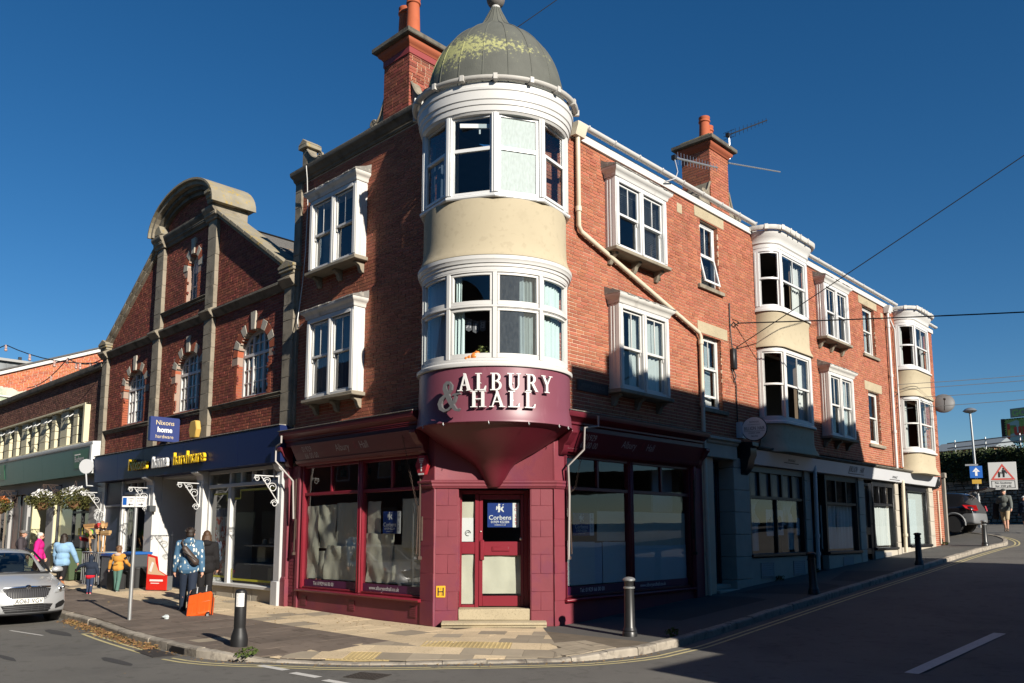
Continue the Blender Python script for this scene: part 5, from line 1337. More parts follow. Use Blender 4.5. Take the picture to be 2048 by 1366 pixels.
for(a0,z0,a1,z1)in((-18.42,7.92,-14.62,10.42),(-7.02,8.06,-10.72,10.44)):
 L=math.hypot(a1-a0,z1-z0);n=9;s=1 if a1>a0 else-1
 for i in range(n):
  t0,t1=i/n,(i+1)/n-0.003
  P=lambda t,o:(a0+(a1-a0)*t-s*(z1-z0)/L*o*1,z0+(z1-z0)*t+abs(a1-a0)/L*o)
  q=MB()
  q.slab(FL,[P(t0,-0.10),P(t1,-0.10),P(t1,0.0),P(t0,0.0)],-0.3,0.10);q.slab(FL,[P(t0,0.0),P(t1,0.0),P(t1,0.09),P(t0,0.09)],-0.42,0.18)
  q.build('coping_stone',stone_lichen if s<0 else stone_grey,gab,bevel=0.008)
ENT=[(-0.5,10.28),(0.05,10.28),(0.07,10.36),(0.12,10.40),(0.12,10.46),(0.18,10.52),(0.20,10.58),(0.20,10.62),(0.04,10.68),(-0.5,10.68)]
q=MB();q.prism(FL,ENT,-14.14,-11.22);q.build('entablature',stone_dark,gab,bevel=0.006)
for a,b in NXP[1:3]:
 q=MB();q.prism(FL,[(d+0.10 if d>0 else-0.75,z)for d,z in ENT],a-0.08,b+0.08);q.build('entablature_cap',stone_grey,gab,bevel=0.008)
q=MB();q.slab(FL,[(-14.78,10.68),(-14.05,10.68),(-14.25,10.98),(-14.62,10.9),(-14.78,10.76)],-0.7,0.26);q.build('pediment_foot',stone_lichen,gab,bevel=0.015)
q=MB();q.prism(FL,[(-0.9,10.68),(0.26,10.68),(0.30,10.72),(0.30,10.80),(0.34,10.83),(0.34,10.92),(0.40,10.95),(0.40,11.04),(0.2,11.10),(-0.6,11.10)],-10.98,-10.58);q.build('pediment_foot',stone_lichen,gab,bevel=0.01)
def seg(t,o):
 a=math.pi*(1-t);return(-12.60+(2.02+o)*math.cos(a),10.66+(1.0+o)*math.sin(a))
n=22
for(o0,o1,d1,mt)in((-0.30,-0.18,0.10,stone_dark),(-0.18,-0.06,0.2,stone_dark),(-0.06,0.06,0.32,stone_grey),(0.06,0.12,0.40,stone_lichen)):
 q=MB()
 for i in range(n):
  t0,t1=i/n,(i+1)/n
  q.slab(FL,[seg(t0,o0),seg(t1,o0),seg(t1,o1),seg(t0,o1)],-0.9 if o1>0.1 else-0.3,d1)
 q.build('pediment_moulding',mt,gab,smooth=50)
for(a,b,z)in((-18.26,-14.62,5.03),(-14.14,-11.22,5.03),(-10.72,-7.03,5.03),(-14.14,-11.22,8.25)):
 q=MB();q.prism(FL,[(-0.1,z),(0.10,z-0.01),(0.12,z-0.03),(0.10,z-0.06),(0.05,z-0.09),(0.04,z-0.13),(-0.1,z-0.13)],a,b);q.build('sill',stone_dark,gab,bevel=0.006)
for wi,(c,w,z0,zs,r)in enumerate(ARCH):
 nv=11 if wi<3 else 9
 for i in range(-1,nv+1):
  t0,t1=i/nv,(i+1)/nv
  stone=(i%2==(nv//2)%2)
  key=i==nv//2
  E=lambda t,o:(c+(w+o)*math.cos(math.pi*(1-t)),zs+(r+o)*math.sin(math.pi*(1-t)))if 0<=t<=1 else((c-(w+o)if t<0 else c+(w+o)),zs-0.22)
  ext=0.26 if not key else 0.44
  q=MB();g=0.006
  P=[E(t0+(g if 0<=t0 else 0),0.0),E(t1-g if t1<=1 else t1,0.0),E(t1-g if t1<=1 else t1,ext),E(t0+(g if 0<=t0 else 0),ext)]
  if key:hw=0.085;P=[(c-hw,zs+r-0.02),(c+hw,zs+r-0.02),(c+hw*1.5,zs+r+ext),(c-hw*1.5,zs+r+ext)]
  q.slab(FL,P,-0.28,0.035 if key else(0.008 if stone else 0.002))
  q.build('voussoir',stone_pale if stone else brick_rubbed,gab,bevel=0.005)
 for s in(-1,1):
  q=MB();z=z0
  while z<zs-0.25:q.box(FL,c+s*(w+0.12),c+s*(w-0.004),-0.28,0.003,z+0.005,z+0.07);z+=0.075
  q.build('jamb_bricks',brick_rubbed,gab,smooth=0,kind='stuff')
 d=-0.16
 m=MB()
 def arcpts(o,nn=16):return[(c+(w+o)*math.cos(math.pi*(1-i/nn)),zs+(r+o)*math.sin(math.pi*(1-i/nn)))for i in range(nn+1)]
 A=arcpts(0.0);B=arcpts(-0.09)
 for i in range(16):m.slab(FL,[A[i],A[i+1],B[i+1],B[i]],d-0.08,d)
 m.box(FL,c-w,c-w+0.09,d-0.08,d,z0,zs);m.box(FL,c+w-0.09,c+w,d-0.08,d,z0,zs);m.box(FL,c-w+0.09,c+w-0.09,d-0.08,d+0.02,z0,z0+0.10)
 top=lambda u:zs+(r-0.09)*math.sqrt(max(0.0,1-((u-c)/(w-0.09))**2))
 if wi<3:
  m.box(FL,c-w+0.09,c+w-0.09,d-0.07,d+0.01,zs-0.02,zs+0.06)
  for u in(c-w/3,c+w/3):m.box(FL,u-0.035,u+0.035,d-0.07,d+0.004,z0+0.1,zs-0.02);m.box(FL,u-0.035,u+0.035,d-0.07,d+0.004,zs+0.06,top(u))
  win=m.build('window',white_paint,gab,bevel=0.004)
  m=MB()
  for u in(c-2*w/3+0.02,c,c+2*w/3-0.02):m.box(FL,u-0.014,u+0.014,d-0.05,d-0.01,z0+0.1,zs-0.02);m.box(FL,u-0.014,u+0.014,d-0.05,d-0.01,zs+0.06,top(u))
  for k in(1,2):z=z0+0.1+(zs-z0-0.12)*k/3;m.box(FL,c-w+0.09,c+w-0.09,d-0.048,d-0.012,z-0.014,z+0.014)
  z=zs+0.30;hw=(w-0.09)*math.sqrt(1-((z-zs)/(r-0.09))**2);m.box(FL,c-hw,c+hw,d-0.048,d-0.012,z-0.014,z+0.014)
  m.build('glazing_bars',white_paint,win)
 else:
  m.slab(FL,[(c-w+0.09,zs-0.05)]+[p for p in B]+[(c+w-0.09,zs-0.05)],d-0.07,d-0.03)
  for u in(c-0.1,c+0.1):m.box(FL,u-0.013,u+0.013,d-0.05,d-0.01,z0+0.1,zs-0.05)
  m.box(FL,c-w+0.09,c+w-0.09,d-0.05,d-0.012,8.76,8.79)
  win=m.build('window',white_paint,gab)
 P=[(c-w+0.05,z0+0.05)]+[(c-w+0.05,zs)]+[(x,z)for x,z in arcpts(-0.05,12)][1:-1]+[(c+w-0.05,zs),(c+w-0.05,z0+0.05)]
 q=MB();q.slab(FL,P,d-0.045,d-0.038);q.build('pane',glass,win,smooth=0)
m=MB();m.box(FL,-18.6,-18.4,-14,-0.31,0,7.9);m.box(FL,-6.95,-6.8,-14,-0.31,0,7.9);m.box(FL,-18.4,-6.95,-3.6,-3.5,0,9.5);m.box(FL,-18.4,-6.95,-14,-0.31,4.0,4.25);m.box(FL,-18.4,-6.95,-3.5,-0.31,7.4,7.55);m.build('inner_wall',room_dark,gab)
m=MB();rows=26
for s,xe,xr in((-1,-18.75,-12.65),(1,-6.72,-12.65)):
 ze,zrg=7.92,11.0
 for i in range(rows):
  t0,t1=i/rows,(i+1)/rows+0.012
  x0,x1=xe+(xr-xe)*t0,xe+(xr-xe)*t1;z0_,z1_=ze+(zrg-ze)*t0+0.03,ze+(zrg-ze)*t1
  m.add([(x0,0.32,z0_),(x0,14,z0_),(x1,14,z1_),(x1,0.32,z1_),(x0,0.32,z0_-0.02),(x0,14,z0_-0.02)],[(0,1,2,3),(0,4,5,1)])
m.build('roof_slates',slate,gab,smooth=0,recalc=False,kind='stuff')
# ---------- hardware shopfront
NF=[(-0.3,3.30),(0.30,3.30),(0.34,4.12),(0.30,4.14),(-0.3,4.14)]
cuts=[-18.15,-16.2,-14.25,-11.6,-8.58,-6.59]
for a,b in zip(cuts,cuts[1:]):q=MB();q.prism(FL,NF,a+0.004,b-0.004);fo=q.build('fascia_panel',navy,gab,bevel=0.004)
q=MB();q.box(FL,-18.18,-6.6,-0.2,0.36,4.14,4.16);q.build('fascia_capping',lead,gab)
yel=M('letter_yellow',(0.85,0.55,0.02),0.35,0.5);yel2=M('letter_ochre',(0.22,0.12,0.01),0.4)
for s,u,mt,bo,ww in(('Nixons',-15.12,yel,0.008,0.98),('home',-13.42,print_white,0.03,0.95),('hardware',-12.02,yel,0.008,1.02)):
 text(s,FL,u,0.385,3.52,0.335,mt,gab,name='letter',w=ww*0.98,extrude=0.035,bold=bo)
q=MB()
for(a,b,z0,z1,d1)in((-18.6,-17.95,0.0,3.32,0.02),(-14.42,-13.88,0.0,3.32,0.12),(-11.12,-10.74,0.0,3.32,0.12)):
 q.box(FL,a,b,-0.12,d1,z0,z1)
q.box(FL,-14.46,-13.84,-0.12,0.15,0.0,0.5);q.box(FL,-11.16,-10.70,-0.12,0.15,0,0.5)
q.box(FL,-13.98,-13.88,-1.5,-0.12,0.0,3.32);q.box(FL,-11.12,-11.02,-1.5,-0.12,0.0,3.32);q.box(FL,-13.88,-11.12,-1.5,-0.12,3.24,3.32)
q.build('shop_pillar',white_paint,gab,bevel=0.01)
q=MB();q.box(FL,-7.04,-6.79,-0.2,0.12,0.60,3.1);q.box(FL,-7.07,-6.79,-0.2,0.16,-0.1,0.60);q.prism(FL,[(0.12,3.1),(0.2,3.16),(0.24,3.28),(-0.1,3.28),(-0.1,3.1)],-7.04,-6.79);q.build('shop_pillar',M('pillar_grey',(0.50,0.50,0.50),0.6,var=0.15,vscale=3),gab,bevel=0.01)
for u in(-14.15,-10.93):q=MB();bracket_prof(FL,q,u-0.2,u+0.2,3.30,0.3,0.3);q.build('bracket',white_paint,gab,bevel=0.008)
grey_frame=M('grey_frame',(0.52,0.52,0.52),0.5,0.4,var=0.1)
def nx_window(u0,u1,mull,tops,zs0,parent):
 m=MB();d=-0.02
 m.box(FL,u0-0.07,u0+0.02,d-0.1,d,zs0,3.28);m.box(FL,u1-0.04,u1+0.07,d-0.1,d,zs0,3.28);m.box(FL,u0,u1,d-0.1,d+0.01,3.2,3.29);m.box(FL,u0,u1,d-0.1,d+0.03,2.84,2.93)
 m.prism(FL,[(-0.14,zs0+0.02),(0.06,zs0),(0.06,zs0-0.07),(-0.14,zs0-0.07)],u0-0.1,u1+0.05)
 for c in mull:m.box(FL,c-0.07,c+0.07,d-0.1,d+0.02,zs0,2.84);m.box(FL,c-0.05,c+0.05,d-0.1,d+0.01,2.93,3.2)
 for c in tops:m.box(FL,c-0.045,c+0.045,d-0.09,d+0.006,2.93,3.2)
 o=m.build('shop_window',white_paint,parent,bevel=0.006)
 ed=[u0]+list(mull)+[u1]
 for a,b in zip(ed,ed[1:]):pane(FL,a+0.01,b-0.01,zs0,2.86,d-0.06,o,glass_shop)
 ed=sorted([u0]+list(mull)+list(tops)+[u1])
 for a,b in zip(ed,ed[1:]):pane(FL,a+0.01,b-0.01,2.9,3.22,d-0.06,o,glass_shop)
 return o
wR=nx_window(-10.66,-7.10,[-9.52],[-8.95,-8.4,-7.88,-7.4],0.44,gab)
wL=nx_window(-16.35,-14.46,[],[-15.9,-15.4,-14.9],0.5,gab)
q=MB();q.box(FL,-17.95,-16.42,-0.14,-0.04,0.3,3.28);q.build('blind_panel',M('navy_blind',(0.035,0.045,0.09),0.45,0.5),gab)
q=MB();q.box(FL,-17.97,-16.40,-0.06,-0.01,2.5,2.57);q.box(FL,-16.55,-16.40,-0.1,0.03,0.3,3.28);q.build('shop_post',white_paint,gab,bevel=0.006)
q=MB();q.box(FL,-10.7,-7.04,-0.2,-0.02,-0.1,0.37);q.box(FL,-18.0,-14.4,-0.2,-0.02,-0.1,0.44);q.build('stall_riser',stone_pale,gab)
for a in(-10.0,-9.1,-8.2):q=MB();q.box(FL,a,a+0.86,-0.02,-0.006,0.0,0.36);q.build('riser_stone',stone_pale,gab,bevel=0.006)
m=MB();d=-1.42
m.box(FL,-13.88,-13.74,d-0.08,d,0.05,3.24);m.box(FL,-12.52,-12.36,d-0.08,d,0.05,3.24);m.box(FL,-11.26,-11.12,d-0.08,d,0.05,3.24);m.box(FL,-13.74,-11.26,d-0.08,d+0.01,2.28,2.4);m.box(FL,-13.74,-11.26,d-0.08,d,3.14,3.24);m.box(FL,-13.74,-12.52,d-0.07,d,2.75,2.8)
df=m.build('door_frame',grey_frame,gab,bevel=0.005)
for a,b in((-13.74,-12.52),(-12.36,-11.26)):pane(FL,a,b,2.4,3.14,d-0.04,df,glass_shop)
m=MB();m.box(FL,-13.72,-13.6,d-0.06,d-0.01,0.06,2.27);m.box(FL,-12.66,-12.54,d-0.06,d-0.01,0.06,2.27);m.box(FL,-13.6,-12.66,d-0.06,d-0.01,0.06,0.3);m.box(FL,-13.6,-12.66,d-0.06,d-0.01,2.15,2.27);m.box(FL,-13.6,-12.66,d-0.055,d-0.015,1.18,1.24)
dr=m.build('door',grey_frame,gab,bevel=0.004);pane(FL,-13.62,-12.64,0.28,2.17,d-0.04,dr,glass_shop)
q=MB();q.box(FL,-13.45,-12.85,d-0.01,d-0.005,1.28,1.6);on=q.build('open_sign',print_white,dr);text('OPEN',FL,-13.15,d-0.003,1.38,0.12,print_black,on,align='CENTER',bold=0.02)
q=MB();q.box(FL,-13.45,-12.85,d-0.01,d-0.005,1.72,2.05);oh=q.build('opening_hours',print_white,dr)
q=MB()
for k in range(4):q.box(FL,-13.38,-12.92,d-0.005,d-0.003,1.77+k*0.065,1.79+k*0.065)
q.build('lettering',print_grey,oh)
q=MB();q.box(FL,-14.0,-13.86,-1.15,-0.9,1.05,1.42);q.build('letter_box',white_upvc,gab,bevel=0.01)
q=MB();q.tube([FL(-13.86,-0.45,1.62),FL(-13.7,-0.45,1.62)],0.012,6);q.tube([FL(-13.86,-0.5,1.72),FL(-13.86,-0.5,0.1)],0.015,6);q.build('rail',white_upvc,gab)
q=MB();q.plate([(-18.2,-0.1),(-6.95,-0.1),(-6.95,3.5),(-18.2,3.5)],-0.2,0.03);q.build('shop_floor',room_floor,gab)
ylw=M('yellow_tape',(0.45,0.42,0.02),0.5)
q=MB();dd=-0.077
for a,b,z0,z1 in((-9.38,-9.05,2.52,2.57),(-9.1,-9.05,2.57,2.72),(-9.1,-7.3,2.72,2.77),(-7.35,-7.3,2.42,2.72),(-9.35,-7.2,0.52,0.57),(-9.40,-9.35,0.52,0.8),(-10.5,-9.75,2.66,2.71),(-9.8,-9.75,2.5,2.66),(-10.4,-9.7,0.56,0.61)):q.box(FL,a,b,dd,dd+0.004,z0,z1)
q.build('tape_border',ylw,wR)
q=MB();q.box(FL,-10.42,-9.72,-0.12,-0.115,0.55,2.1);ps=q.build('poster',M('poster_sale',(0.46,0.44,0.40),0.6,col2=(0.42,0.05,0.02),c2scale=5,c2lo=0.48,c2hi=0.54),wR)
text('Save!',FL,-10.38,-0.11,1.55,0.2,print_white,ps,w=0.85,bold=0.03,roll=0.1);q=MB();q.box(FL,-10.42,-9.72,-0.12,-0.114,2.1,2.32);q.build('poster_head',navy,wR)
rg=random.Random(5);cols=[(0.25,0.02,0.02),(0.02,0.02,0.03),(0.10,0.10,0.11),(0.02,0.05,0.16),(0.30,0.27,0.20),(0.05,0.20,0.05),(0.35,0.34,0.33),(0.20,0.10,0.04)]
for i in range(34):
 side=i<26
 u0=rg.uniform(-9.3,-7.7)if side else rg.uniform(-16.2,-15.0);z=rg.choice([0.45,0.45,0.95,1.4]);w=rg.uniform(0.15,0.5);h=rg.uniform(0.15,0.5);dp_=rg.uniform(-1.3,-0.45)
 q=MB();q.box(FL,u0,u0+w,dp_-0.25,dp_,z,z+h)
 if rg.random()<0.5:q.lathe([(0.06,0),(0.07,0.1),(0.05,0.2)],FL(u0+w/2,dp_-0.1,z+h),10)
 c=rg.choice(cols);nm=['red','black','dark grey','dark blue','cream','green','pale grey','brown'][cols.index(c)]
 t=q.build('boxed_goods',M('goods_%s'%nm.replace(' ','_'),c,0.5),None,bevel=0.008);tag(t,nm+' boxed goods on display behind the hardware shop glass','goods','stock in the hardware shop windows')
q=MB()
for z in(0.92,1.38):q.box(FL,-9.4,-7.2,-1.6,-0.42,z-0.03,z);
q.build('display_shelf',room_dark,gab)
def scroll_bracket(F,u,d0,z,L,mat,parent,sgn=1):
 q=MB();q.tube([F(u,d0,z),F(u,d0+L,z)],0.014,6);q.tube([F(u,d0+0.01,z+0.03),F(u,d0+0.01,z-0.62)],0.014,6);q.tube([F(u,d0+0.02,z-0.58),F(u,d0+L*0.72,z-0.02)],0.011,6)
 for cx,cz,r in((0.30,-0.12,0.10),(0.16,-0.26,0.12),(0.10,-0.62,0.09),(L*0.9,-0.07,0.07)):
  q.tube([F(u,d0+cx+r*(1-i/16*0.7)*math.cos(i*0.6),z+cz+r*(1-i/16*0.7)*math.sin(i*0.6))for i in range(16)],0.009,5)
 return q.build('basket_bracket',mat,parent,smooth=50)
for u,d in((-18.2,0.02),(-14.12,0.12),(-10.9,0.12),(-6.92,0.12)):scroll_bracket(FL,u,d,2.98,0.62,white_upvc,gab)
sg=thing('projecting_sign','square blue sign of the hardware shop standing out above its fascia','sign',(-12.6,-0.5,4.15),R_(90))
SB=Frame(R_(90),(-12.6,-0.46,0))
fix=[]
m=MB();m.box(SB,-0.40,0.42,-0.07,0.07,4.20,4.88);m.build('panel',M('sign_blue_pale',(0.028,0.045,0.17),0.35,0.5),sg,bevel=0.01)
for s,z,h,mt,bo in(('Nixons',4.66,0.125,M('gold_letter',(0.62,0.50,0.28),0.5),0.004),('home',4.46,0.135,print_white,0.035),('hardware',4.29,0.095,MATS['gold_letter'],0.0)):
 text(s,SB,0.0,0.073,z,h,mt,sg,w={'Nixons':0.98,'home':0.92,'hardware':0.95}[s],align='CENTER',bold=bo)
m=MB();m.tube([(-12.6,-0.05,4.0),(-12.6,-0.35,4.22)],0.03,6);m.build('strut',steel,sg)
fix_rot(sg)
t=thing('alarm_box','small yellow and cream hexagonal alarm box above the hardware shop fascia','alarm box',FL(-11.0,0.4,4.2));m=MB()
m.slab(FL,[(-11.22,4.2),(-10.92,4.2),(-10.84,4.42),(-10.92,4.66),(-11.22,4.66),(-11.3,4.42)],0.2,0.34);m.build('cover',M('alarm_yellow',(0.55,0.36,0.08),0.5),t,bevel=0.02)
t=thing('alarm_box','red hexagonal alarm box with white print by the corner doorway','alarm box',FL(-1.9,0.02,2.9));m=MB()
m.slab(FL,[(-1.85+0.19*math.cos(R_(a)),2.96+0.22*math.sin(R_(a)))for a in(0,60,120,180,240,300)],0.02,0.10);m.build('cover',M('alarm_red',(0.38,0.02,0.03),0.4),t,bevel=0.015)
m=MB()
for k in range(3):m.box(FL,-1.92+k*0.01,-1.78-k*0.01,0.10,0.102,3.07-k*0.03,3.083-k*0.03)
for k in range(3):m.ball(FL(-1.85,0.1,2.97-k*0.055),(0.028,0.004,0.024),8,6)
m.box(FL,-1.93,-1.77,0.10,0.102,2.775,2.81);m.build('print',print_white,t)
t=thing('disc_sign','small round white disc on an arm beside the green supermarket fascia','sign',FL(-18.35,0.4,3.4));m=MB()
GD=Frame(R_(40),FL(-18.35,0.5,0));m.slab(GD,[(0.24*math.cos(i*0.3142),3.83+0.24*math.sin(i*0.3142))for i in range(20)],-0.015,0.015);m.tube([FL(-18.35,0.5,3.6),FL(-18.35,0.45,3.2),FL(-18.4,0.02,3.2)],0.025,6);m.build('disc',M('disc_grey',(0.55,0.56,0.57),0.4),t)
# ================================================================== SUPERMARKET
sup=thing('supermarket_building','long low brown brick supermarket with a green fascia and a strip of cream windows','building',(-24,0,0))
band=[(-33.8,-19.95,4.78,6.16)]
brick_wall(FL,lay_bricks(-33.8,-18.72,4.62,7.22,band,seed=51),brick_dun,sup,-0.02,0,52)
m=MB();wall_panel(FL,-33.8,-18.7,4.55,7.25,band,-0.3,-0.029,None,None,mb=m);m.build('wall',M('mortar_dun',(0.25,0.19,0.15),0.95),sup,smooth=0)
m=MB();m.prism(FL,[(-0.4,7.22),(0.12,7.22),(0.14,7.26),(0.14,7.42),(-0.4,7.46)],-33.8,-18.7);m.build('parapet_coping',stone_dark,sup)
m=MB();m.box(FL,-33.8,-18.7,-10,-0.3,6.9,7.1);m.box(FL,-33.8,-18.75,-3.0,-2.9,0,7);m.box(FL,-33.8,-18.75,-3,-0.3,4.3,4.5);m.build('roof_deck',room_dark,sup)
crm=M('cream_pier',(0.62,0.56,0.38),0.7,0.3,var=0.1);slv=M('grey_face',(0.27,0.26,0.25),0.7)
m=MB();m.box(FL,-33.8,-19.9,-0.2,0.14,6.10,6.16);m.box(FL,-20.06,-19.9,-0.2,0.16,4.78,6.16);m.prism(FL,[(-0.2,4.72),(0.12,4.72),(0.12,4.80),(-0.2,4.84)],-33.8,-19.9);m.build('window_surround',crm,sup,bevel=0.006)
u=-20.9;k=0
while u>-32.6:
 w=0.72 if k%2 else 0.42
 m=MB();nz=4
 for i in range(nz):m.box(FL,u-w,u,-0.22,0.05-(0.0 if i%2 else 0.004),4.82+1.28*i/nz,4.82+1.28*(i+1)/nz-0.02)
 m.build('pier',crm,sup,bevel=0.005)
 u-=w
 g=0.62
 m=MB();m.box(FL,u-g,u-g+0.06,-0.2,-0.12,4.84,6.1);m.box(FL,u-0.06,u,-0.2,-0.12,4.84,6.1);m.box(FL,u-g+0.06,u-0.06,-0.2,-0.12,5.66,5.72);m.box(FL,u-g+0.06,u-0.06,-0.2,-0.12,4.84,4.9)
 ww=m.build('window',white_upvc,sup);pane(FL,u-g+0.05,u-0.05,4.88,5.68,-0.16,ww)
 if k%4!=1:
  m=MB()
  def TF(uu,d,z,u=u):t=(6.06-z)/0.36;return FL(uu,d+0.30*t,z+0.10*t)
  for a,b,z0,z1 in((u-g+0.03,u-g+0.08,5.70,6.06),(u-0.08,u-0.03,5.70,6.06),(u-g+0.08,u-0.08,5.70,5.75),(u-g+0.08,u-0.08,6.02,6.06)):m.box(TF,a,b,-0.13,-0.09,z0,z1)
  m.build('top_light',white_upvc,ww);q=MB();q.box(TF,u-g+0.07,u-0.07,-0.115,-0.11,5.73,6.04);q.build('pane',glass,ww,smooth=0)
 else:pane(FL,u-g+0.05,u-0.05,5.72,6.08,-0.16,ww)
 u-=g;k+=1
m=MB();m.box(FL,-33.8,-20.1,-0.75,-0.7,4.6,6.2);m.build('inner_blind',M('pale_inner',(0.42,0.43,0.44),0.8),sup)
m=MB();m.prism(FL,[(-0.2,4.55),(0.34,4.55),(0.36,4.60),(0.36,4.68),(-0.2,4.72)],-33.8,-18.34);m.box(FL,-18.50,-18.34,-0.2,0.38,3.62,4.56);m.build('fascia_frame',M('white_frame',(0.62,0.63,0.62),0.5,var=0.08),sup,bevel=0.006)
ed=[-33.8,-30.6,-28.3,-26.0,-23.7,-21.3,-18.52]
for a,b in zip(ed,ed[1:]):m=MB();m.prism(FL,[(-0.2,3.62),(0.22,3.62),(0.32,4.54),(-0.2,4.54)],a+0.003,b-0.003);m.build('fascia_panel',green_panel,sup,bevel=0.003)
def budg(u,w):
 F2=lambda uu,d,z:FL(uu,d+0.22+0.10*(z-3.62)/0.92,z)
 m=MB();m.box(F2,u,u+w,0.004,0.02,3.86,4.46);o=m.build('sign_panel',M('sign_green',(0.012,0.115,0.052),0.35,0.5),sup)
 text('Budgens',F2,u+0.12,0.026,4.08,0.19,print_white,o,w=0.98*w/1.62,bold=0.015)
 m=MB()
 for i in range(7):m.box(F2,u+0.13+i*0.09*w/1.75,u+0.19+i*0.09*w/1.75,0.02,0.024,4.30,4.335)
 m.build('lettering',print_white,o)
budg(-20.25,1.62);budg(-30.0,1.5)
m=MB();m.box(FL,-33.8,-18.66,-0.25,-0.02,3.2,3.62);m.build('shop_head',M('head_grey',(0.33,0.32,0.31),0.7,var=0.06),sup)
pg=M('pier_grey',(0.36,0.355,0.35),0.7,0.3,var=0.06)
yelw=M('pale_yellow_wall',(0.62,0.58,0.36),0.8,0.2,var=0.05)
m=MB()
for a,b in((-19.35,-18.66),(-23.75,-22.95),(-26.45,-26.1),(-28.75,-28.45),(-33.4,-33.0)):m.box(FL,a,b,-0.3,0.0,0.0,3.2)
m.box(FL,-33,-28.7,-0.2,-0.02,0.0,0.7);m.build('shop_pier',pg,sup,bevel=0.006)
m=MB();m.box(FL,-25.72,-25.6,-2.4,-0.05,0.0,3.2);m.box(FL,-25.6,-23.75,-2.4,-2.3,0.0,3.2);m.box(FL,-23.0,-22.93,-1.0,-0.02,0.0,3.2);m.build('porch_wall',yelw,sup)
m=MB();m.box(FL,-26.1,-25.72,-0.25,-0.05,0.55,2.3);m.box(FL,-26.1,-25.72,-0.3,-0.02,0,0.55);m.build('notice_case',M('case_grey',(0.10,0.10,0.11),0.3,0.5),sup)
prt=M('printed_window',(0.22,0.10,0.07),0.35,0.5,col2=(0.06,0.03,0.03),c2scale=2.5,c2lo=0.42,c2hi=0.6,c2stretch=(1,1,0.4))
m=MB()
for a,b in((-28.42,-27.5),(-27.42,-26.48)):m.box(FL,a,b,-0.2,-0.14,0.4,3.15)
m.build('printed_pane',prt,sup)
m=MB()
for a in(-28.45,-27.46,-26.47,-30.0,-31.4):m.box(FL,a-0.035,a+0.035,-0.22,-0.1,0.2,3.2)
for a in(-22.93,-21.2,-20.3,-19.4):m.box(FL,a-0.04,a+0.04,-0.2,-0.1,0.1,3.2)
m.box(FL,-22.93,-19.4,-0.2,-0.1,3.1,3.2);m.box(FL,-21.2,-19.4,-0.2,-0.1,2.35,2.42);m.build('shop_window',M('dark_frame',(0.04,0.04,0.045),0.4),sup)
pane(FL,-22.9,-19.4,0.2,3.1,-0.15,sup,glass_shop);pane(FL,-33,-28.5,0.7,3.15,-0.15,sup,glass_shop)
m=MB();m.box(FL,-20.6,-20.2,-0.13,-0.12,1.6,1.85);m.build('sticker',ylw,sup)
m=MB();rg=random.Random(9)
for i in range(30):u=rg.uniform(-22.7,-19.6);z=rg.choice([0.5,0.9,1.3,1.7]);m.box(FL,u,u+rg.uniform(.1,.3),-1.4,-1.1,z,z+rg.uniform(.1,.3))
m.build('shelf_stock',M('stock_mixed',(0.22,0.20,0.15),0.6,col2=(0.05,0.12,0.05),c2scale=4),sup,kind='stuff')
leaf_g=M('basket_leaf',(0.075,0.075,0.018),0.7,0.3,rnd_=0.35,island=True);petal_w=M('petal_white',(0.75,0.74,0.72),0.6,rnd_=0.1,island=True);petal_r=M('petal_orange',(0.45,0.13,0.03),0.6,rnd_=0.25,island=True)
def leaf_cloud(mb,c,r,n,size,seed,squash=1.0,lo=-1.0,shell=0.55):
 rg=random.Random(seed);c=Vector(c)
 for _ in range(n):
  while True:
   p=Vector((rg.uniform(-1,1),rg.uniform(-1,1),rg.uniform(lo,1)))
   if shell<p.length<1:break
  q=c+Vector((p.x*r[0],p.y*r[1],p.z*r[2]));s=size*rg.uniform(0.6,1.3)
  a=Vector((rg.uniform(-1,1),rg.uniform(-1,1),rg.uniform(-1,1))).normalized();b=a.orthogonal().normalized();t=a.cross(b)
  mb.add([tuple(q-b*s),tuple(q+t*s*0.5+a*s*0.12),tuple(q+b*s),tuple(q-t*s*0.5+a*s*0.12)],[(0,1,2),(0,2,3)])
def basket(pos,r,label,flow,seed):
 t=thing('hanging_basket',label,'hanging basket',pos,0,'hanging baskets outside the shops')
 m=MB();m.lathe([(0.02,-0.26),(0.12,-0.24),(0.2,-0.15),(0.25,-0.02),(0.26,0.0),(0.22,0.0),(0.0,-0.04)],(0,0,-0.05),16);m.build('liner',M('coir',(0.20,0.10,0.045),0.95,bump=0.5),t,local=True)
 m=MB();leaf_cloud(m,(0,0,0.04),(r,r,r*0.62),900,0.05,seed,shell=0.35);m.build('foliage',leaf_g,t,local=True,recalc=False,smooth=0,kind='stuff')
 m=MB();leaf_cloud(m,(0,0,0.16),(r*0.7,r*0.7,r*0.5),160,0.055,seed+1,lo=-0.1,shell=0.6);m.build('flowers',flow,t,local=True,recalc=False,smooth=0,kind='stuff')
 m=MB()
 for a in(0,2.1,4.2):m.tube([(0.25*math.cos(a),0.25*math.sin(a),-0.05),(0,0,0.62)],0.006,4)
 m.build('chain',rust_iron,t,local=True)
basket((-22.2,-0.62,2.78),0.55,'hanging basket with white flowers over the supermarket porch',petal_w,1);basket((-18.75,-0.66,2.75),0.62,'large hanging basket of white flowers between supermarket and hardware shop',petal_w,2);basket((-27.5,-0.62,2.72),0.5,'hanging basket with orange flowers outside the far printed windows',petal_r,3)
scroll_bracket(FL,-22.2,0.0,3.38,0.62,rust_iron,sup);scroll_bracket(FL,-27.5,0.0,3.35,0.62,rust_iron,sup)
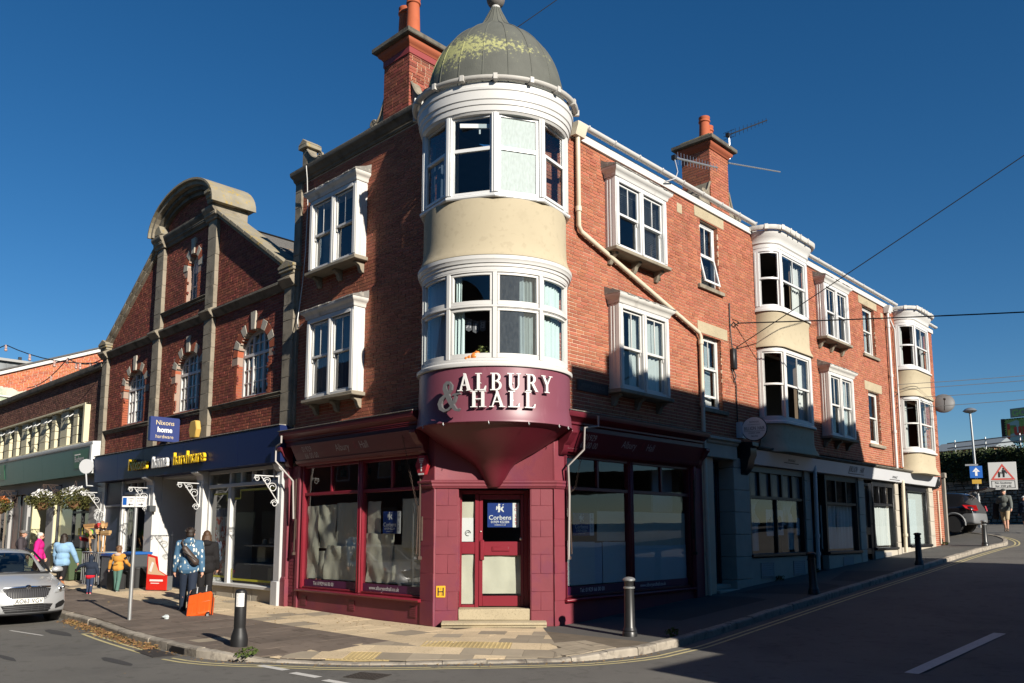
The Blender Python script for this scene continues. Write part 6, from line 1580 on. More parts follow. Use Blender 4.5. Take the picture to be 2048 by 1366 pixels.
m=MB();m.tube([FL(-29.2,0.9,0.0),FL(-29.2,0.9,1.35),FL(-26.2,0.9,1.35),FL(-26.2,0.9,0.0)],0.03,8);m.tube([FL(-29.2,0.9,0.75),FL(-26.2,0.9,0.75)],0.02,8);o=m.build('railing',steel,None);tag(o,'low steel railing on the pavement outside the supermarket','railing')
og=thing('orange_brick_building','orange brick gable wall with a white sloping verge rising beyond the supermarket','building',(-34,3,0))
FO=Frame(R_(90),(-34.0,0.0,0.0))
vg=lambda y:9.16+(y-0.56)*0.416
brick_wall(FO,lay_bricks(-1.0,9.0,6.3,12.8,[lambda u,z:z>vg(u)],seed=61),brick_orange,og,0.0,0)
m=MB();m.slab(FO,[(-1.0,0),(9.0,0),(9.0,vg(9.0)),(-1.0,vg(-1.0))],-0.3,-0.009);m.slab(FO,[(-1.0,0),(9.0,0),(9.0,8.0),(-1.0,8.0)],-9,-0.3);m.build('wall',M('mortar_pale',(0.55,0.45,0.36),0.95),og)
m=MB();m.slab(FO,[(-1.2,vg(-1.2)-0.02),(9.2,vg(9.2)-0.02),(9.2,vg(9.2)+0.16),(-1.2,vg(-1.2)+0.16)],-0.2,0.14);m.build('verge_board',white_dirty,og);m=MB();m.slab(FO,[(-1.3,vg(-1.3)+0.165),(9.3,vg(9.3)+0.165),(9.3,vg(9.3)+0.24),(-1.3,vg(-1.3)+0.24)],-6,0.2);m.build('roof',slate,og)
m=MB();pts=[(-0.9,6.6),(-0.9,8.62)];u=-0.85
while u<3.2:pts.append((u,8.62-max(0,u-0.3)*0.10+0.10*noise.noise(Vector((u*2.5,1,2)))+0.05*noise.noise(Vector((u*11,3,2)))));u+=0.07
pts.append((3.2,6.6));m.slab(FO,pts,0.002,0.012);m.build('render_remnant',M('render_remnant',(0.56,0.50,0.42),0.95,col2=(0.34,0.40,0.28),c2scale=2.2,c2lo=0.45,c2hi=0.6,bump=0.4),og,smooth=0)
m=MB();m.tube([FO(-0.9,0.06,8.18),FO(3.2,0.06,8.06)],0.045,8);m.build('pipe',white_dirty,og)
gc=thing('grey_clad_building','grey metal clad block with a flat roof far beyond the orange gable','building',(-55,8,0))
m=MB();m.box(XYZ,-75,-55,3.0,22,0,13.7);gw=m.build('wall',M('zinc',(0.20,0.215,0.22),0.5,0.5,var=0.2,c2stretch=(1,1,0.2),col2=(0.13,0.14,0.145),c2scale=1.5),gc,smooth=0)
m=MB();m.box(XYZ,-75.3,-54.7,2.7,22.3,13.7,13.88);m.build('roof',M('zinc_edge',(0.30,0.30,0.29),0.5),gc,smooth=0)
m=MB()
for i in range(20):m.tube([(-54.98,3.2+i*0.9,8),(-54.98,3.2+i*0.9,13.7)],0.03,4)
m.build('cladding_seam',MATS['zinc'],gw,kind='stuff')
m=MB();m.box(XYZ,-54.9,-54.7,6.55,6.75,13.88,14.1);m.build('vent_cap',black_paint,gc)
# ================================================================== GROUND
def catmull(pts,n=6):
 out=[]
 for i in range(len(pts)-1):
  p0,p1,p2,p3=pts[max(i-1,0)],pts[i],pts[i+1],pts[min(i+2,len(pts)-1)]
  for k in range(n):
   t=k/n
   out.append(tuple(0.5*(2*b+(c-a)*t+(2*a-5*b+4*c-d)*t*t+(3*b-a-3*c+d)*t**3)for a,b,c,d in zip(p0,p1,p2,p3)))
 out.append(pts[-1]);return out
KERB=catmull([(-70,-3.9),(-40,-3.88),(-20,-3.86),(-14,-3.85),(-8.5,-3.88),(-5.07,-4.15),(-3.2,-4.24),(-2.0,-4.26),(-1.25,-4.05),(-0.6,-3.62),(0.25,-3.08),(1.0,-2.28),(1.85,-1.28),(2.36,-0.55),(2.62,0.4),(2.58,1.3),(2.45,4.0),(2.22,9.0),(2.0,15.0),(1.78,21.0),(1.72,25.0),(1.78,26.6),(1.45,27.8),(0.6,28.9),(-1.2,29.8),(-4,30.4),(-12,31)],6)
KL=[0.0]
for a,b in zip(KERB,KERB[1:]):KL.append(KL[-1]+math.hypot(b[0]-a[0],b[1]-a[1]))
def kerb_at(s):
 for i in range(len(KERB)-1):
  if s<=KL[i+1]:
   t=(s-KL[i])/(KL[i+1]-KL[i]);a,b=KERB[i],KERB[i+1];dx,dy=b[0]-a[0],b[1]-a[1];l=math.hypot(dx,dy)
   return(a[0]+dx*t,a[1]+dy*t),(dx/l,dy/l)
 a,b=KERB[-2],KERB[-1];dx,dy=b[0]-a[0],b[1]-a[1];l=math.hypot(dx,dy);return KERB[-1],(dx/l,dy/l)
def s_of(x=None,y=None):
 best=min(range(len(KERB)),key=lambda i:(KERB[i][0]-x)**2+(KERB[i][1]-y)**2);return KL[best]
S_DROP0,S_DROP1=s_of(-0.75,-3.7),s_of(2.1,-0.9)
def upstand(s):
 """height of the kerb above the road: dropped at the crossing"""
 a=0.125;lo=0.03
 if s<S_DROP0-1.0 or s>S_DROP1+1.0:return a
 if s<S_DROP0:return lo+(a-lo)*(S_DROP0-s)
 if s>S_DROP1:return lo+(a-lo)*(s-S_DROP1)
 return lo
def road_z(x,y):return zr(y)+gl(x,-4.1)*(y<2)-0.125
m=MB();xs=[-400,-120,-60,-40,-25,-15,-10,-6,-3,0,1.5,3,5,7,9,11,13,16,22,40,120,400]
ys=[-400,-120,-60,-30,-15,-10,-7,-5,-3.5,-2,-1,0,1.0,1.9,3,5,8,12,16,20,24,26.5,28,29.7,32,36,42,60,150,400]
vs=[(x,y,road_z(x,y))for y in ys for x in xs];k=len(xs)
m.add(vs,[(j*k+i,j*k+i+1,(j+1)*k+i+1,(j+1)*k+i)for j in range(len(ys)-1)for i in range(k-1)])
m.build('road',asphalt,None,recalc=False,kind='structure',smooth=0)
def decal(poly,dz,mat,name,n=None,**kw):
 q=MB();q.add([(x,y,road_z(x,y)+dz)for x,y in poly],[tuple(range(len(poly)))]);return q.build(name,mat,None,recalc=False,smooth=0,**kw)
rg=random.Random(8)
asph2=M('asphalt_patch',(0.058,0.056,0.055),0.9,0.3,var=0.15,bump=0.5,bscale=120,grain=0.2)
for(x,y,w,h)in((-2.4,-5.2,0.6,0.10),(-3.9,-6.2,0.5,0.06),(-6.6,-4.7,0.7,0.12),(3.4,-3.2,0.5,0.05),(1.6,-5.0,0.8,0.07),(4.5,-2.0,0.35,0.05)):
 decal([(x+w*math.cos(a*0.7)*(0.8+0.3*rg.random()),y+h*math.sin(a*0.7)*(0.7+0.5*rg.random()))for a in range(9)],0.004,asph2,'road_patch',kind='structure')
pav=thing('pavement','pavement round the corner building','pavement',(0,0,0));pav['kind']='structure';del pav['category'];del pav['label']
def inner(off):
 out=[]
 for i,p in enumerate(KERB):
  a=KERB[max(i-1,0)];b=KERB[min(i+1,len(KERB)-1)];dx,dy=b[0]-a[0],b[1]-a[1];l=math.hypot(dx,dy);out.append((p[0]-dy/l*off,p[1]+dx/l*off))
 return out
KI=inner(0.15)
def drop_at(s):return 0.125-upstand(s)
def pav_z(x,y):
 """pavement height: level, dished towards the dropped kerb"""
 z=zr(y)+gl(x,y)
 if-3.5<x<4 and-5<y<2:
  best=min(((KERB[i][0]-x)**2+(KERB[i][1]-y)**2,i)for i in range(len(KERB)));d=math.sqrt(best[0]);dr=drop_at(KL[best[1]])
  z-=dr*max(0.0,1-d/1.3)
 return z
m=MB();vs=[];fs=[];nj=14
for i,p in enumerate(KI):
 tgt=(p[0],0.3)if p[0]<-1 and p[1]<5 else((-1.0,1.0)if(p[1]<2.0)else((-0.3,p[1])if p[1]<25.2 else(-6,25.4)))
 if p[1]>26.5:tgt=(-8,26.5)
 for j in range(nj+1):
  t=j/nj;x,y=p[0]+(tgt[0]-p[0])*t,p[1]+(tgt[1]-p[1])*t
  vs.append((x,y,pav_z(x,y)-0.012))
for i in range(len(KI)-1):
 for j in range(nj):fs.append((i*(nj+1)+j,(i+1)*(nj+1)+j,(i+1)*(nj+1)+j+1,i*(nj+1)+j+1))
m.add(vs,fs)
m.build('path_surface',[tarmac_path],pav,recalc=False,smooth=60,kind='structure')
m=MB();vs=[];fs=[]
sel=[i for i,p in enumerate(KI)if p[1]<1.2]
for i in sel:
 p=KI[i];tgt=(p[0],0.25)if p[0]<-1.2 else(-0.9,0.9)
 for j in range(nj+1):t=j/nj;x,y=p[0]+(tgt[0]-p[0])*t,p[1]+(tgt[1]-p[1])*t;vs.append((x,y,pav_z(x,y)-0.008))
for i in range(len(sel)-1):
 for j in range(nj):fs.append((i*(nj+1)+j,(i+1)*(nj+1)+j,(i+1)*(nj+1)+j+1,i*(nj+1)+j+1))
m.add(vs,fs);m.build('joint_bed',paver_joint,pav,recalc=False,smooth=60,kind='structure')
SL=[]
def slab_piece(poly,mat,name='paving_slab'):
 g=0.004
 cx=sum(p[0]for p in poly)/len(poly);cy=sum(p[1]for p in poly)/len(poly)
 q=[]
 for x,y in poly:l=math.hypot(x-cx,y-cy)or 1;q.append((x-(x-cx)/l*g,y-(y-cy)/l*g))
 SL.append((math.hypot(cx-CAMPOS.x,cy-CAMPOS.y),q,mat,name))
def in_poly(x,y,P):
 c=False
 for i in range(len(P)):
  a,b=P[i],P[i-1]
  if(a[1]>y)!=(b[1]>y)and x<(b[0]-a[0])*(y-a[1])/(b[1]-a[1])+a[0]:c=not c
 return c
def clip_half(poly,nx,ny,c):
 """keep nx*x + ny*y <= c"""
 out=[]
 for i in range(len(poly)):
  a,b=poly[i-1],poly[i];da,db=nx*a[0]+ny*a[1]-c,nx*b[0]+ny*b[1]-c
  if(da>0)!=(db>0):t=da/(da-db);out.append((a[0]+(b[0]-a[0])*t,a[1]+(b[1]-a[1])*t))
  if db<=0:out.append(b)
 return out
KIN=inner(0.155)
def kerb_clip(poly):
 """trim a slab to the inside of the kerb"""
 near=min(range(len(KIN)),key=lambda i:min((KIN[i][0]-p[0])**2+(KIN[i][1]-p[1])**2 for p in poly))
 for i in range(max(0,near-3),min(len(KIN)-1,near+3)):
  a,b=KIN[i],KIN[i+1];dx,dy=b[0]-a[0],b[1]-a[1]
  if any(dy*(p[0]-a[0])-dx*(p[1]-a[1])>0 for p in poly):poly=clip_half(poly,dy,-dx,dy*a[0]-dx*a[1])
  if len(poly)<3:return None
 return poly
rg=random.Random(15)
BR0=-1.72
x=-33.0;row=0
while x<-0.95:
 y=BR0-0.004;y+=(0.3 if row%2 else 0.0);first=True
 while y>-4.3:
  y2=y-0.62
  poly=kerb_clip([(x,y2),(x+0.40,y2),(x+0.40,min(y,BR0)),(x,min(y,BR0))])
  if poly and len(poly)>=3:
   ar=abs(sum(poly[i-1][0]*poly[i][1]-poly[i][0]*poly[i-1][1]for i in range(len(poly))))/2
   c=(sum(p[0]for p in poly)/len(poly),sum(p[1]for p in poly)/len(poly))
   if ar>0.01:slab_piece(poly,slab_grey if rg.random()<0.03 and c[1]<-3 else paver_brown)
  y=y2
 x+=0.40;row+=1
x=-33.0;row=0
while x<-0.5:
 y=0.02 if x<-1.9 else-0.05
 k=0;ys_=[0.0 if x<-2 else 0.0,-0.58,-1.16,BR0]
 for a,b in zip(ys_,ys_[1:]):
  mt=slab_buff
  if rg.random()<0.13:mt=slab_grey
  slab_piece([(x+(0.2 if k%2 else 0),b),(x+0.58+(0.2 if k%2 else 0),b),(x+0.58+(0.2 if k%2 else 0),a),(x+(0.2 if k%2 else 0),a)],mt);k+=1
 x+=0.58;row+=1
CR=Frame(R_(38),(0.0,-1.2,0))
def cr(u,v):p=CR(u,-v,0);return(p[0],p[1])
PIER=[(-1.97,0.0),(-1.58,0.05),(-0.05,1.58),(0.0,1.89),(-3,3)]
TL=[(-0.94,-0.9),(0.92,-0.9)]
for iu in range(-6,8):
 for iv in range(-6,6):
  u0,v0=iu*0.46+(0.23 if iv%2 else 0),iv*0.46
  poly=[cr(u0,v0),cr(u0+0.46,v0),cr(u0+0.46,v0+0.46),cr(u0,v0+0.46)]
  c=cr(u0+0.23,v0+0.23)
  if c[0]<-0.9 and c[1]>BR0:pass
  poly=clip_half(poly,-1,0,0.93)if c[0]>-1.6 else None
  if not poly or len(poly)<3:continue
  poly=clip_half(poly,0.93,1.0,1.25)
  if len(poly)<3:continue
  poly=kerb_clip(poly)
  if not poly:continue
  ar=abs(sum(poly[i-1][0]*poly[i][1]-poly[i][0]*poly[i-1][1]for i in range(len(poly))))/2
  c=(sum(p[0]for p in poly)/len(poly),sum(p[1]for p in poly)/len(poly))
  if ar<0.015 or in_poly(c[0],c[1],PIER)or c[0]-c[1]<-1.5:continue
  if c[0]<-0.5 and c[1]>-0.5:mt=slab_buff
  elif c[1]>-0.9:mt=slab_buff if rg.random()<0.6 else slab_grey
  elif c[1]<-1.9 or c[0]<0.3:mt=slab_buff if rg.random()<0.75 else slab_grey
  else:mt=slab_grey if rg.random()<0.65 else slab_buff
  if-0.3<u0<0.7 and-0.8<v0<-0.2:mt=slab_yellow
  if-1.6<u0<-0.9 and-1.9<v0<-1.3:mt=slab_yellow
  slab_piece(poly,mt,'tactile_slab' if mt is slab_yellow else 'paving_slab')
for i in range(9):
 for j in range(10):
  u0,v0=1.02+i*0.22,-1.9+j*0.30+(0.15 if i%2 else 0)
  poly=[(0.95+0.0,0)]
  a0=Frame(R_(-20),(0.9,-1.4,0));P=lambda u,v:a0(u,-v,0)[:2]
  poly=kerb_clip([P(i*0.2,j*0.22-0.2),P(i*0.2+0.2,j*0.22-0.2),P(i*0.2+0.2,j*0.22+0.02),P(i*0.2,j*0.22+0.02)])
  if not poly or len(poly)<3:continue
  c=(sum(p[0]for p in poly)/len(poly),sum(p[1]for p in poly)/len(poly))
  if 0.93*c[0]+c[1]<1.25 or c[1]>0.75 or c[0]<0.6:continue
  slab_piece(poly,slab_grey,'paving_sett')
SL.sort(key=lambda s:s[0])
def slab_mesh(mb,q,dz):
 n=len(q);vs=[(x,y,pav_z(x,y)-0.02)for x,y in q]+[(x,y,pav_z(x,y)+dz)for x,y in q]
 mb.add(vs,[tuple(range(n,2*n))]+[(i,(i+1)%n,n+(i+1)%n,n+i)for i in range(n)])
rest={}
for i,(d,q,mt,nm)in enumerate(SL):
 dz=rg.uniform(-0.0015,0.0025)
 if i<300:
  mb=MB();slab_mesh(mb,q,dz)
  if mt is slab_yellow:
   xs_=[p[0]for p in q];ys2=[p[1]for p in q];cx,cy=sum(xs_)/len(q),sum(ys2)/len(q)
   for a in range(-3,4):
    for b in range(-3,4):
     px_,py_=CR(a*0.066,-b*0.066,0)[0]-CR(0,0,0)[0]+cx,CR(a*0.066,-b*0.066,0)[1]-CR(0,0,0)[1]+cy
     if in_poly(px_,py_,q):mb.lathe([(0.017,0),(0.013,0.006),(0.0,0.007)],(px_,py_,pav_z(px_,py_)+dz),6)
  o=mb.build(nm,mt,pav,recalc=False,smooth=0)
 else:
  mb=rest.setdefault(mt.name,(MB(),mt))[0];slab_mesh(mb,q,dz)
for k,(mb,mt)in rest.items():mb.build('far_slabs',mt,pav,recalc=False,smooth=0,kind='stuff')
def pav_patch(poly,mat,dz=0.004):
 q=MB();q.add([(x,y,pav_z(x,y)-0.012+dz)for x,y in poly],[tuple(range(len(poly)))]);q.build('tarmac_patch',mat,pav,recalc=False,smooth=0)
pav_patch([(0.05,3.2),(1.5,3.4),(1.5,6.9),(0.9,7.1),(0.05,6.9)],tarmac_dark);pav_patch([(0.4,7.6),(1.9,8.1),(1.9,10.0),(1.2,10.4),(0.4,9.5)],tarmac_dark);pav_patch([(1.2,11.0),(1.9,11.0),(1.85,14.0),(0.6,13.6)],tarmac_dark);pav_patch([(0.4,24.0),(1.4,24.2),(1.4,24.9),(0.4,24.9)],tarmac_dark)
kerb=thing('kerb','','',(0,0,0));
for k_ in('label','category'):
 if k_ in kerb:del kerb[k_]
kerb['kind']='structure'
s=s_of(-33,-3.9);end=KL[-1]-6;rg=random.Random(2)
while s<end:
 (p,_t)=kerb_at(s)
 L=rg.uniform(0.75,1.05)if not(S_DROP0-1<s<S_DROP1+1.5)else rg.uniform(0.5,0.75)
 q=MB();n=3;prof=[(0.0,-0.2),(0.0,-0.025),(0.012,-0.006),(0.03,0.0),(0.15,0.0),(0.15,-0.2)];vs=[]
 j1,j2,j3=rg.uniform(-.006,.006),rg.uniform(-.006,.006),rg.uniform(-.004,.004)
 for i in range(n+1):
  ss=s+0.004+(L-0.008)*i/n;c,t=kerb_at(ss)
  ztop=road_z(*c)+upstand(ss)+j1+j3*i
  for o_,z_ in prof:
   w=0.006*noise.noise(Vector((ss*6,z_*20,0)))
   vs.append((c[0]-t[1]*(o_+j2+w),c[1]+t[0]*(o_+j2+w),ztop+z_+(w*0.7 if z_>-0.1 else 0)))
 k=len(prof);fs=[(i*k+j,i*k+(j+1)%k,(i+1)*k+(j+1)%k,(i+1)*k+j)for i in range(n)for j in range(k)]+[tuple(range(k))[::-1],tuple(n*k+j for j in range(k))]
 q.add(vs,fs);q.build('kerb_stone',kerb_stone_m,kerb,smooth=30);s+=L
def along(off,s0,s1,w,mat,name,dz=0.004,step=0.4,**kw):
 m=MB();n=max(2,int((s1-s0)/step));vs=[]
 for i in range(n+1):
  c,t=kerb_at(s0+(s1-s0)*i/n)
  for o_ in(off,off+w):x,y=c[0]+t[1]*o_,c[1]-t[0]*o_;vs.append((x,y,road_z(x,y)+dz))
 m.add(vs,[(2*i,2*i+2,2*i+3,2*i+1)for i in range(n)]);return m.build(name,mat,None,recalc=False,smooth=0,kind='structure')
sA,sB,sC,sD=s_of(-6.2,-4.0),s_of(-2.9,-4.2),s_of(-2.2,-4.2),KL[-1]-6
for o_ in(0.22,0.36):along(o_,sA,sB,0.055,line_yellow,'yellow_line');along(o_ if o_<0.3 else 0.36,sC,sD,0.055,line_yellow,'yellow_line')
c,t=kerb_at(sA);decal([(c[0]+t[1]*0.22,c[1]-t[0]*0.22),(c[0]+t[1]*0.415,c[1]-t[0]*0.415),(c[0]+t[1]*0.415+0.06,c[1]-t[0]*0.415),(c[0]+t[1]*0.22+0.06,c[1]-t[0]*0.22)],0.006,line_yellow,'yellow_line',kind='structure')
for a,b in((-0.62,-0.02),(0.22,0.76),(0.98,1.55),(1.8,2.4),(2.65,3.25)):decal([(a,-4.02),(b,-3.97),(b,-3.85),(a,-3.90)],0.005,line_white,'give_way_dash',kind='structure')
decal([(6.02,1.62),(6.20,1.62),(6.36,5.45),(6.18,5.45)],0.005,line_white,'centre_line',kind='structure');decal([(6.2,9.5),(6.34,9.5),(6.42,13.2),(6.28,13.2)],0.005,line_white,'centre_line',kind='structure')
decal([(-7.5,-5.25),(-6.3,-5.05),(-6.3,-5.0),(-7.5,-5.2)],0.005,line_white,'bay_mark',kind='structure')
for sy in(-1.1,0.9):pass
cov=M('cover_iron',(0.045,0.038,0.033),0.65,0.4,var=0.4,vscale=25,bump=0.6,bscale=60)
t_=thing('drain_cover','rusty square iron cover in the road before the corner doorway','drain cover',(1.13,-3.42,road_z(0,-3.4)),R_(20));m=MB();m.box(XYZ,-0.24,0.24,-0.2,0.2,0.0,0.008)
for i in range(6):
 for j in range(5):m.box(XYZ,-0.21+i*0.072,-0.16+i*0.072,-0.17+j*0.07,-0.12+j*0.07,0.008,0.014)
m.build('lid',cov,t_,local=True)
t_=thing('manhole_cover','round iron manhole cover in the shaded side street','manhole cover',(7.3,6.3,road_z(0,6.3)),0);m=MB();m.lathe([(0.0,0.002),(0.30,0.008),(0.30,0.012),(0.36,0.012),(0.36,0.004),(0.44,0.004)],n=28)
for a in range(-3,4):m.box(XYZ,-0.2,0.2,a*0.07-0.015,a*0.07+0.015,0.008,0.014)
m.build('lid',steel,t_,local=True)
c,t=kerb_at(s_of(-2.55,-4.25));t_=thing('kerb_drain','dark slot drain set in the kerb beside the yellow lines','drain',(c[0],c[1],road_z(*c)),0);m=MB();m.box(FI,c[0]-0.22,c[0]+0.22,4.262,4.275,road_z(*c)+0.02,road_z(*c)+0.10);m.build('slot',black_paint,t_);m=MB();m.plate([(c[0]-0.75,-4.62),(c[0]+0.15,-4.7),(c[0]+0.2,-4.35),(c[0]-0.7,-4.32)],road_z(*c)+0.002,road_z(*c)+0.008);m.build('grate',cov,t_)
leafd=M('dead_leaf',(0.23,0.135,0.055),0.85,0.2,rnd_=0.45,hue=0.05,island=True)
m=MB();rg=random.Random(77)
def dead_leaf(p,s):
 a=rg.uniform(0,6.28);tx,ty=math.cos(a)*s,math.sin(a)*s;h=rg.uniform(0.2,0.8)*s;z=p[2]+0.004
 m.add([(p[0]-tx,p[1]-ty,z+h*0.5),(p[0]+ty*0.4,p[1]-tx*0.4,z),(p[0]+tx,p[1]+ty,z+h),(p[0]-ty*0.4,p[1]+tx*0.4,z+h*0.3)],[(0,1,2,3)])
s0,s1=s_of(-8.7,-3.8),s_of(-3.2,-4.2)
for i in range(1500):
 ss=rg.uniform(s0,s1);c,t=kerb_at(ss);o_=abs(rg.gauss(0,0.11))+0.02;x,y=c[0]+t[1]*o_,c[1]-t[0]*o_;dead_leaf((x,y,road_z(x,y)+max(0,0.05-o_*0.25)*rg.random()),rg.uniform(0.015,0.04))
for i in range(320):
 ss=rg.uniform(s1,s_of(2.6,1.0));c,t=kerb_at(ss);o_=abs(rg.gauss(0,0.1))+0.02;x,y=c[0]+t[1]*o_,c[1]-t[0]*o_;dead_leaf((x,y,road_z(x,y)),rg.uniform(0.01,0.025))
for i in range(240):
 x,y=rg.uniform(-12,-1.5),-abs(rg.gauss(0,0.9))-0.1
 if y>-3.9:dead_leaf((x,y,pav_z(x,y)),rg.uniform(0.01,0.03))
for i in range(110):
 x,y=rg.uniform(-7,9),rg.uniform(-9,-4.3);dead_leaf((x,y,road_z(x,y)),rg.uniform(0.008,0.02))
o=m.build('fallen_leaves',leafd,None,recalc=False,smooth=0,kind='stuff')
weed=M('weed',(0.06,0.085,0.02),0.8,0.2,rnd_=0.3,island=True)
for i,(x,y)in enumerate(((0.06,10.4),(0.05,12.6),(0.04,24.6),(-1.0,-3.95),(2.3,1.9))):
 m=MB();leaf_cloud(m,(x+(0.08 if y>2 else 0),y,pav_z(x,y)+0.05),(0.1,0.18,0.09),60,0.035,i+5,lo=-0.4,shell=0.2);o=m.build('weed',weed,None,recalc=False,smooth=0)
 tag(o,['weed tuft below the first salon vent','weed tuft beside the white downpipe','weed tuft at the far end of the brick terrace','weed tuft on the kerb edge near the left bollard','weed tuft by the kerb past the right bollard'][i],'weed')
# ================================================================== STREET FURNITURE AND SIGNS
def bollard(loc,label,h=0.97,lean=(0,0),silver=True):
 t=thing('bollard',label,'bollard',loc,0,'bollards along the kerbs')
 t.rotation_euler=(lean[0],lean[1],0)
 m=MB();k=h/0.97
 m.lathe([(0.125,-0.05),(0.125,0.05),(0.112,0.075),(0.118,0.095),(0.105,0.125),(0.092,0.15),(0.082,0.74*k),(0.080,0.78*k)],n=24);m.build('post',iron_black,t,local=True,smooth=30)
 m=MB();m.lathe([(0.094,0.775*k),(0.097,0.785*k),(0.097,0.80*k),(0.082,0.81*k)],n=24);m.build('ring',steel if silver else iron_black,t,local=True)
 m=MB();m.lathe([(0.080,0.80*k),(0.078,0.88*k),(0.090,0.90*k)],n=24);m.build('neck',iron_black,t,local=True)
 m=MB();m.lathe([(0.088,0.895*k),(0.108,0.91*k),(0.108,0.93*k),(0.09,0.95*k),(0.05,0.965*k),(0.0,0.97*k)],n=24);m.build('cap',steel if silver else iron_black,t,local=True,smooth=30)
 return t
bollard((1.74,1.47,pav_z(1.74,1.47)-0.005),'worn iron bollard with silver cap and ring at the kerb corner',0.97)
bollard((1.98,8.2,pav_z(1.98,8.2)),'dark iron bollard leaning in the shade before the first salon window',0.93,(0.0,-0.035),False)
bollard((1.84,15.9,pav_z(1.84,15.9)),'black iron bollard in the shade before the far salon doors',0.95,(0,0),False)
bollard((1.55,24.4,pav_z(1.55,24.4)),'black iron bollard in sunlight at the far end of the terrace',0.96,(0,0),True)
t=thing('bollard','stout black plastic bollard with a white notice on the front pavement','bollard',(-1.80,-3.66,pav_z(-1.8,-3.66)-0.01),0,'bollards along the kerbs')
m=MB();m.lathe([(0.125,0.0),(0.128,0.10),(0.12,0.16),(0.088,0.27),(0.086,0.29),(0.088,0.30),(0.088,0.80),(0.076,0.835),(0.05,0.855),(0.0,0.86)],n=28);m.build('post',plastic_black,t,local=True,smooth=30)
m=MB();n=10;vs=[]
for z in(0.60,0.80):
 for i in range(n+1):a=R_(-75+80*i/n);vs.append((0.0905*math.cos(a),0.0905*math.sin(a),z))
m.add(vs,[(i,i+1,n+2+i,n+1+i)for i in range(n)]);nt_=m.build('notice',print_white,t,local=True,recalc=False,smooth=60)
m=MB();rg=random.Random(3)
for z in[0.625+0.022*i for i in range(8)]:
 for i in range(7):
  if rg.random()<0.75:a0,a1=R_(-66+9*i),R_(-59+9*i);m.add([(0.092*math.cos(a),0.092*math.sin(a),zz)for a,zz in((a0,z),(a1,z),(a1,z+0.009),(a0,z+0.009))],[(0,1,2,3)])
m.build('print',print_grey,nt_,local=True,recalc=False)
t=thing('loading_sign','grey post with two white loading plates at the edge of the front pavement','sign',(-6.62,-3.42,pav_z(-6.6,-3.4)))
LS=Frame(R_(40),(-6.62,-3.42,0));m=MB();m.tube([(-6.62,-3.42,0),(-6.62,-3.42,2.42)],0.038,12);m.build('post',steel,t);m=MB();m.lathe([(0.040,2.42),(0.045,2.43),(0.045,2.46),(0.0,2.47)],(-6.62,-3.42,0),12);m.build('post_cap',steel,t)
for u0,u1,s1,s2,arrow in((-0.265,-0.003,'Loading','only',-1),(0.003,0.235,'No loading','at any time',1)):
 m=MB();m.box(LS,u0,u1,0.045,0.052,2.20,2.41);p=m.build('plate',print_white,t,bevel=0.002)
 c=(u0+u1)/2+(0.05 if arrow<0 else 0)
 text(s1,LS,c,0.055,2.355,0.026,print_black,p,align='CENTER',w=0.9);text(s2,LS,c,0.055,2.31,0.026,print_black,p,align='CENTER',w=0.9)
 m=MB();m.box(LS,c-0.045,c+0.045,0.0525,0.054,2.245,2.255);m.slab(LS,[(c+0.05*arrow,2.25),(c+0.015*arrow,2.225),(c+0.015*arrow,2.275)],0.0525,0.0545);m.build('arrow',print_black,p)
 if arrow<0:m=MB();m.box(LS,u0+0.015,u0+0.095,0.052,0.0535,2.24,2.385);pp=m.build('blue_symbol',M('sign_blue2',(0.01,0.10,0.40),0.4),p);
t=thing('street_name_plate','old dark street name plate reading Mermond Place on the brick by the turret','sign',FR(2.75,0.02,4.5));m=MB();m.box(FR,2.26,3.26,0.003,0.03,4.47,4.69);m.build('plate',M('plate_dark',(0.045,0.042,0.042),0.7),t);m=MB()
for q in((2.28,3.24,4.485,4.50),(2.28,3.24,4.66,4.675),(2.28,2.295,4.5,4.66),(3.225,3.24,4.5,4.66)):m.box(FR,q[0],q[1],0.03,0.036,q[2],q[3])
m.build('rim',MATS['plate_dark'],t);text('MERMOND PLACE',FR,2.76,0.034,4.55,0.075,M('plate_letter',(0.11,0.105,0.10),0.7),t,align='CENTER',w=0.86,bold=0.01)
HF=CH;hu=-0.98
t=thing('hydrant_sign','small yellow hydrant plate with a black H on the maroon pier','sign',HF(hu,0.02,0.6));m=MB();m.box(HF,hu-0.085,hu+0.085,0.012,0.022,0.52,0.73);m.build('plate',M('hydrant_yellow',(0.75,0.38,0.01),0.5),t,bevel=0.004)
m=MB();m.box(HF,hu-0.058,hu-0.034,0.022,0.0245,0.55,0.70);m.box(HF,hu+0.034,hu+0.058,0.022,0.0245,0.55,0.70);m.box(HF,hu-0.034,hu+0.034,0.022,0.0245,0.612,0.634);m.build('bars',print_black,t);text('3',HF,hu,0.0245,0.655,0.04,print_black,t,align='CENTER');text('12',HF,hu,0.0245,0.555,0.04,print_black,t,align='CENTER')
t=thing('round_sign','round white hair salon sign hanging on an arm over the side street','sign',FR(8.75,0.5,4.0));RS=Frame(R_(12),FR(8.78,0.40,0))
m=MB();pts=[(0.30*math.cos(i*0.2244),4.27+0.29*math.sin(i*0.2244))for i in range(28)];m.slab(RS,pts,-0.03,0.03);m.build('disc',print_white,t,smooth=30)
m=MB();m.tube([RS(0.305*math.cos(i*0.2244),0.0,4.27+0.295*math.sin(i*0.2244))for i in range(28)],0.018,6,closed=True);m.build('rim',black_paint,t);m=MB();m.box(FR,8.60,8.9,0.0,0.12,4.05,4.45);m.build('arm_box',salon_white,t)
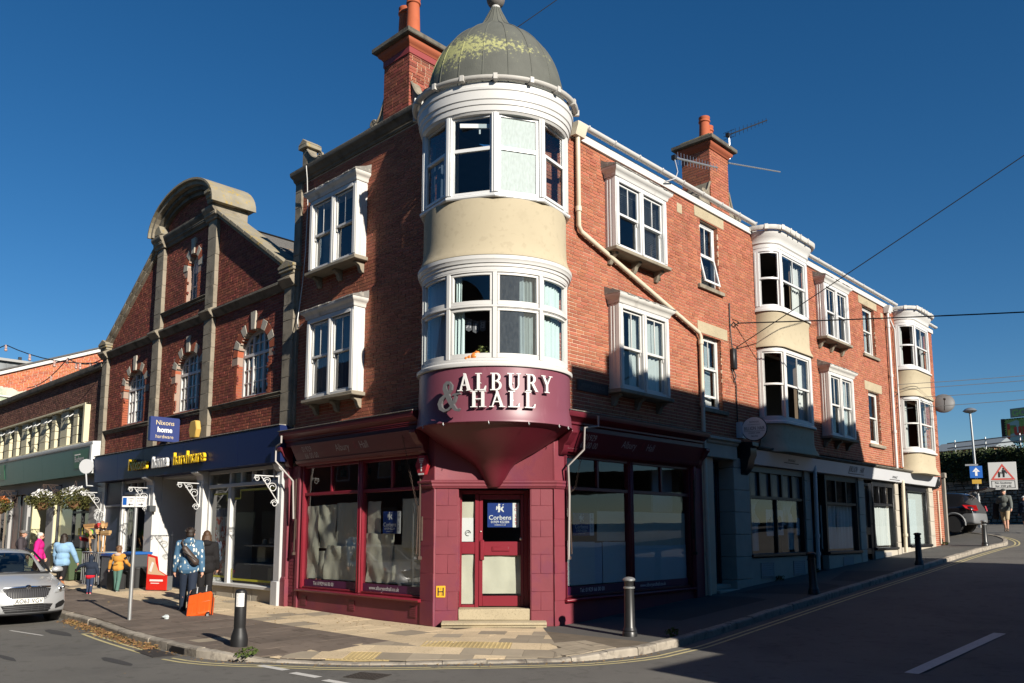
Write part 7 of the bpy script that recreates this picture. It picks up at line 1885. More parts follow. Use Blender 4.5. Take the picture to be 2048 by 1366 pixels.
text('BILLION',RS,-0.25,0.034,4.235,0.085,print_black,t,w=0.66);text('HAIR',RS,0.085,0.034,4.235,0.085,print_black,t,w=0.62);text('SWANAGE',RS,0,0.034,4.42,0.04,print_black,t,align='CENTER',w=0.85);text('UNISEX HAIR',RS,0,0.034,4.14,0.04,print_black,t,align='CENTER',w=0.85);text('SALON',RS,0,0.034,4.06,0.04,print_black,t,align='CENTER',w=0.9)
m=MB();m.box(RS,-0.16,0.16,0.031,0.033,4.37,4.376);m.box(RS,-0.26,0.26,0.031,0.033,4.20,4.207);m.build('rule',print_black,t)
t=thing('junction_box','black cable junction box on the brick between the narrow windows and the bay','junction box',FR(8.5,0.05,5.8));m=MB();m.box(FR,8.40,8.58,0.0,0.12,5.78,6.32);m.build('case',plastic_black,t,bevel=0.03)
m=MB()
for pts in([(8.42,0.03,7.5),(8.41,0.03,6.9),(8.42,0.06,6.32)],[(8.43,0.03,5.8),(8.44,0.05,5.6),(8.55,0.04,5.52),(8.62,0.03,5.4),(8.62,0.03,4.2)],[(8.5,0.03,5.8),(8.56,0.07,5.62),(8.5,0.05,5.45)],[(8.42,0.04,6.9),(8.5,0.08,7.0),(8.7,0.1,6.95)]):m.tube([FR(*p)for p in pts],0.016,5)
m.build('cable',plastic_black,t,smooth=60)
def wire(a,b,sag,label,r=0.012,n=18,name='overhead_wire',cat='wire',group='overhead wires'):
 a,b=Vector(a),Vector(b);m=MB();m.tube([a+(b-a)*(i/n)+Vector((0,0,-sag*4*(i/n)*(1-i/n)))for i in range(n+1)],r,5);o=m.build(name,plastic_black,None,smooth=60);return tag(o,label,cat,group)
wire(FR(8.72,0.08,7.02),(22.0,21.3,7.2),0.25,'black overhead wire running level from the wall hook across the narrow side street windows',0.017)
wire(FR(8.6,0.08,6.36),(17.0,15.0,17.4),0.1,'thin overhead wire climbing steeply from the junction box to the upper right',0.012)
for i,(z1,x1,y1,z0)in enumerate(((10.6,16.0,40.0,7.35),(10.35,16.2,39.6,7.2),(9.9,16.4,40.2,6.9),(9.7,16.6,39.8,6.55))):
 wire(FR(20.3+0.2*i,0.12,z0-0.4),(x1,y1,z1-0.6),0.25,['topmost of four thin wires fanning from the terrace end over the street','second of four thin wires fanning from the terrace end over the street','third of four thin wires fanning from the terrace end over the street','lowest of four thin wires fanning from the terrace end over the street'][i],0.011)
m=MB()
for y,z in((8.72,7.02),(8.62,6.36),(20.3,6.6),(20.5,6.2)):m.tube([FR(y-0.12,0.0,z+0.1),FR(y-0.02,0.12,z+0.02),FR(y,0.1,z),FR(y-0.12,0.0,z-0.12)],0.012,5);m.ball(FR(y,0.1,z),0.03,8,6)
m.build('wire_hook',rust_iron,corner,smooth=50)
def festoon(pts,label,bulbs):
 t=thing('festoon_lights',label,'string lights',pts[0],0,'string lights over the left street');P=[]
 for a,b in zip(pts,pts[1:]):
  for i in range(9):k=i/8;P.append(Vector(a)+(Vector(b)-Vector(a))*k+Vector((0,0,-0.25*4*k*(1-k))))
 m=MB();m.tube(P,0.018,5);m.build('cable',plastic_black,t,smooth=60)
 for i in bulbs:
  p=P[i];m=MB();m.tube([p,p-Vector((0,0,0.12))],0.04,7);m.ball((p.x,p.y,p.z-0.18),0.055,8,6);m.build('bulb',M('bulb',(0.45,0.30,0.26),0.2),t,smooth=50)
festoon([(-30.0,-2.2,9.35),(-22.3,-2.1,8.25),(-18.3,-0.1,7.35)],'string of festoon lights hung against the sky over the supermarket',(3,6,8,11,13,15))
festoon([(-27.0,-0.1,7.55),(-22.6,0.0,8.15),(-18.6,-0.02,7.6)],'string of festoon lights hung before the orange gable',(2,5,8,11,14))
def aerial(label,mast,boom0,boom1,n,el,mat,vert=True,rad=0.02,refl=False):
 t=thing('tv_aerial',label,'aerial',mast[0],0,'television aerials on the terrace roof')
 m=MB();m.tube(mast,0.018,7);m.build('mast',alu,t,smooth=50);a,b=Vector(boom0),Vector(boom1);m=MB();m.tube([a,b],rad,7);m.build('boom',mat,t)
 m=MB();dr=(b-a).normalized();side=Vector((0,0,1))if vert else dr.cross(Vector((0,0,1))).normalized()
 for i in range(n):p=a+(b-a)*(0.08+0.9*i/(n-1));l=el*(1-0.45*i/n);m.tube([p-side*l,p+side*l],0.006,4)
 if refl:
  for k in(-1,0,1):p=a+dr*0.06;m.tube([p+Vector((0,0,0.1*k))-dr.cross(Vector((0,0,1)))*0.2,p+Vector((0,0,0.1*k))+dr.cross(Vector((0,0,1)))*0.2],0.006,4)
 m.build('elements',mat,t);m=MB();m.box(XYZ,a.x-0.05,a.x+0.05,a.y-0.05,a.y+0.05,a.z-0.05,a.z+0.05);m.build('clamp',plastic_black,t)
q=lambda y,d,z:FR(y,d,z)
aerial('white log aerial on a bent arm rising from the gutter',[q(5.45,0.1,9.75),q(5.75,0.2,9.9),q(5.85,0.2,10.1),q(5.85,0.12,10.48)],q(5.85,0.12,10.48),q(8.0,0.05,10.98),14,0.16,alu,True,0.026)
aerial('dark yagi aerial on a short mast above the right chimney',[q(9.72,-0.5,12.0),q(9.72,-0.5,12.72)],q(9.66,-0.5,12.68),q(11.9,-0.4,13.95),10,0.13,plastic_black,True,0.018,True)
aerial('long grey aerial pointing right from behind the right chimney',[q(9.3,-0.6,11.2),q(9.5,-0.5,11.8)],q(9.5,-0.5,11.82),q(12.6,-0.38,12.55),26,0.05,alu,False,0.02)
def dish(label,c,F,r=0.42):
 t=thing('satellite_dish',label,'satellite dish',c,0);m=MB();prof=[(r*math.sin(a),-0.12*(1-math.cos(a*1.2))*1.1)for a in[i*0.13 for i in range(12)]]
 rot=Matrix.Rotation(R_(72),4,'X');rz=Matrix.Rotation(F,4,'Z');vs=MB();vs.lathe([(max(x,0.0),z)for x,z in prof],n=20);vs.lathe([(max(x,0.0),z+0.012)for x,z in prof],n=20)
 vs.v=[tuple((rz@rot@Vector(v))+Vector(c))for v in vs.v];vs.build('reflector',M('dish_grey',(0.13,0.13,0.13),0.6),t,smooth=60)
 m=MB();e=rz@rot@Vector((0,-0.1,0.45));m.tube([tuple(Vector(c)+rz@rot@Vector((0,-r*0.9,0.0))),tuple(Vector(c)+e)],0.015,5);m.ball(tuple(Vector(c)+e),0.05,8,6);m.tube([c,(c[0]-0.3,c[1]+0.1,c[2]-0.1)],0.02,6);m.build('arm',plastic_black,t)
dish('grey satellite dish on the far end wall of the terrace',(0.30,25.0,6.85),R_(20))
wire(FL(-4.6,0.05,10.36),(-1.4,4.0,14.6),0.02,'thin dark wire rising from the left parapet behind the chimney',0.01)
# ---------- things on the left pavement
wood=M('broom_wood',(0.52,0.30,0.13),0.6,0.3,rnd_=0.25);
def cage(name,label,x0,x1,y0,y1,h,mat):
 t=thing(name,label,'trolley',((x0+x1)/2,(y0+y1)/2,0));m=MB();g=gl(x0,y0);h+=g*0.5
 for x in(x0,x1):
  for y in(y0,y1):m.tube([(x,y,0.12),(x,y,h)],0.02,6)
 for z in(0.16,h*0.62,h):m.tube([(x0,y0,z),(x1,y0,z),(x1,y1,z),(x0,y1,z)],0.018,6,closed=True)
 m.build('frame',steel,t,smooth=50);m=MB()
 for i in range(1,8):x=x0+(x1-x0)*i/8;m.tube([(x,y0,0.16),(x,y0,h)],0.008,4)
 m.box(XYZ,x0+0.01,x1-0.01,y0+0.01,y1-0.01,0.14,0.17);m.build('bars',steel,t);m=MB();m.box(XYZ,x0+0.03,x1-0.03,y0+0.04,y1-0.03,0.18,h-0.06);m.build('liner',mat,t)
 for x in(x0,x1):
  for y in(y0,y1):m=MB();m.lathe([(0.0,-0.02),(0.06,-0.02),(0.06,0.02),(0.0,0.02)],n=12);m.v=[(x+a,y+c,0.06+g+b)for a,b,c in m.v];m.build('wheel',plastic_black,t,smooth=40)
 return t
cage('display_trolley','wire display trolley full of brooms outside the hardware shop',-16.5,-15.25,-1.05,-0.5,1.03,M('trolley_card',(0.06,0.065,0.08),0.6))
def tub(name,label,x,y,r0,r1,h,mat):
 t=thing(name,label,'bin',(x,y,0));m=MB();m.lathe([(r0,0.0),(r1*0.98,h-0.06),(r1*1.05,h-0.05),(r1*1.05,h),(r1*0.96,h),(r1*0.9,h-0.3),(0,h-0.3)],(x,y,0),24);m.build('body',mat,t,smooth=30);return t
def crate(label,x0,x1,y0,y1,z0,z1,mat,edge=None,cat='crate',name='crate'):
 t=thing(name,label,cat,((x0+x1)/2,(y0+y1)/2,z0));m=MB();w=0.025
 m.box(XYZ,x0,x1,y0,y1,z0,z0+w);m.box(XYZ,x0,x1,y0,y0+w,z0+w,z1);m.box(XYZ,x0,x1,y1-w,y1,z0+w,z1);m.box(XYZ,x0,x0+w,y0+w,y1-w,z0+w,z1);m.box(XYZ,x1-w,x1,y0+w,y1-w,z0+w,z1);m.build('body',mat,t,bevel=0.008)
 m=MB();e=0.02;m.box(XYZ,x0-e,x1+e,y0-e,y0+w,z1-0.06,z1+0.01);m.box(XYZ,x0-e,x1+e,y1-w,y1+e,z1-0.06,z1+0.01);m.box(XYZ,x0-e,x0+w,y0+w,y1-w,z1-0.06,z1+0.01);m.box(XYZ,x1-w,x1+e,y0+w,y1-w,z1-0.06,z1+0.01);m.build('rim',edge or mat,t,bevel=0.006);return t
blue_pl=M('blue_plastic',(0.01,0.10,0.36),0.4,0.5);dgrey=M('dark_grey_plastic',(0.045,0.05,0.055),0.5)
crate('grey crate with a blue rim beside the broom trolley',-15.1,-14.3,-1.0,-0.5,0.1,1.08,M('crate_grey',(0.16,0.17,0.18),0.6),blue_pl)
crate('small black box on the paving before the grey crate',-14.05,-13.6,-1.2,-0.85,0.08,0.62,plastic_black)
tub('black_tub','black dustbin beside the white door pillar',-13.75,-0.5,0.27,0.30,0.72,plastic_black)
bx=crate('black box with a blue edge and white W standing on the dustbin',-14.05,-13.45,-0.78,-0.25,0.72,1.14,dgrey,blue_pl)
text('W',FL,-13.75,0.785,0.86,0.16,print_white,bx,align='CENTER',w=1.2)
t=thing('wheelie_bin','dark green wheelie bin between the shops','bin',(-18.0,-0.75,0));m=MB();m.add([(-20.55,-0.95,0.06),(-20.05,-0.95,0.06),(-20.05,-0.45,0.06),(-20.55,-0.45,0.06),(-20.6,-1.0,0.98),(-20.0,-1.0,0.98),(-20.0,-0.4,0.98),(-20.6,-0.4,0.98)],[(0,1,2,3),(4,5,6,7),(0,1,5,4),(1,2,6,5),(2,3,7,6),(3,0,4,7)]);gb=M('bin_green',(0.045,0.075,0.03),0.55);m.v=[(x+2.3,y-0.05,z+0.15)for x,y,z in m.v];m.build('body',gb,t,bevel=0.02);m=MB();m.prism(FL,[(0.43,1.135),(1.09,1.135),(1.09,1.16),(0.43,1.21)],-18.33,-17.67);m.build('lid',gb,t,bevel=0.01)
for x in(-18.2,-17.8):m=MB();m.tube([(x-0.03,-0.47,0.27),(x+0.03,-0.47,0.27)],0.1,14);m.build('wheel',plastic_black,t)
rg=random.Random(33)
heads=[((0.42,0.02,0.02),'red'),((0.14,0.50,0.03),'green'),((0.45,0.28,0.12),'wooden'),((0.30,0.16,0.06),'brown')]
spec=[(-18.6,1.42,0,'red broom leaning furthest left out of the trolley'),(-18.35,1.52,2,'broom with a short pale head low on the left of the trolley'),(-18.2,1.62,1,'broom with a bright green head in the trolley'),(-18.05,1.84,3,'broom with a broad brown head above the green one'),(-17.85,1.66,2,'wooden broom just right of the green head'),(-17.6,1.84,0,'broom with a red head at the top of the bunch'),(-17.42,1.82,3,'brown broom right of the tall red head'),(-17.25,1.63,2,'lower wooden broom in the middle of the bunch'),(-17.1,1.86,3,'tall brown broom right of the middle of the bunch'),(-16.95,1.66,2,'broom with a straight wide wooden head'),(-16.75,1.88,2,'tallest broom, furthest right in the trolley'),(-16.55,1.62,2,'wooden broom leaning out at the right end')]
for i,(x,zt,hc,lab)in enumerate(spec):
 x=9.87-(9.87-x)*0.957;zt=1.72+(zt-1.72)*0.957;x0=-15.9+(x+16.2)*0.55;y=-0.78+rg.uniform(-0.12,0.12);t=thing('broom',lab,'broom',(x0,y,0.2),0,'brooms for sale in the trolley');m=MB();p0,p1=Vector((x0,y,0.2)),Vector((x,y+rg.uniform(-0.1,0.1),zt));m.tube([p0,p1],0.014,7);m.build('handle',wood,t,smooth=50)
 if hc is not None:
  c,nm=heads[hc];m=MB();a=rg.uniform(-0.5,0.5);w=0.19 if hc!=0 else 0.16;up=(p1-p0).normalized();sd=Vector((math.cos(a),math.sin(a),rg.uniform(-0.25,0.25))).normalized();fw=up.cross(sd).normalized()
  def bx_(c0,hw,hd,h0,h1,mb):P=[c0+sd*sx*hw+fw*sy*hd+up*h for h in(h0,h1)for sx,sy in((-1,-1),(1,-1),(1,1),(-1,1))];mb.add([tuple(p)for p in P],[(0,3,2,1),(4,5,6,7),(0,1,5,4),(1,2,6,5),(2,3,7,6),(3,0,4,7)])
  bx_(p1,w,0.03,-0.02,0.03,m);m.build('head',wood if hc>1 else M('broom_%s'%nm,c,0.5),t,bevel=0.006);m=MB();bx_(p1,w*1.05,0.045,0.03,0.12,m);m.build('bristles',M('bristle_%s'%nm,c,0.9),t)
t=thing('poster_board','red and white advertising board standing by the hardware shop door','board',(-14.2,0.15,0.0));PB=Frame(R_(25),(-12.3,-0.55,0.13));m=MB();m.slab(PB,[(-0.33,0.03),(0.33,0.03),(0.33,0.42),(0.05,0.55),(-0.03,0.92),(-0.33,0.98)],-0.02,0.02);redp=M('poster_red',(0.62,0.02,0.012),0.45);m.build('board',redp,t)
m=MB();m.slab(PB,[(-0.30,0.45),(0.30,0.42),(0.05,0.55),(-0.05,0.75),(-0.08,0.88),(-0.30,0.92)],0.02,0.023);m.build('picture',M('poster_tan',(0.62,0.42,0.26),0.5),t);m=MB();m.box(PB,-0.22,0.22,0.02,0.023,0.26,0.31);m.box(PB,-0.18,0.1,0.02,0.023,0.20,0.22);m.slab(PB,[(-0.25,0.55),(-0.18,0.5),(-0.1,0.75),(-0.17,0.78)],0.023,0.026);m.build('print',print_white,t);m=MB();m.slab(PB,[(-0.3,0.03),(-0.28,0.03),(-0.28,0.7),(-0.3,0.7)],-0.25,-0.02);m.slab(PB,[(0.28,0.03),(0.3,0.03),(0.3,0.4),(0.28,0.4)],-0.25,-0.02);m.build('strut',steel,t)
t=thing('litter','crumpled clear plastic litter on the brown pavers','litter',(-6.26,-2.87,0));m=MB();m.ball((-6.26,-2.87,0.05),(0.09,0.05,0.04),10,7);rg=random.Random(2);m.v=[(x+rg.uniform(-.02,.02),y+rg.uniform(-.02,.02),max(0.002,z+rg.uniform(-.012,.012)))for x,y,z in m.v];m.build('plastic',M('clear_plastic',(0.55,0.60,0.60),0.15,0.8),t,smooth=20)
m=MB();c=(-17.2,-0.4,2.2)
for a in range(6):m.tube([(c[0]+0.16*math.cos(i*0.5)*math.cos(a*0.52),c[1]+0.16*math.cos(i*0.5)*math.sin(a*0.52),c[2]+0.16*math.sin(i*0.5))for i in range(13)],0.008,4)
m.tube([(c[0],c[1],c[2]-0.16),(c[0],c[1],1.0)],0.01,5);tag(m.build('wire_globe',white_upvc,None,smooth=50),'white wire globe on a stick above the brooms','ornament')
t=thing('floodlight','small grey floodlight on the white door pillar','floodlight',FL(-13.85,0.2,2.35));m=MB();m.box(FL,-13.92,-13.7,0.1,0.28,2.28,2.46);m.build('case',dgrey,t,bevel=0.01)
t=thing('potted_plant','small leafy plant on the sill of the lower turret window','plant',FT(-0.15,1.05,4.72));m=MB();c=FT(-0.2,1.02,4.80);m.lathe([(0.04,-0.1),(0.06,0),(0.0,0)],c,10);m.build('pot',terracotta,t);m=MB();leaf_cloud(m,(c[0],c[1],c[2]+0.09),(0.14,0.14,0.11),110,0.035,5,shell=0.2);m.build('leaves',M('plant_leaf',(0.14,0.17,0.04),0.7,rnd_=0.3,island=True),t,recalc=False,smooth=0,kind='stuff')
t=thing('pumpkin_ornament','orange pumpkin ornament on the sill of the lower turret window','ornament',FT(-0.36,1.05,4.72));m=MB()
c=FT(-0.36,1.07,4.78)
for k,(o,r)in enumerate(((0.0,0.075),(-0.08,0.05),(-0.14,0.04))):p=FT(-0.36+o,1.07,4.79-(0.02*k));m.ball(p,r,12,8)
p=FT(-0.31,1.07,4.84);m.ball(p,0.06,12,8)
m.build('pumpkin',M('orange_glaze',(0.65,0.20,0.03),0.4),t,smooth=60)
t=thing('birthday_banner','white letter banner hung inside the lower turret window, seen from behind','banner',FT(-0.4,0.9,5.4))
for i,ch in enumerate('BIRT'):
 u=-0.22-i*0.125;z=5.33+0.03*abs(i-1.0)**1.3;m=MB();m.slab(FT,[(u-0.055,z+0.17),(u+0.055,z+0.17),(u+0.055,z-0.02),(u,z-0.05),(u-0.055,z-0.02)],0.80,0.802);fl_=m.build('flag',M('banner_dark',(0.10,0.10,0.11),0.8),t);text(ch,FT,u,0.804,z+0.02,0.11,print_grey,fl_,align='CENTER',mirror=True,bold=0.02)
m=MB();m.tube([FT(0.4,0.8,5.47),FT(0.0,0.8,5.5),FT(-0.3,0.8,5.49),FT(-0.7,0.8,5.62)],0.004,4);m.build('cord',print_grey,t)
# ================================================================== OPPOSITE SIDE AND FAR END OF THE SIDE STREET
opp=thing('opposite_building','flat topped terrace across the side street that shades the road','building',(14.5,7,0))
m=MB();OX=12.6;m.box(XYZ,OX,22,-0.25,14.35,-0.3,10.82);m.build('wall',M('opp_render',(0.22,0.17,0.14),0.9,var=0.1),opp)
m=MB();m.box(XYZ,OX-0.12,22,0.9,1.6,10.82,11.15);m.box(XYZ,OX+1,22,14.35,15.1,-0.3,9.4);m.box(XYZ,OX-0.05,22,-2.2,-0.25,-0.3,4.1);m.build('parapet',MATS['opp_render'],opp)
FOpp=Frame(R_(-90),(OX,0,0))
for k in range(5):
 for z0 in(4.4,7.4):
  u0=-(1.2+k*2.7)-1.2
  m=MB();m.box(FOpp,u0,u0+1.2,0.0,0.06,z0,z0+1.8);w=m.build('window',white_paint,opp);m=MB();m.box(FOpp,u0+0.08,u0+1.12,0.06,0.07,z0+0.08,z0+0.87);m.box(FOpp,u0+0.08,u0+1.12,0.06,0.07,z0+0.93,z0+1.72);m.build('pane',M('opp_glass',(0.02,0.03,0.045),0.1,0.8),w)
m=MB()
for k in range(4):m.box(FOpp,-(0.8+k*3.4)-2.6,-(0.8+k*3.4),0.0,0.05,0.8,3.0)
m.build('shop_window',MATS['opp_glass'],opp);m=MB();m.box(FOpp,-14.2,0.0,0.0,0.12,3.2,3.8);m.build('fascia',M('opp_fascia',(0.20,0.05,0.04),0.5),opp)
m=MB();m.plate([(10.9,-2.5),(OX,-2.5),(OX,45),(10.9,45)],lambda x,y:road_z(x,y)-0.2,lambda x,y:zr(y));m.build('far_pavement',tarmac_path,None,kind='structure')
ob=thing('sky_blocking_terrace','unseen terrace across the front street, made tall and dark to hold back sky light','building',(-12,-21,0));m=MB();m.box(XYZ,-60,34,-30,-17,-0.2,11.5);m.build('wall',M('facing_brick',(0.13,0.075,0.055),0.9,var=0.1),ob)  # out of view; height, nearness and dark colour chosen to deepen the street shade
FOb=Frame(R_(180),(0,-17,0))
for k in range(10):
 m=MB();u0=5+k*4.0
 for z0 in(4.6,):m.box(FOb,u0,u0+1.3,0.0,0.05,z0,z0+2.0)
 w=m.build('window',white_paint,ob);m=MB();m.box(FOb,u0+0.1,u0+1.2,0.05,0.06,4.7,6.5);m.build('pane',MATS['opp_glass'],w)
m=MB()
for k in range(8):m.box(FOb,4.5+k*5,8.6+k*5,0.0,0.06,0.5,3.0)
m.build('shop_window',MATS['opp_glass'],ob)
rw=thing('retaining_wall','rough grey stone retaining wall under a hedge at the top of the side street','wall',(-1.5,39.8,2.3))
WF=Frame(R_(-19.5),(-0.2,39.1,0))
rubble=M('rubble',(0.25,0.225,0.185),0.95,0.15,rnd_=0.35,hue=0.02,island=True,var=0.2,vscale=4,bump=0.6,bscale=25)
m=MB();m.box(WF,-12,10,-0.6,-0.08,1.8,5.2);m.build('core',M('rubble_joint',(0.12,0.105,0.085),0.95),rw)
m=MB();rg=random.Random(6);z=2.2
while z<5.15:
 h=rg.uniform(0.10,0.20);u=-11.5
 while u<9.5:
  l=rg.uniform(0.16,0.5);d=rg.uniform(-0.03,0.05);j=lambda:rg.uniform(-0.02,0.02)
  m.add([WF(u+j(),-0.12,z+j()),WF(u+l+j(),-0.12,z+j()),WF(u+l+j(),-0.12,z+h+j()),WF(u+j(),-0.12,z+h+j()),WF(u+0.02+j(),d,z+0.02+j()),WF(u+l-0.03+j(),d+j(),z+0.02+j()),WF(u+l-0.03+j(),d+j(),z+h-0.02+j()),WF(u+0.02+j(),d+j(),z+h-0.02+j())],[(4,5,6,7),(0,1,5,4),(1,2,6,5),(2,3,7,6),(3,0,4,7)]);u+=l+0.02
 z+=h+0.015
m.build('stones',rubble,rw,recalc=False,smooth=0,kind='stuff')
hg=thing('hedge','dense dark green hedge overhanging the stone wall','hedge',(-1.5,40.5,5));hleaf=M('hedge_leaf',(0.035,0.055,0.014),0.6,0.35,rnd_=0.45,hue=0.03,island=True,col2=(0.085,0.10,0.03),c2scale=1.2,c2lo=0.5,c2hi=0.7)
m=MB();rg=random.Random(12)
for i in range(16000):
 u=rg.uniform(-9,8);droop=0.45+0.35*noise.noise(Vector((u*0.6,0.0,3.0)))+(0.9 if u>3 else 0)*max(0,(u-3)/4)
 zz=rg.uniform(4.9-max(0,droop),6.3+0.10*noise.noise(Vector((u*1.5,0,0))));d=0.25+0.20*noise.noise(Vector((u*0.9,zz*0.9,0)))-(0.15 if zz>6.0 else 0)+rg.uniform(-0.18,0.06)
 if zz>6.12:d=rg.uniform(-1.4,0.2)
 p=Vector(WF(u,d,zz));s=rg.uniform(0.035,0.085);a=Vector((rg.uniform(-1,1),rg.uniform(-1,1),rg.uniform(-1,1))).normalized();b=a.orthogonal().normalized();t_=a.cross(b);m.add([tuple(p-b*s),tuple(p+t_*s*0.6),tuple(p+b*s),tuple(p-t_*s*0.6)],[(0,1,2,3)])
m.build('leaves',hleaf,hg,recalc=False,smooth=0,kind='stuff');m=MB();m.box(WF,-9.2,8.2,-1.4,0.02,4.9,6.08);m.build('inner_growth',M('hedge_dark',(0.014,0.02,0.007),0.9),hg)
bankm=M('bank_earth',(0.16,0.13,0.08),0.95,var=0.3,bump=0.5,bscale=5)
m=MB();m.add([WF(-60,-1.0,5.6),WF(60,-1.0,5.6),WF(60,-60,7.0),WF(-60,-60,7.0)],[(0,1,2,3)]);m.build('upper_ground',bankm,None,recalc=False,kind='structure')
t=thing('railing','steel rail and posts on the upper ground behind the hedge','railing',(-3,44,6));m=MB()
for z in(6.75,7.05):m.tube([WF(-6,-3.0,z),WF(6.5,-3.0,z+0.1)],0.035,6)
for u in(-5.5,-3.6,-1.6,0.4,2.4):m.tube([WF(u,-3.0,5.8),WF(u,-3.0,7.2)],0.04,6)
m.build('rail',steel,t)
t=thing('low_stone_roof','grey stone block on the skyline behind the railing','stone',WF(-1.5,-5,6.0));m=MB();m.box(WF,-2.2,-0.9,-5.5,-5.0,5.7,7.35);m.build('block',stone_grey,t,bevel=0.06)
for(u,d,z1,lab)in((0.55,-4.5,9.3,'thin dark pole with a small box on the skyline'),(3.2,-5.5,8.9,'double lamp pole on the skyline left of the billboard')):
 t=thing('pole',lab,'pole',WF(u,d,6));m=MB();m.tube([WF(u,d,5.7),WF(u,d,z1)],0.05,7)
 if u>2:m.tube([WF(u+0.12,d,5.7),WF(u+0.12,d,z1)],0.05,7);m.tube([WF(u-0.35,d,z1+0.05),WF(u+0.35,d,z1+0.1)],0.03,6)
 else:m.box(WF,u-0.18,u,d-0.05,d+0.05,z1-1.2,z1-1.05)
 m.build('post',steel if u>2 else dgrey,t)
bb=thing('billboard','bright jungle painted billboard with red and yellow letters under a golf sign','billboard',(-2.6,50.9,7.2));BB=Frame(R_(-12),(-3.2,50.75,0));jung=M('jungle_print',(0.10,0.26,0.03),0.5,col2=(0.30,0.42,0.10),c2scale=1.6,c2lo=0.42,c2hi=0.6)
m=MB();m.box(BB,0.0,3.4,-0.06,0.0,7.42,9.08);m.build('panel',jung,bb);m=MB();m.slab(BB,[(0.05,7.5),(1.0,7.45),(1.1,7.9),(0.6,8.1),(0.1,8.0)],0.001,0.005);m.slab(BB,[(0.15,8.75),(0.75,8.95),(0.9,8.85),(0.85,8.1),(0.75,8.1),(0.7,8.6),(0.2,8.65)],0.001,0.006);m.build('picture',M('print_teal',(0.30,0.48,0.46),0.5),bb)
text('J',BB,0.12,0.012,7.98,0.72,M('print_red',(0.55,0.05,0.02),0.5),bb,bold=0.05,w=0.9);text('u',BB,0.55,0.012,7.98,0.72,MATS['print_red'],bb,bold=0.05,w=0.9);text('n',BB,1.05,0.012,7.98,0.72,MATS['print_red'],bb,bold=0.05,w=0.9)
text('J',BB,0.15,0.016,7.98,0.36,M('print_yellow',(0.7,0.42,0.02),0.5),bb,bold=0.03,w=1.6)
m=MB()
for i in range(22):m.box(BB,i*0.155,i*0.155+0.08,0.0,0.01,7.42,7.5);m.box(BB,i*0.155,i*0.155+0.08,0.0,0.01,9.0,9.08)
for i in range(10):m.box(BB,0.0,0.07,0.0,0.01,7.5+i*0.155,7.58+i*0.155)
m.build('border',print_black,bb);m=MB();m.box(BB,0.4,3.4,-0.06,0.0,9.12,9.72);m.build('golf_panel',M('golf_grey',(0.26,0.29,0.24),0.6,var=0.3),bb);text('GOLF',BB,0.5,0.006,9.22,0.40,M('golf_green',(0.28,0.52,0.14),0.5),bb,bold=0.04);m=MB();m.tube([BB(-0.12,-0.1,6.3),BB(-0.12,-0.1,9.1)],0.13,8);m.tube([BB(2.6,-0.2,6.0),BB(2.6,-0.2,9.6)],0.1,8);m.build('post',M('creosote',(0.03,0.028,0.026),0.9),bb)
t=thing('street_lamp','tall grey street lamp with a blue arrow sign at the top of the side street','street lamp',(-0.9,33.85,1.95));m=MB();m.tube([(-0.9,33.85,1.9),(-0.9,33.85,3.4)],0.085,10);m.tube([(-0.9,33.85,3.4),(-0.98,33.83,7.5)],[0.06,0.05],10);m.build('post',steel,t,smooth=50)
m=MB();m.lathe([(0.03,-0.10),(0.22,-0.05),(0.32,0.02),(0.22,0.12),(0.1,0.17),(0,0.18)],(-0.98,33.83,7.55),18);m.build('lamp_head',steel,t,smooth=50);AF=Frame(R_(25),(-0.9,33.75,0));m=MB();m.box(AF,-0.27,0.27,0.06,0.08,4.28,4.86);ps=m.build('sign_plate',M('arrow_blue',(0.015,0.12,0.45),0.4),t);m=MB();m.box(AF,-0.05,0.05,0.08,0.085,4.38,4.62);m.slab(AF,[(-0.16,4.58),(0.0,4.78),(0.16,4.58),(0.06,4.58),(0.0,4.66),(-0.06,4.58)],0.0805,0.086);m.build('arrow',print_white,ps);m=MB();m.box(AF,-0.2,0.2,0.06,0.08,4.0,4.2);m.build('yellow_plate',M('plate_amber',(0.50,0.30,0.03),0.5),t);m=MB();m.box(AF,-0.45,0.1,0.06,0.1,4.87,4.95);m.build('crossbar',steel,t)
t=thing('warning_sign','white square sign with a red triangle of walkers, no footway for 250 yards','sign',(-0.55,37.0,2.1));KF=Frame(R_(20),(-0.5,37.0,0));m=MB();m.tube([(-0.6,37.0,2.0),(-0.5,37.05,4.2)],0.05,8);m.build('post',steel,t);m=MB();m.box(KF,-0.62,0.62,0.06,0.08,3.82,5.22);m.build('plate',M('sign_backing',(0.56,0.56,0.54),0.5),t,bevel=0.01)
m=MB();rr=M('sign_red',(0.55,0.08,0.06),0.5);o_=[(-0.54,4.32),(0.54,4.32),(0.0,5.14)];i_=[(-0.40,4.40),(0.40,4.40),(0.0,5.0)]
for k in range(3):a,b=k,(k+1)%3;m.slab(KF,[o_[a],o_[b],i_[b],i_[a]],0.08,0.086)
m.build('triangle',rr,t);m=MB();m.slab(KF,[(0.0,4.45),(0.08,4.45),(0.1,4.72),(0.18,4.62),(0.2,4.66),(0.1,4.82),(-0.02,4.82),(-0.05,4.6),(0.0,4.65)],0.08,0.087);m.ball(KF(0.04,0.085,4.88),(0.05,0.02,0.05),8,6);m.slab(KF,[(-0.2,4.45),(-0.12,4.45),(-0.1,4.62),(-0.05,4.7),(-0.09,4.72),(-0.14,4.66),(-0.2,4.66)],0.08,0.087);m.ball(KF(-0.16,0.085,4.71),(0.04,0.02,0.04),8,6);m.build('walkers',print_black,t)
m=MB();
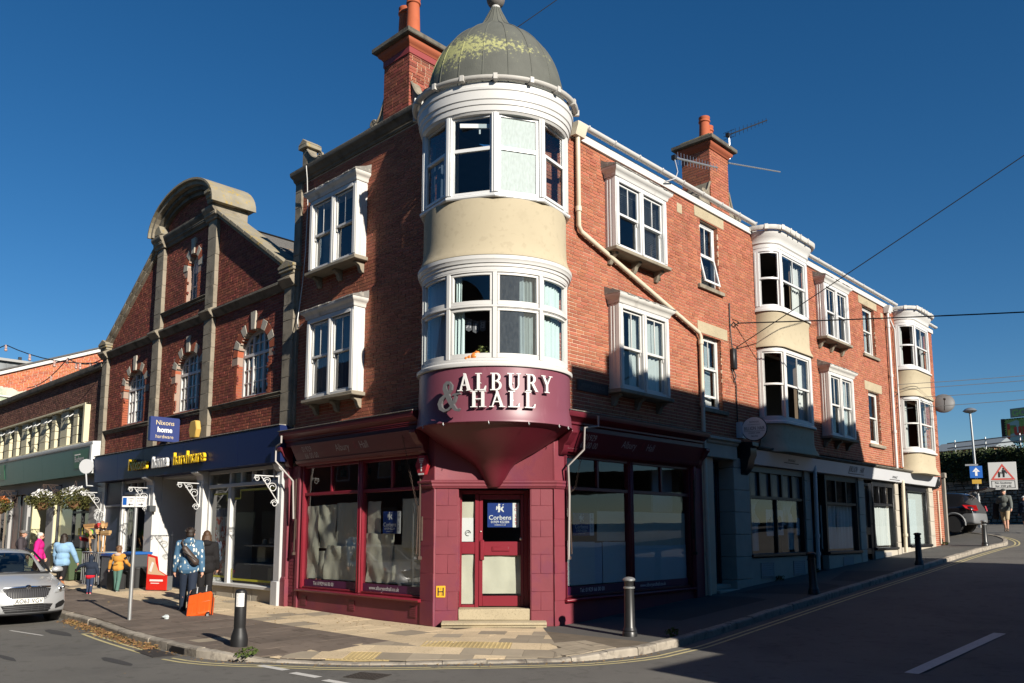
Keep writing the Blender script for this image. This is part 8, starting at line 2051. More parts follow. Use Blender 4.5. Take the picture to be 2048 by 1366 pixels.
for q in((-0.52,0.52,3.9,3.925),(-0.52,0.52,4.255,4.28),(-0.52,-0.495,3.925,4.255),(0.495,0.52,3.925,4.255)):m.box(KF,q[0],q[1],0.08,0.085,q[2],q[3])
m.build('frame',print_black,t);text('No footway',KF,0,0.085,4.12,0.105,print_black,t,align='CENTER',bold=0.01);text('for 250 yds',KF,0,0.085,3.96,0.105,print_black,t,align='CENTER',bold=0.01)
t=thing('timber_post','weathered grey post at the far corner of the terrace','post',(-0.24,26.26,1.3));m=MB();m.box(XYZ,-0.32,-0.2,26.2,26.34,1.2,3.9);m.box(XYZ,-0.36,-0.16,26.16,26.38,3.9,4.1);m.build('shaft',M('grey_timber',(0.28,0.25,0.21),0.9,var=0.3),t,bevel=0.01)
t=thing('distant_shed','low orange roofed shed on the skyline right of the terrace','shed',WF(-6.8,-6,6.2));m=MB();m.box(WF,-9,-5.0,-8,-6,5.6,6.9);m.build('wall',M('shed_wall',(0.40,0.22,0.12),0.9),t);m=MB();m.prism(WF,[(-5.8,6.9),(-8.2,6.9),(-7,7.5)],-9.2,-4.8);m.build('roof',M('shed_roof',(0.22,0.25,0.27),0.7),t)
# ================================================================== CARS
def eval_mesh(me,mods):
 o=bpy.data.objects.new('tmp',me);COL.objects.link(o)
 for kind,kw in mods:
  md=o.modifiers.new(kind,kind)
  for k,v in kw.items():setattr(md,k,v)
 dg=bpy.context.evaluated_depsgraph_get();dg.update()
 out=bpy.data.meshes.new_from_object(o.evaluated_get(dg))
 bpy.data.objects.remove(o);return out
def split_by_material(me,names,mats,parent,smooth=40):
 """one object per material slot of a mesh"""
 out=[]
 for mi,(nm,mt)in enumerate(zip(names,mats)):
  polys=[p for p in me.polygons if p.material_index==mi]
  if not polys:out.append(None);continue
  idx={};vs=[];fs=[]
  for p in polys:
   f=[]
   for v in p.vertices:
    if v not in idx:idx[v]=len(vs);vs.append(tuple(me.vertices[v].co))
    f.append(idx[v])
   fs.append(f)
  q=MB();q.add(vs,[tuple(f)for f in fs]);out.append(q.build(nm,mt,parent,local=True,recalc=False,smooth=smooth))
 return out
def car_shell(prof,ys,adjust,width,mat_of,cuts=()):
 """prof: list of (x, z) round the side outline, nose at x = 0, tail at negative x; adjust(i, x, z, y) bends each slice."""
 n=len(prof);Y=[-y for y in reversed(ys)if y>0]+list(ys);vs=[];fs=[];ms=[]
 for y in Y:
  for i,(x,z)in enumerate(prof):a,b=adjust(i,x,z,abs(y));vs.append((a,y,b))
 for j in range(len(Y)-1):
  for i in range(n):
   i2=(i+1)%n;fs.append((j*n+i,j*n+i2,(j+1)*n+i2,(j+1)*n+i));ms.append(mat_of(i,(abs(Y[j])+abs(Y[j+1]))/2))
 fs.append(tuple(range(n)));ms.append(0);fs.append(tuple((len(Y)-1)*n+i for i in range(n))[::-1]);ms.append(0)
 me=bpy.data.meshes.new('shell');me.from_pydata(vs,[],fs);
 for k in range(4):me.materials.append(bpy.data.materials.new('slot'))
 me.polygons.foreach_set('material_index',ms)
 bm=bmesh.new();bm.from_mesh(me);bmesh.ops.recalc_face_normals(bm,faces=bm.faces);bm.to_mesh(me);bm.free()
 return eval_mesh(me,[('SUBSURF',dict(levels=2,render_levels=2))])
def wheel(parent,x,y,r,w,out,spokes=5,rim=None):
 def V(m):m.v=[(x+a,y+c*out,r+b)for a,b,c in m.v];return m
 m=MB();m.lathe([(r*0.62,-w/2),(r*0.93,-w/2),(r,-w/2+0.03),(r,w/2-0.03),(r*0.93,w/2),(r*0.64,w/2)],n=28);m.v=[(a,b,c)for a,b,c in m.v];wh=V(m).build('wheel',M('tyre',(0.02,0.02,0.021),0.8),parent,local=True,smooth=35)
 m=MB();m.lathe([(0.0,w/2-0.03),(r*0.14,w/2-0.03),(r*0.14,w/2-0.06)],n=14);m.lathe([(r*0.60,w/2-0.09),(r*0.66,w/2-0.005),(r*0.62,w/2-0.012),(r*0.56,w/2-0.09)],n=28)
 for k in range(spokes):
  for s in(-0.10,0.10):a=2*math.pi*k/spokes+s;b=2*math.pi*k/spokes+s*2.2;c0,s0=math.cos(a),math.sin(a);m.tube([(r*0.12*c0,r*0.12*s0,w/2-0.05),(r*0.6*math.cos(b),r*0.6*math.sin(b),w/2-0.03)],0.022,5)
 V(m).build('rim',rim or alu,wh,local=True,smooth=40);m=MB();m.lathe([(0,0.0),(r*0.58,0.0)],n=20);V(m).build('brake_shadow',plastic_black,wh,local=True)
silver=M('car_silver',(0.50,0.51,0.52),0.32,0.5,metal=0.35,coat=0.6)
PROF=[(-0.16,0.20),(-0.03,0.22),(0.0,0.40),(-0.02,0.52),(-0.06,0.66),(-0.13,0.755),(-0.42,0.86),(-0.80,0.935),(-1.02,0.97),(-1.40,1.20),(-1.78,1.405),(-2.3,1.475),(-3.0,1.46),(-3.62,1.36),(-3.88,0.98),(-3.97,0.75),(-3.99,0.42),(-3.9,0.22)]
def adj(i,x,z,y):
 t=y/0.82
 k={0:.34,1:.36,2:.36,3:.36,4:.36,5:.34,6:.24,7:.16,8:.12,9:.12,10:.10}.get(i,0.0)
 x2=x-k*t**2.6+(0.12*t**3 if i in(14,15,16,17)else 0)
 if i in(5,6,7):z-=0.075*t**3
 if 9<=i<=13:
  if y>0.6:
   f=min(1,(y-0.6)/0.16);base=0.95 if i<13 else 0.93;z=z*(1-f)+base*f-0.03*f
   if i in(10,9):x2+=(-0.0)*f
  else:z-=0.05*(y/0.6)**3
 if y>0.78:
  f=(y-0.78)/0.04;lo,hi=0.34,0.80;z=z+(max(lo,min(hi,z))-z)*min(1,f)
  if i<5:x2-=0.12*f
 return x2,z
def mo(i,y):return 1 if i in(8,9)and y<0.56 else(2 if 9<=i<=12 and 0.6<y<0.78 else(1 if i==13 and y<0.56 else 0))
me=car_shell(PROF,[0.0,0.2,0.4,0.54,0.615,0.70,0.765,0.80,0.82],adj,1.64,mo)
car=thing('silver_car','silver hatchback parked at the kerb at the left edge of the picture, facing the viewer','car',(-8.1,-4.78,road_z(-8,-4.7)),R_(2))
parts=split_by_material(me,['body','windscreen','side_window'],[silver,glass_car,glass_car],car)
m=MB();m.box(XYZ,-3.5,-1.0,-0.62,0.62,0.3,0.80);m.prism(Frame(R_(90)),[(-1.12,0.80),(-1.12,0.955),(-1.35,0.97),(-1.5,0.8)],-0.66,0.66)
m.v=[(-abs(v[0])if False else v[0],v[1],v[2])for v in m.v];m.build('interior',M('car_interior',(0.035,0.035,0.04),0.8),car,local=True)
m=MB()
for y in(-0.34,0.34):m.box(XYZ,-2.35,-2.15,y-0.22,y+0.22,0.6,1.12);m.box(XYZ,-2.34,-2.22,y-0.12,y+0.12,1.14,1.32)
m.build('seat',MATS['car_interior'],car,local=True,bevel=0.04);m=MB();m.tube([(-1.5+0.18*0.4*math.sin(i*0.314),-0.34+0.18*math.cos(i*0.314),0.98+0.18*math.sin(i*0.314))for i in range(20)],0.015,6,closed=True);m.build('steering_wheel',plastic_black,car,local=True)
def front(y,z,off=0.0):
 """x of the nose at (y, z)"""
 pts=PROF[1:9]
 for i in range(len(pts)-1):
  if pts[i][1]<=z<=pts[i+1][1]:
   t=(z-pts[i][1])/(pts[i+1][1]-pts[i][1]);a=adj(i+1,*pts[i],abs(y))[0];b=adj(i+2,*pts[i+1],abs(y))[0];return a+(b-a)*t+off
 return adj(1,*PROF[1],abs(y))[0]+off
def patch(poly_yz,name,mat,off,parent,n=12,thick=0.02,bulge=0.0,local_smooth=40):
 """a panel laid on the nose: polygon in (y, z), cut into a grid that follows the body"""
 ys_=[p[0]for p in poly_yz];m=MB();y0,y1=min(ys_),max(ys_);cols=[]
 for i in range(n+1):
  y=y0+(y1-y0)*i/n;y=min(max(y,y0+1e-4),y1-1e-4);zs_=[]
  for k in range(len(poly_yz)):
   a,b=poly_yz[k-1],poly_yz[k]
   if(a[0]<=y<b[0])or(b[0]<=y<a[0]):zs_.append(a[1]+(b[1]-a[1])*(y-a[0])/(b[0]-a[0]))
  cols.append((y,min(zs_),max(zs_)))
 k=5;vs=[]
 for y,a,b in cols:
  for j in range(k):z=a+(b-a)*j/(k-1);s=math.sin(math.pi*j/(k-1))*math.sin(math.pi*(y-y0)/(y1-y0));vs.append((front(y,z,off+bulge*s),y,z))
 for y,a,b in cols:
  for j in range(k):z=a+(b-a)*j/(k-1);vs.append((front(y,z,off-thick),y,z))
 N_=(n+1)*k;fs=[]
 for i in range(n):
  for j in range(k-1):q=i*k+j;fs.append((q,q+k,q+k+1,q+1));fs.append((N_+q,N_+q+1,N_+q+k+1,N_+q+k))
  fs+=[(i*k,N_+i*k,N_+(i+1)*k,(i+1)*k),(i*k+k-1,(i+1)*k+k-1,N_+(i+1)*k+k-1,N_+i*k+k-1)]
 for i in(0,n):
  for j in range(k-1):q=i*k+j;fs.append((q,q+1,N_+q+1,N_+q))
 m.add(vs,fs);return m.build(name,mat,parent,local=True,smooth=local_smooth)
chrome=M('chrome',(0.75,0.76,0.78),0.12,0.5,metal=1.0);lampg=M('headlamp',(0.55,0.57,0.58),0.08,0.8,metal=0.4,coat=1.0,var=0.35,vscale=14);ind=M('indicator',(0.62,0.24,0.10),0.15,0.6)
GR=[(-0.43,0.70),(-0.33,0.53),(0.33,0.53),(0.43,0.70),(0.2,0.735),(-0.2,0.735)]
patch([(-0.47,0.715),(-0.36,0.51),(0.36,0.51),(0.47,0.715),(0.2,0.765),(-0.2,0.765)],'grille_surround',silver,0.012,car)
g=patch(GR,'grille',plastic_black,0.02,car)
m=MB()
for i in range(19):
 y=-0.36+0.04*i;z0,z1=0.54,0.71-0.02*abs(y)
 if abs(y)>0.33:z0=0.54+(abs(y)-0.33)*1.6
 m.add([(front(y+dy,z,0.021+dx),y+dy,z)for z in(z0,(z0+z1)/2,z1)for dy,dx in((-0.009,0),(0.0,0.018),(0.009,0))],[(0,1,4,3),(1,2,5,4),(3,4,7,6),(4,5,8,7)])
m.build('grille_slats',M('slat_grey',(0.10,0.10,0.11),0.35,0.5),g,local=True,recalc=False)
m=MB();m.tube([(front(y,0.742-0.05*abs(y),0.03),y,0.748-0.07*y*y)for y in[-0.42+0.06*i for i in range(15)]],0.017,7);m.build('chrome_bar',chrome,car,local=True,smooth=50)
m=MB();c=(front(0,0.735,0.035),0,0.738);m.lathe([(0,0.02),(0.045,0.016),(0.058,0.0),(0.058,-0.02)],n=20);m.v=[(c[0]+z,c[1]+x,c[2]+y*0.85)for x,y,z in m.v];b_=m.build('badge',chrome,car,local=True);m=MB();m.slab(Frame(R_(90),(c[0]+0.021,0,0)),[(-0.03,0.72),(0.01,0.73),(0.03,0.76),(0.0,0.75)],0,0.003);m.build('badge_mark',plastic_black,b_,local=True)
for s in(-1,1):
 P=[(0.50,0.60),(0.74,0.63),(0.795,0.70),(0.79,0.80),(0.70,0.80),(0.56,0.72)]
 h=patch([(s*y,z)for y,z in P],'headlight',lampg,0.012,car,12,0.05,0.02)
 patch([(s*y,z)for y,z in[(0.72,0.78),(0.785,0.74),(0.79,0.81),(0.73,0.825)]],'indicator',ind,0.022,h,6,0.03)
 m=MB()
 for y,z,r in((0.62,0.668,0.045),(0.72,0.70,0.035)):c=(front(s*y,z,0.028),s*y,z);m.ball(c,(0.02,r,r),12,8)
 m.build('lamp_bowl',chrome,h,local=True,smooth=60)
 patch([(s*y,z)for y,z in[(0.53,0.30),(0.70,0.33),(0.755,0.40),(0.745,0.46),(0.60,0.42),(0.53,0.38)]],'fog_grille',plastic_black,0.006,car,6,0.03)
lo_=patch([(-0.46,0.40),(-0.40,0.27),(0.40,0.27),(0.46,0.40),(0.3,0.415),(-0.3,0.415)],'lower_grille',plastic_black,0.008,car)
m=MB()
for z in(0.305,0.34,0.375):m.tube([(front(y,z,0.012),y,z)for y in[-0.42+0.07*i for i in range(13)]],0.007,5)
for y in[-0.3+0.12*i for i in range(6)]:m.tube([(front(y,z,0.01),y,z)for z in(0.28,0.34,0.405)],0.006,4)
m.build('grille_bars',M('grille_dark',(0.035,0.035,0.037),0.5),lo_,local=True)
patch([(-0.7,0.22),(0.7,0.22),(0.72,0.245),(-0.72,0.245)],'lip',plastic_black,0.006,car,14,0.04)
CF=Frame(R_(90),(0,0,0));PX=front(0.2,0.46)+0.02
m=MB();m.box(Frame(R_(90),(PX,0,0)),-0.26,0.26,0.0,0.012,0.425,0.535);pl_=m.build('number_plate',M('plate_white',(0.72,0.72,0.68),0.4),car,local=True,bevel=0.003)
src=text_mesh('AO63 VGV',0,0.012,0,'CENTER',1.06).copy();k=0.079/0.69
for v in src.vertices:x,y=v.co.x*k*0.86,v.co.y*k;v.co=(PX+0.0135,x,0.441+y)
src.materials.clear();src.materials.append(print_black);o=bpy.data.objects.new('lettering',src);COL.objects.link(o);o.parent=pl_
m=MB()
for y0,y1 in((-0.55,-0.02),(0.02,0.58)):
 P=[(adj(8,-1.0,0.97,abs(y0))[0]+0.03,y0,0.99),(-1.02-0.1*((y0+y1)/1.2)**2,(y0+y1)/2,1.0),(-1.08-0.12*(y1/0.8)**2,y1,1.005)];m.tube(P,0.012,5)
m.tube([(-0.96-0.14*abs(y/0.8)**2.6,y,0.972)for y in[-0.66+0.11*i for i in range(13)]],0.03,6);m.build('wiper',plastic_black,car,local=True,smooth=50)
for s in(-1,1):
 m=MB();m.ball((-1.32,s*0.93,1.02),(0.07,0.12,0.075),16,10);m.tube([(-1.36,s*0.76,0.97),(-1.34,s*0.88,1.0)],0.03,7);mi=m.build('door_mirror',silver,car,local=True,smooth=60);m=MB();m.ball((-1.315,s*0.93,0.975),(0.06,0.105,0.04),14,8);m.build('mirror_base',plastic_black,mi,local=True,smooth=60)
 wheel(car,-0.78,s*0.70,0.30,0.20,s);wheel(car,-3.22,s*0.70,0.30,0.20,s)
 m=MB();m.tube([(-1.06,s*0.70,0.985),(-1.45,s*0.66,1.20),(-1.80,s*0.60,1.385),(-2.3,s*0.60,1.455)],0.022,6);m.build('screen_trim',plastic_black,car,local=True,smooth=60)
m=MB();m.box(XYZ,-1.72,-1.69,-0.1,0.1,1.26,1.31);m.tube([(-1.66,0,1.37),(-1.69,0,1.3)],0.012,5);m.build('rear_mirror',plastic_black,car,local=True);m=MB();m.box(XYZ,-3.6,-0.5,-0.6,0.6,0.16,0.24);m.build('underbody',plastic_black,car,local=True)
# ---- black SUV with its tailgate up
suv=thing('black_suv','black sports utility car with its tailgate raised, parked beyond the terrace end','car',(0.55,28.75,1.67),0)
blackc=M('car_black',(0.012,0.012,0.014),0.25,0.5,coat=0.8);greyc=M('suv_cladding',(0.16,0.165,0.17),0.5,0.5)
PS=[(-0.10,0.34),(-0.01,0.36),(0.0,0.58),(-0.03,0.80),(-0.08,1.02),(-0.16,1.14),(-0.34,1.48),(-0.50,1.66),(-1.0,1.72),(-2.0,1.73),(-2.75,1.66),(-3.4,1.12),(-4.1,1.02),(-4.45,0.9),(-4.55,0.5),(-4.4,0.3)]
def adjs(i,x,z,y):
 t=y/0.92;x2=x-(0.20*t**4 if i<8 else 0)+(0.3*t**3 if 11<=i<=14 else 0)
 if 6<=i<=10:
  if y>0.62:f=min(1,(y-0.62)/0.2);z=z*(1-f)+1.08*f;x2+=(-0.25 if i in(6,7)else 0)*f
  else:z-=0.05*(y/0.62)**3
 if y>0.88:f=(y-0.88)/0.04;z=z+(max(0.45,min(1.0,z))-z)*min(1,f)
 return x2,z
def mos(i,y):
 if 7<=i<=9 and 0.64<y<0.86:return 1
 if i in(3,4,5)and y<0.72:return 3
 if i in(15,0,1,2)or(y>0.9 and False):return 2
 return 0
me=car_shell(PS,[0.0,0.3,0.55,0.63,0.73,0.84,0.90,0.92],adjs,1.84,mos)
split_by_material(me,['body','side_window','bumper','boot_opening'],[blackc,M('dark_glass',(0.012,0.014,0.018),0.05,0.8),greyc,M('boot_dark',(0.03,0.03,0.032),0.9)],suv)
for s in(-1,1):
 for x in(-0.95,-3.55):
  wheel(suv,x,s*0.82,0.36,0.22,s,5);m=MB();m.tube([(x+0.43*math.cos(R_(a)),s*0.915,0.38+0.43*math.sin(R_(a)))for a in range(-10,200,15)],0.05,6);m.build('arch_trim',greyc,suv,local=True,smooth=60)
  m=MB();m.lathe([(0.0,0),(0.40,0),(0.40,0.03),(0,0.03)],n=24);m.v=[(x+a,s*0.895+c*0.3,0.38+b)for a,b,c in m.v];m.build('wheel_arch',plastic_black,suv,local=True)
 m=MB();m.add([(-0.16,s*0.86,0.90),(-0.08,s*0.70,0.92),(-0.14,s*0.72,1.14),(-0.62,s*0.90,1.16),(-0.5,s*0.935,1.02)],[(0,1,2,3,4)]);a=Vector((0,s*0.03,0));m.add([tuple(Vector(v)+a+Vector((0.04,0,0)))for v in m.v[:5]],[(0,1,2,3,4)]);m.add(m.v[:10],[(0,1,6,5),(1,2,7,6),(2,3,8,7),(3,4,9,8),(4,0,5,9)]);m.build('tail_light',M('tail_red',(0.40,0.012,0.012),0.15,0.7,coat=0.8),suv,local=True,smooth=0)
 m=MB();m.ball((-0.1,s*0.62,0.62),(0.04,0.06,0.05),10,6);m.build('reflector',MATS['tail_red'],suv,local=True)
m=MB();m.prism(Frame(R_(90),(0,0,0)),[(-0.5,1.66),(-0.30,1.78),(0.22,1.86),(0.34,1.90),(0.36,1.84),(0.2,1.76),(-0.3,1.68)],-0.62,0.62);m.build('tailgate',blackc,suv,local=True,bevel=0.02)
for s in(-1,1):m=MB();m.tube([(-0.28,s*0.6,1.35),(0.0,s*0.56,1.74)],0.014,5);m.build('gas_strut',plastic_black,suv,local=True)
m=MB();m.tube([(0.0,0,0.40),(0.12,0,0.40),(0.14,0,0.47)],0.025,6);m.ball((0.14,0,0.5),0.03,8,6);m.build('tow_hook',plastic_black,suv,local=True)
# ================================================================== PEOPLE
skin=M('skin',(0.55,0.30,0.21),0.55,0.35);
def blob(prims,mats,vox=0.014,sm=4):
 """one continuous surface from overlapping tapered capsules and ellipsoids"""
 m=MB()
 for p in prims:
  if p[0]=='c':m.cap(p[1],p[2],p[3],p[4],12)
  else:m.ball(p[1],p[2],14,10)
 me=m.mesh('blob',[mats],smooth=0)
 out=eval_mesh(me,[('REMESH',dict(mode='VOXEL',voxel_size=vox,use_smooth_shade=True)),('SMOOTH',dict(factor=0.5,iterations=sm))])
 out.materials.clear();out.materials.append(mats);return out
def put(name,me,parent,**k):
 me.name=name;o=bpy.data.objects.new(name,me);COL.objects.link(o);o.parent=parent;return tag(o,**k)
def rotx(v,a):return Vector((v[0],v[1]*math.cos(a)-v[2]*math.sin(a),v[1]*math.sin(a)+v[2]*math.cos(a)))
def person(label,loc,rz,H=1.75,build=1.0,legL=(0,0),legR=(0,0),armL=(0,0,0.1),armR=(0,0,0.1),top=None,bottom=None,shoes=None,hair=None,hairlen=0.0,lean=0.0,head_turn=0.0,head_pitch=0.0,shorts=False,bare_arms=False,hood=None,puffy=0.0,cap=None,hem=0.0,glasses=False,vox=0.014,skirt=None,sole=None):
 """local frame: faces +y, x to its right. leg = (hip swing forward, knee bend), arm = (shoulder forward, elbow bend, outward)."""
 t=thing('person',label,'person',loc,rz);k=H;W=build*(1.0 if H>1.4 else 1.12)
 J={}
 hipz,kneel,shin=0.515*k,0.245*k,0.232*k
 def leg(s,hp):
  h=Vector((s*0.052*k,0,hipz));kn=h+rotx((0,0,-kneel),hp[0]);an=kn+rotx((0,0,-shin),hp[0]-hp[1]);return h,kn,an,hp[0]-hp[1]
 LL,LR=leg(-1,legL),leg(1,legR);drop=min(LL[2].z,LR[2].z)-0.042*k
 def up(v):return v-Vector((0,0,drop))
 LL=[up(LL[0]),up(LL[1]),up(LL[2]),LL[3]];LR=[up(LR[0]),up(LR[1]),up(LR[2]),LR[3]]
 base=Vector((0,0,hipz-drop))
 def T(x,y,z):return base+rotx((x*k,y*k,z*k),-lean)
 pel,wai,che,nek,hed=T(0,0,0.03),T(0,0.005,0.10),T(0,0.0,0.235),T(0,0.0,0.335),T(0,0.012,0.420)
 hs=k if H>1.4 else k*1.22
 hed=T(0,0.012,0.335)+Vector((0,0.012*k,0.082*hs));
 def arm(s,a):
  sh=T(s*0.098*W,0,0.295);d=rotx((s*math.sin(a[2])*0.172*k,0,-math.cos(a[2])*0.172*k),a[0]);el=sh+d
  f=rotx((s*math.sin(a[2]*0.6)*0.145*k,0,-0.145*k),a[0]+a[1]);return sh,el,el+f,(a[0]+a[1])
 AL,AR=arm(-1,armL),arm(1,armR)
 P=[('c',pel-Vector((0.03*k,0,0)),pel+Vector((0.03*k,0,0)),0.066*k*W,0.066*k*W),('e',wai,(0.078*k*W,0.058*k*W,0.09*k)),('e',che,(0.092*k*W,0.062*k*W,0.105*k)),('c',T(-0.065,0,0.285),T(0.065,0,0.285),0.042*k*W,0.042*k*W),('c',T(0,-0.005,0.29),hed,0.034*k,0.031*k)]
 P+=[('e',hed+Vector((0,0,0.012*hs)),(0.044*hs,0.055*hs,0.062*hs)),('e',hed+Vector((0,0.012*hs,-0.028*hs)),(0.034*hs,0.040*hs,0.036*hs)),('e',hed+Vector((0,0.056*hs,-0.010*hs)),(0.008*hs,0.013*hs,0.013*hs))]
 for s in(-1,1):P.append(('e',hed+Vector((s*0.045*hs,-0.002*hs,-0.004*hs)),(0.008*hs,0.012*hs,0.018*hs)))
 for h,kn,an,fa in(LL,LR):
  P+=[('c',h,kn,0.050*k*W,0.034*k),('c',kn,an,0.034*k,0.022*k),('e',kn+(an-kn)*0.3+Vector((0,-0.008*k,0)),(0.031*k,0.034*k,0.06*k))]
  tip=an+rotx((0,0.085*k,-0.022*k),min(0,fa)if fa<-0.3 else fa*0.5);P.append(('c',an+Vector((0,-0.012*k,-0.022*k)),tip,0.022*k,0.017*k))
 for s,(sh,el,wr,a)in((-1,AL),(1,AR)):
  P+=[('c',sh,el,0.031*k,0.024*k),('c',el,wr,0.024*k,0.017*k)]
  d=(wr-el).normalized();sd=Vector((1,0,0));fw=rotx((0,1,0),a)
  pm=wr+d*0.028*k;P.append(('c',wr,pm+d*0.012*k,0.016*k,0.020*k))
  for q in range(4):b0=pm+d*0.02*k+fw*(q-1.5)*0.0105*k;L=(0.030,0.036,0.033,0.026)[q]*k;m1=b0+d*L*0.55-sd*s*0.004*k;P+=[('c',b0,m1,0.0062*k,0.0058*k),('c',m1,m1+d*L*0.4-sd*s*0.012*k,0.0058*k,0.005*k)]
  th=wr+d*0.012*k+fw*0.018*k;P+=[('c',th,th+d*0.022*k+fw*0.016*k,0.0075*k,0.006*k),('c',th+d*0.022*k+fw*0.016*k,th+d*0.042*k+fw*0.012*k-sd*s*0.006*k,0.006*k,0.005*k)]
 body=put('body',blob(P,skin,vox*0.62),t)
 q=MB()
 for s in(-1,1):q.ball(hed+Vector((s*0.018*hs,0.049*hs,0.006*hs)),(0.0075*hs,0.005*hs,0.0045*hs),8,6)
 q.build('eyes',M('eye_dark',(0.03,0.025,0.02),0.2),t,local=True,smooth=60);q=MB();q.ball(hed+Vector((0,0.048*hs,-0.036*hs)),(0.015*hs,0.005*hs,0.004*hs),8,6);q.build('mouth',M('lips',(0.40,0.16,0.13),0.5),t,local=True,smooth=60)
 if glasses:q=MB();[q.ball(hed+Vector((s*0.02*hs,0.056*hs,0.006*hs)),(0.018*hs,0.005*hs,0.013*hs),10,6)for s in(-1,1)];q.tube([hed+Vector((-0.047*hs,0,0.01*hs)),hed+Vector((-0.04*hs,0.054*hs,0.01*hs)),hed+Vector((0.04*hs,0.054*hs,0.01*hs)),hed+Vector((0.047*hs,0,0.01*hs))],0.003*hs,4);q.build('sunglasses',plastic_black,t,local=True,smooth=60)
 e=0.012*k/1.0+puffy
 if top:
  G=[('c',pel+Vector((-0.03*k,0,-hem+0.01)),pel+Vector((0.03*k,0,-hem+0.01)),0.066*k*W+e,0.066*k*W+e),('e',wai,(0.082*k*W+e,0.064*k*W+e,0.10*k)),('e',che,(0.094*k*W+e,0.068*k*W+e,0.108*k)),('c',T(-0.072*W,0,0.287),T(0.072*W,0,0.287),0.042*k*W+e*0.8,0.042*k*W+e*0.8),('c',T(0,-0.004,0.30),T(0,0.0,0.345),0.044*k,0.038*k+e*0.4)]
  for s,(sh,el,wr,a)in((-1,AL),(1,AR)):
   G+=[('c',sh,el,0.034*k+e*0.8,0.028*k+e*0.8)]
   if not bare_arms:G+=[('c',el,wr-(wr-el)*0.04,0.028*k+e*0.8,0.021*k+e*0.6)]
  put('jacket',blob(G,top,vox,3),t)
 if bottom:
  G=[('c',pel-Vector((0.03*k,0,-0.01)),pel+Vector((0.03*k,0,0.01)),0.067*k*W+0.006,0.067*k*W+0.006)]
  for h,kn,an,fa in(LL,LR):
   if shorts:G+=[('c',h,h+(kn-h)*0.92,0.056*k*W,0.046*k)]
   else:G+=[('c',h,kn,0.058*k*W,0.048*k),('c',kn,an,0.048*k,0.041*k)]
  put('trousers',blob(G,bottom,vox,3),t)
 if shoes:
  for h,kn,an,fa in(LL,LR):
   tip=an+rotx((0,0.088*k,-0.024*k),min(0,fa)if fa<-0.3 else fa*0.5);heel=an+Vector((0,-0.016*k,-0.022*k))
   put('shoe',blob([('c',heel,tip,0.027*k,0.021*k),('c',an+Vector((0,0,0.01*k)),heel,0.027*k,0.024*k)],shoes,vox*0.7,2),t)
   if sole:q=MB();dz=Vector((0,0,-0.021*k));q.cap(heel+dz,tip+dz*0.8,0.022*k,0.018*k,10);q.v=[(a,b,max(c,0.002))for a,b,c in q.v];q.build('sole',sole,t,local=True,smooth=60)
 if hair:
  G=[('e',hed+Vector((0,-0.010*hs,0.022*hs)),(0.051*hs,0.058*hs,0.060*hs)),('e',hed+Vector((0,-0.028*hs,-0.008*hs)),(0.047*hs,0.038*hs,0.050*hs))]
  rg=random.Random(int(abs(loc[0])*100))
  if hairlen>0:
   for i in range(11):a=-1.9+3.8*i/10;x_,y_=0.044*hs*math.sin(a),-0.036*hs*math.cos(a)*1.0-0.012*hs;G.append(('c',hed+Vector((x_,y_,0)),hed+Vector((x_*1.35,y_-0.03*hs,-hairlen*(0.8+0.3*rg.random()))),0.020*hs,0.010*hs))
  else:
   for i in range(26):a,b=rg.uniform(0,6.28),rg.uniform(0.1,1.3);d=Vector((math.cos(a)*math.cos(b),math.sin(a)*math.cos(b)-0.2,math.sin(b)));c0=hed+Vector((0,-0.012*hs,0.022*hs));G.append(('c',c0+d*0.045*hs,c0+d*0.062*hs+Vector((rg.uniform(-.01,.01),rg.uniform(-.01,.01),0)),0.010*hs,0.005*hs))
  G=[g for g in G]
  put('hair',blob(G,hair,vox*0.6,2),t)
 if hood:
  G=[('e',T(0,-0.055,0.325),(0.07*k,0.05*k,0.045*k)),('c',T(-0.045,-0.03,0.33),T(0.045,-0.03,0.33),0.03*k,0.03*k)]if hood[1]=='down' else[('e',hed+Vector((0,-0.008*hs,0.012*hs)),(0.062*hs,0.064*hs,0.072*hs)),('c',hed+Vector((0,-0.02*hs,-0.03*hs)),T(0,-0.01,0.30),0.05*hs,0.05*hs)]
  put('hood',blob(G,hood[0],vox*0.8,3),t)
 if cap:
  q=MB();c=hed+Vector((0,-0.004*hs,0.03*hs));q.lathe([(0.055*hs,0.0),(0.054*hs,0.02*hs),(0.043*hs,0.040*hs),(0.02*hs,0.05*hs),(0,0.052*hs)],c,18,e=1.15);q.slab(Frame(0,c),[(-0.045*hs,0.004),(0.045*hs,0.004),(0.045*hs,0.010),(-0.045*hs,0.010)],-0.105*hs,-0.03*hs);q.build('cap',cap,t,local=True,smooth=40)
 return t,dict(AL=AL,AR=AR,T=T,k=k,hed=hed,hs=hs)
dark_hair=M('hair_dark',(0.022,0.013,0.009),0.55,0.4,bump=0.5,bscale=90);brown_hair=M('hair_brown',(0.075,0.038,0.018),0.55,0.4,bump=0.5,bscale=90);white_hair=M('hair_white',(0.55,0.52,0.47),0.6,0.3,bump=0.4,bscale=90)
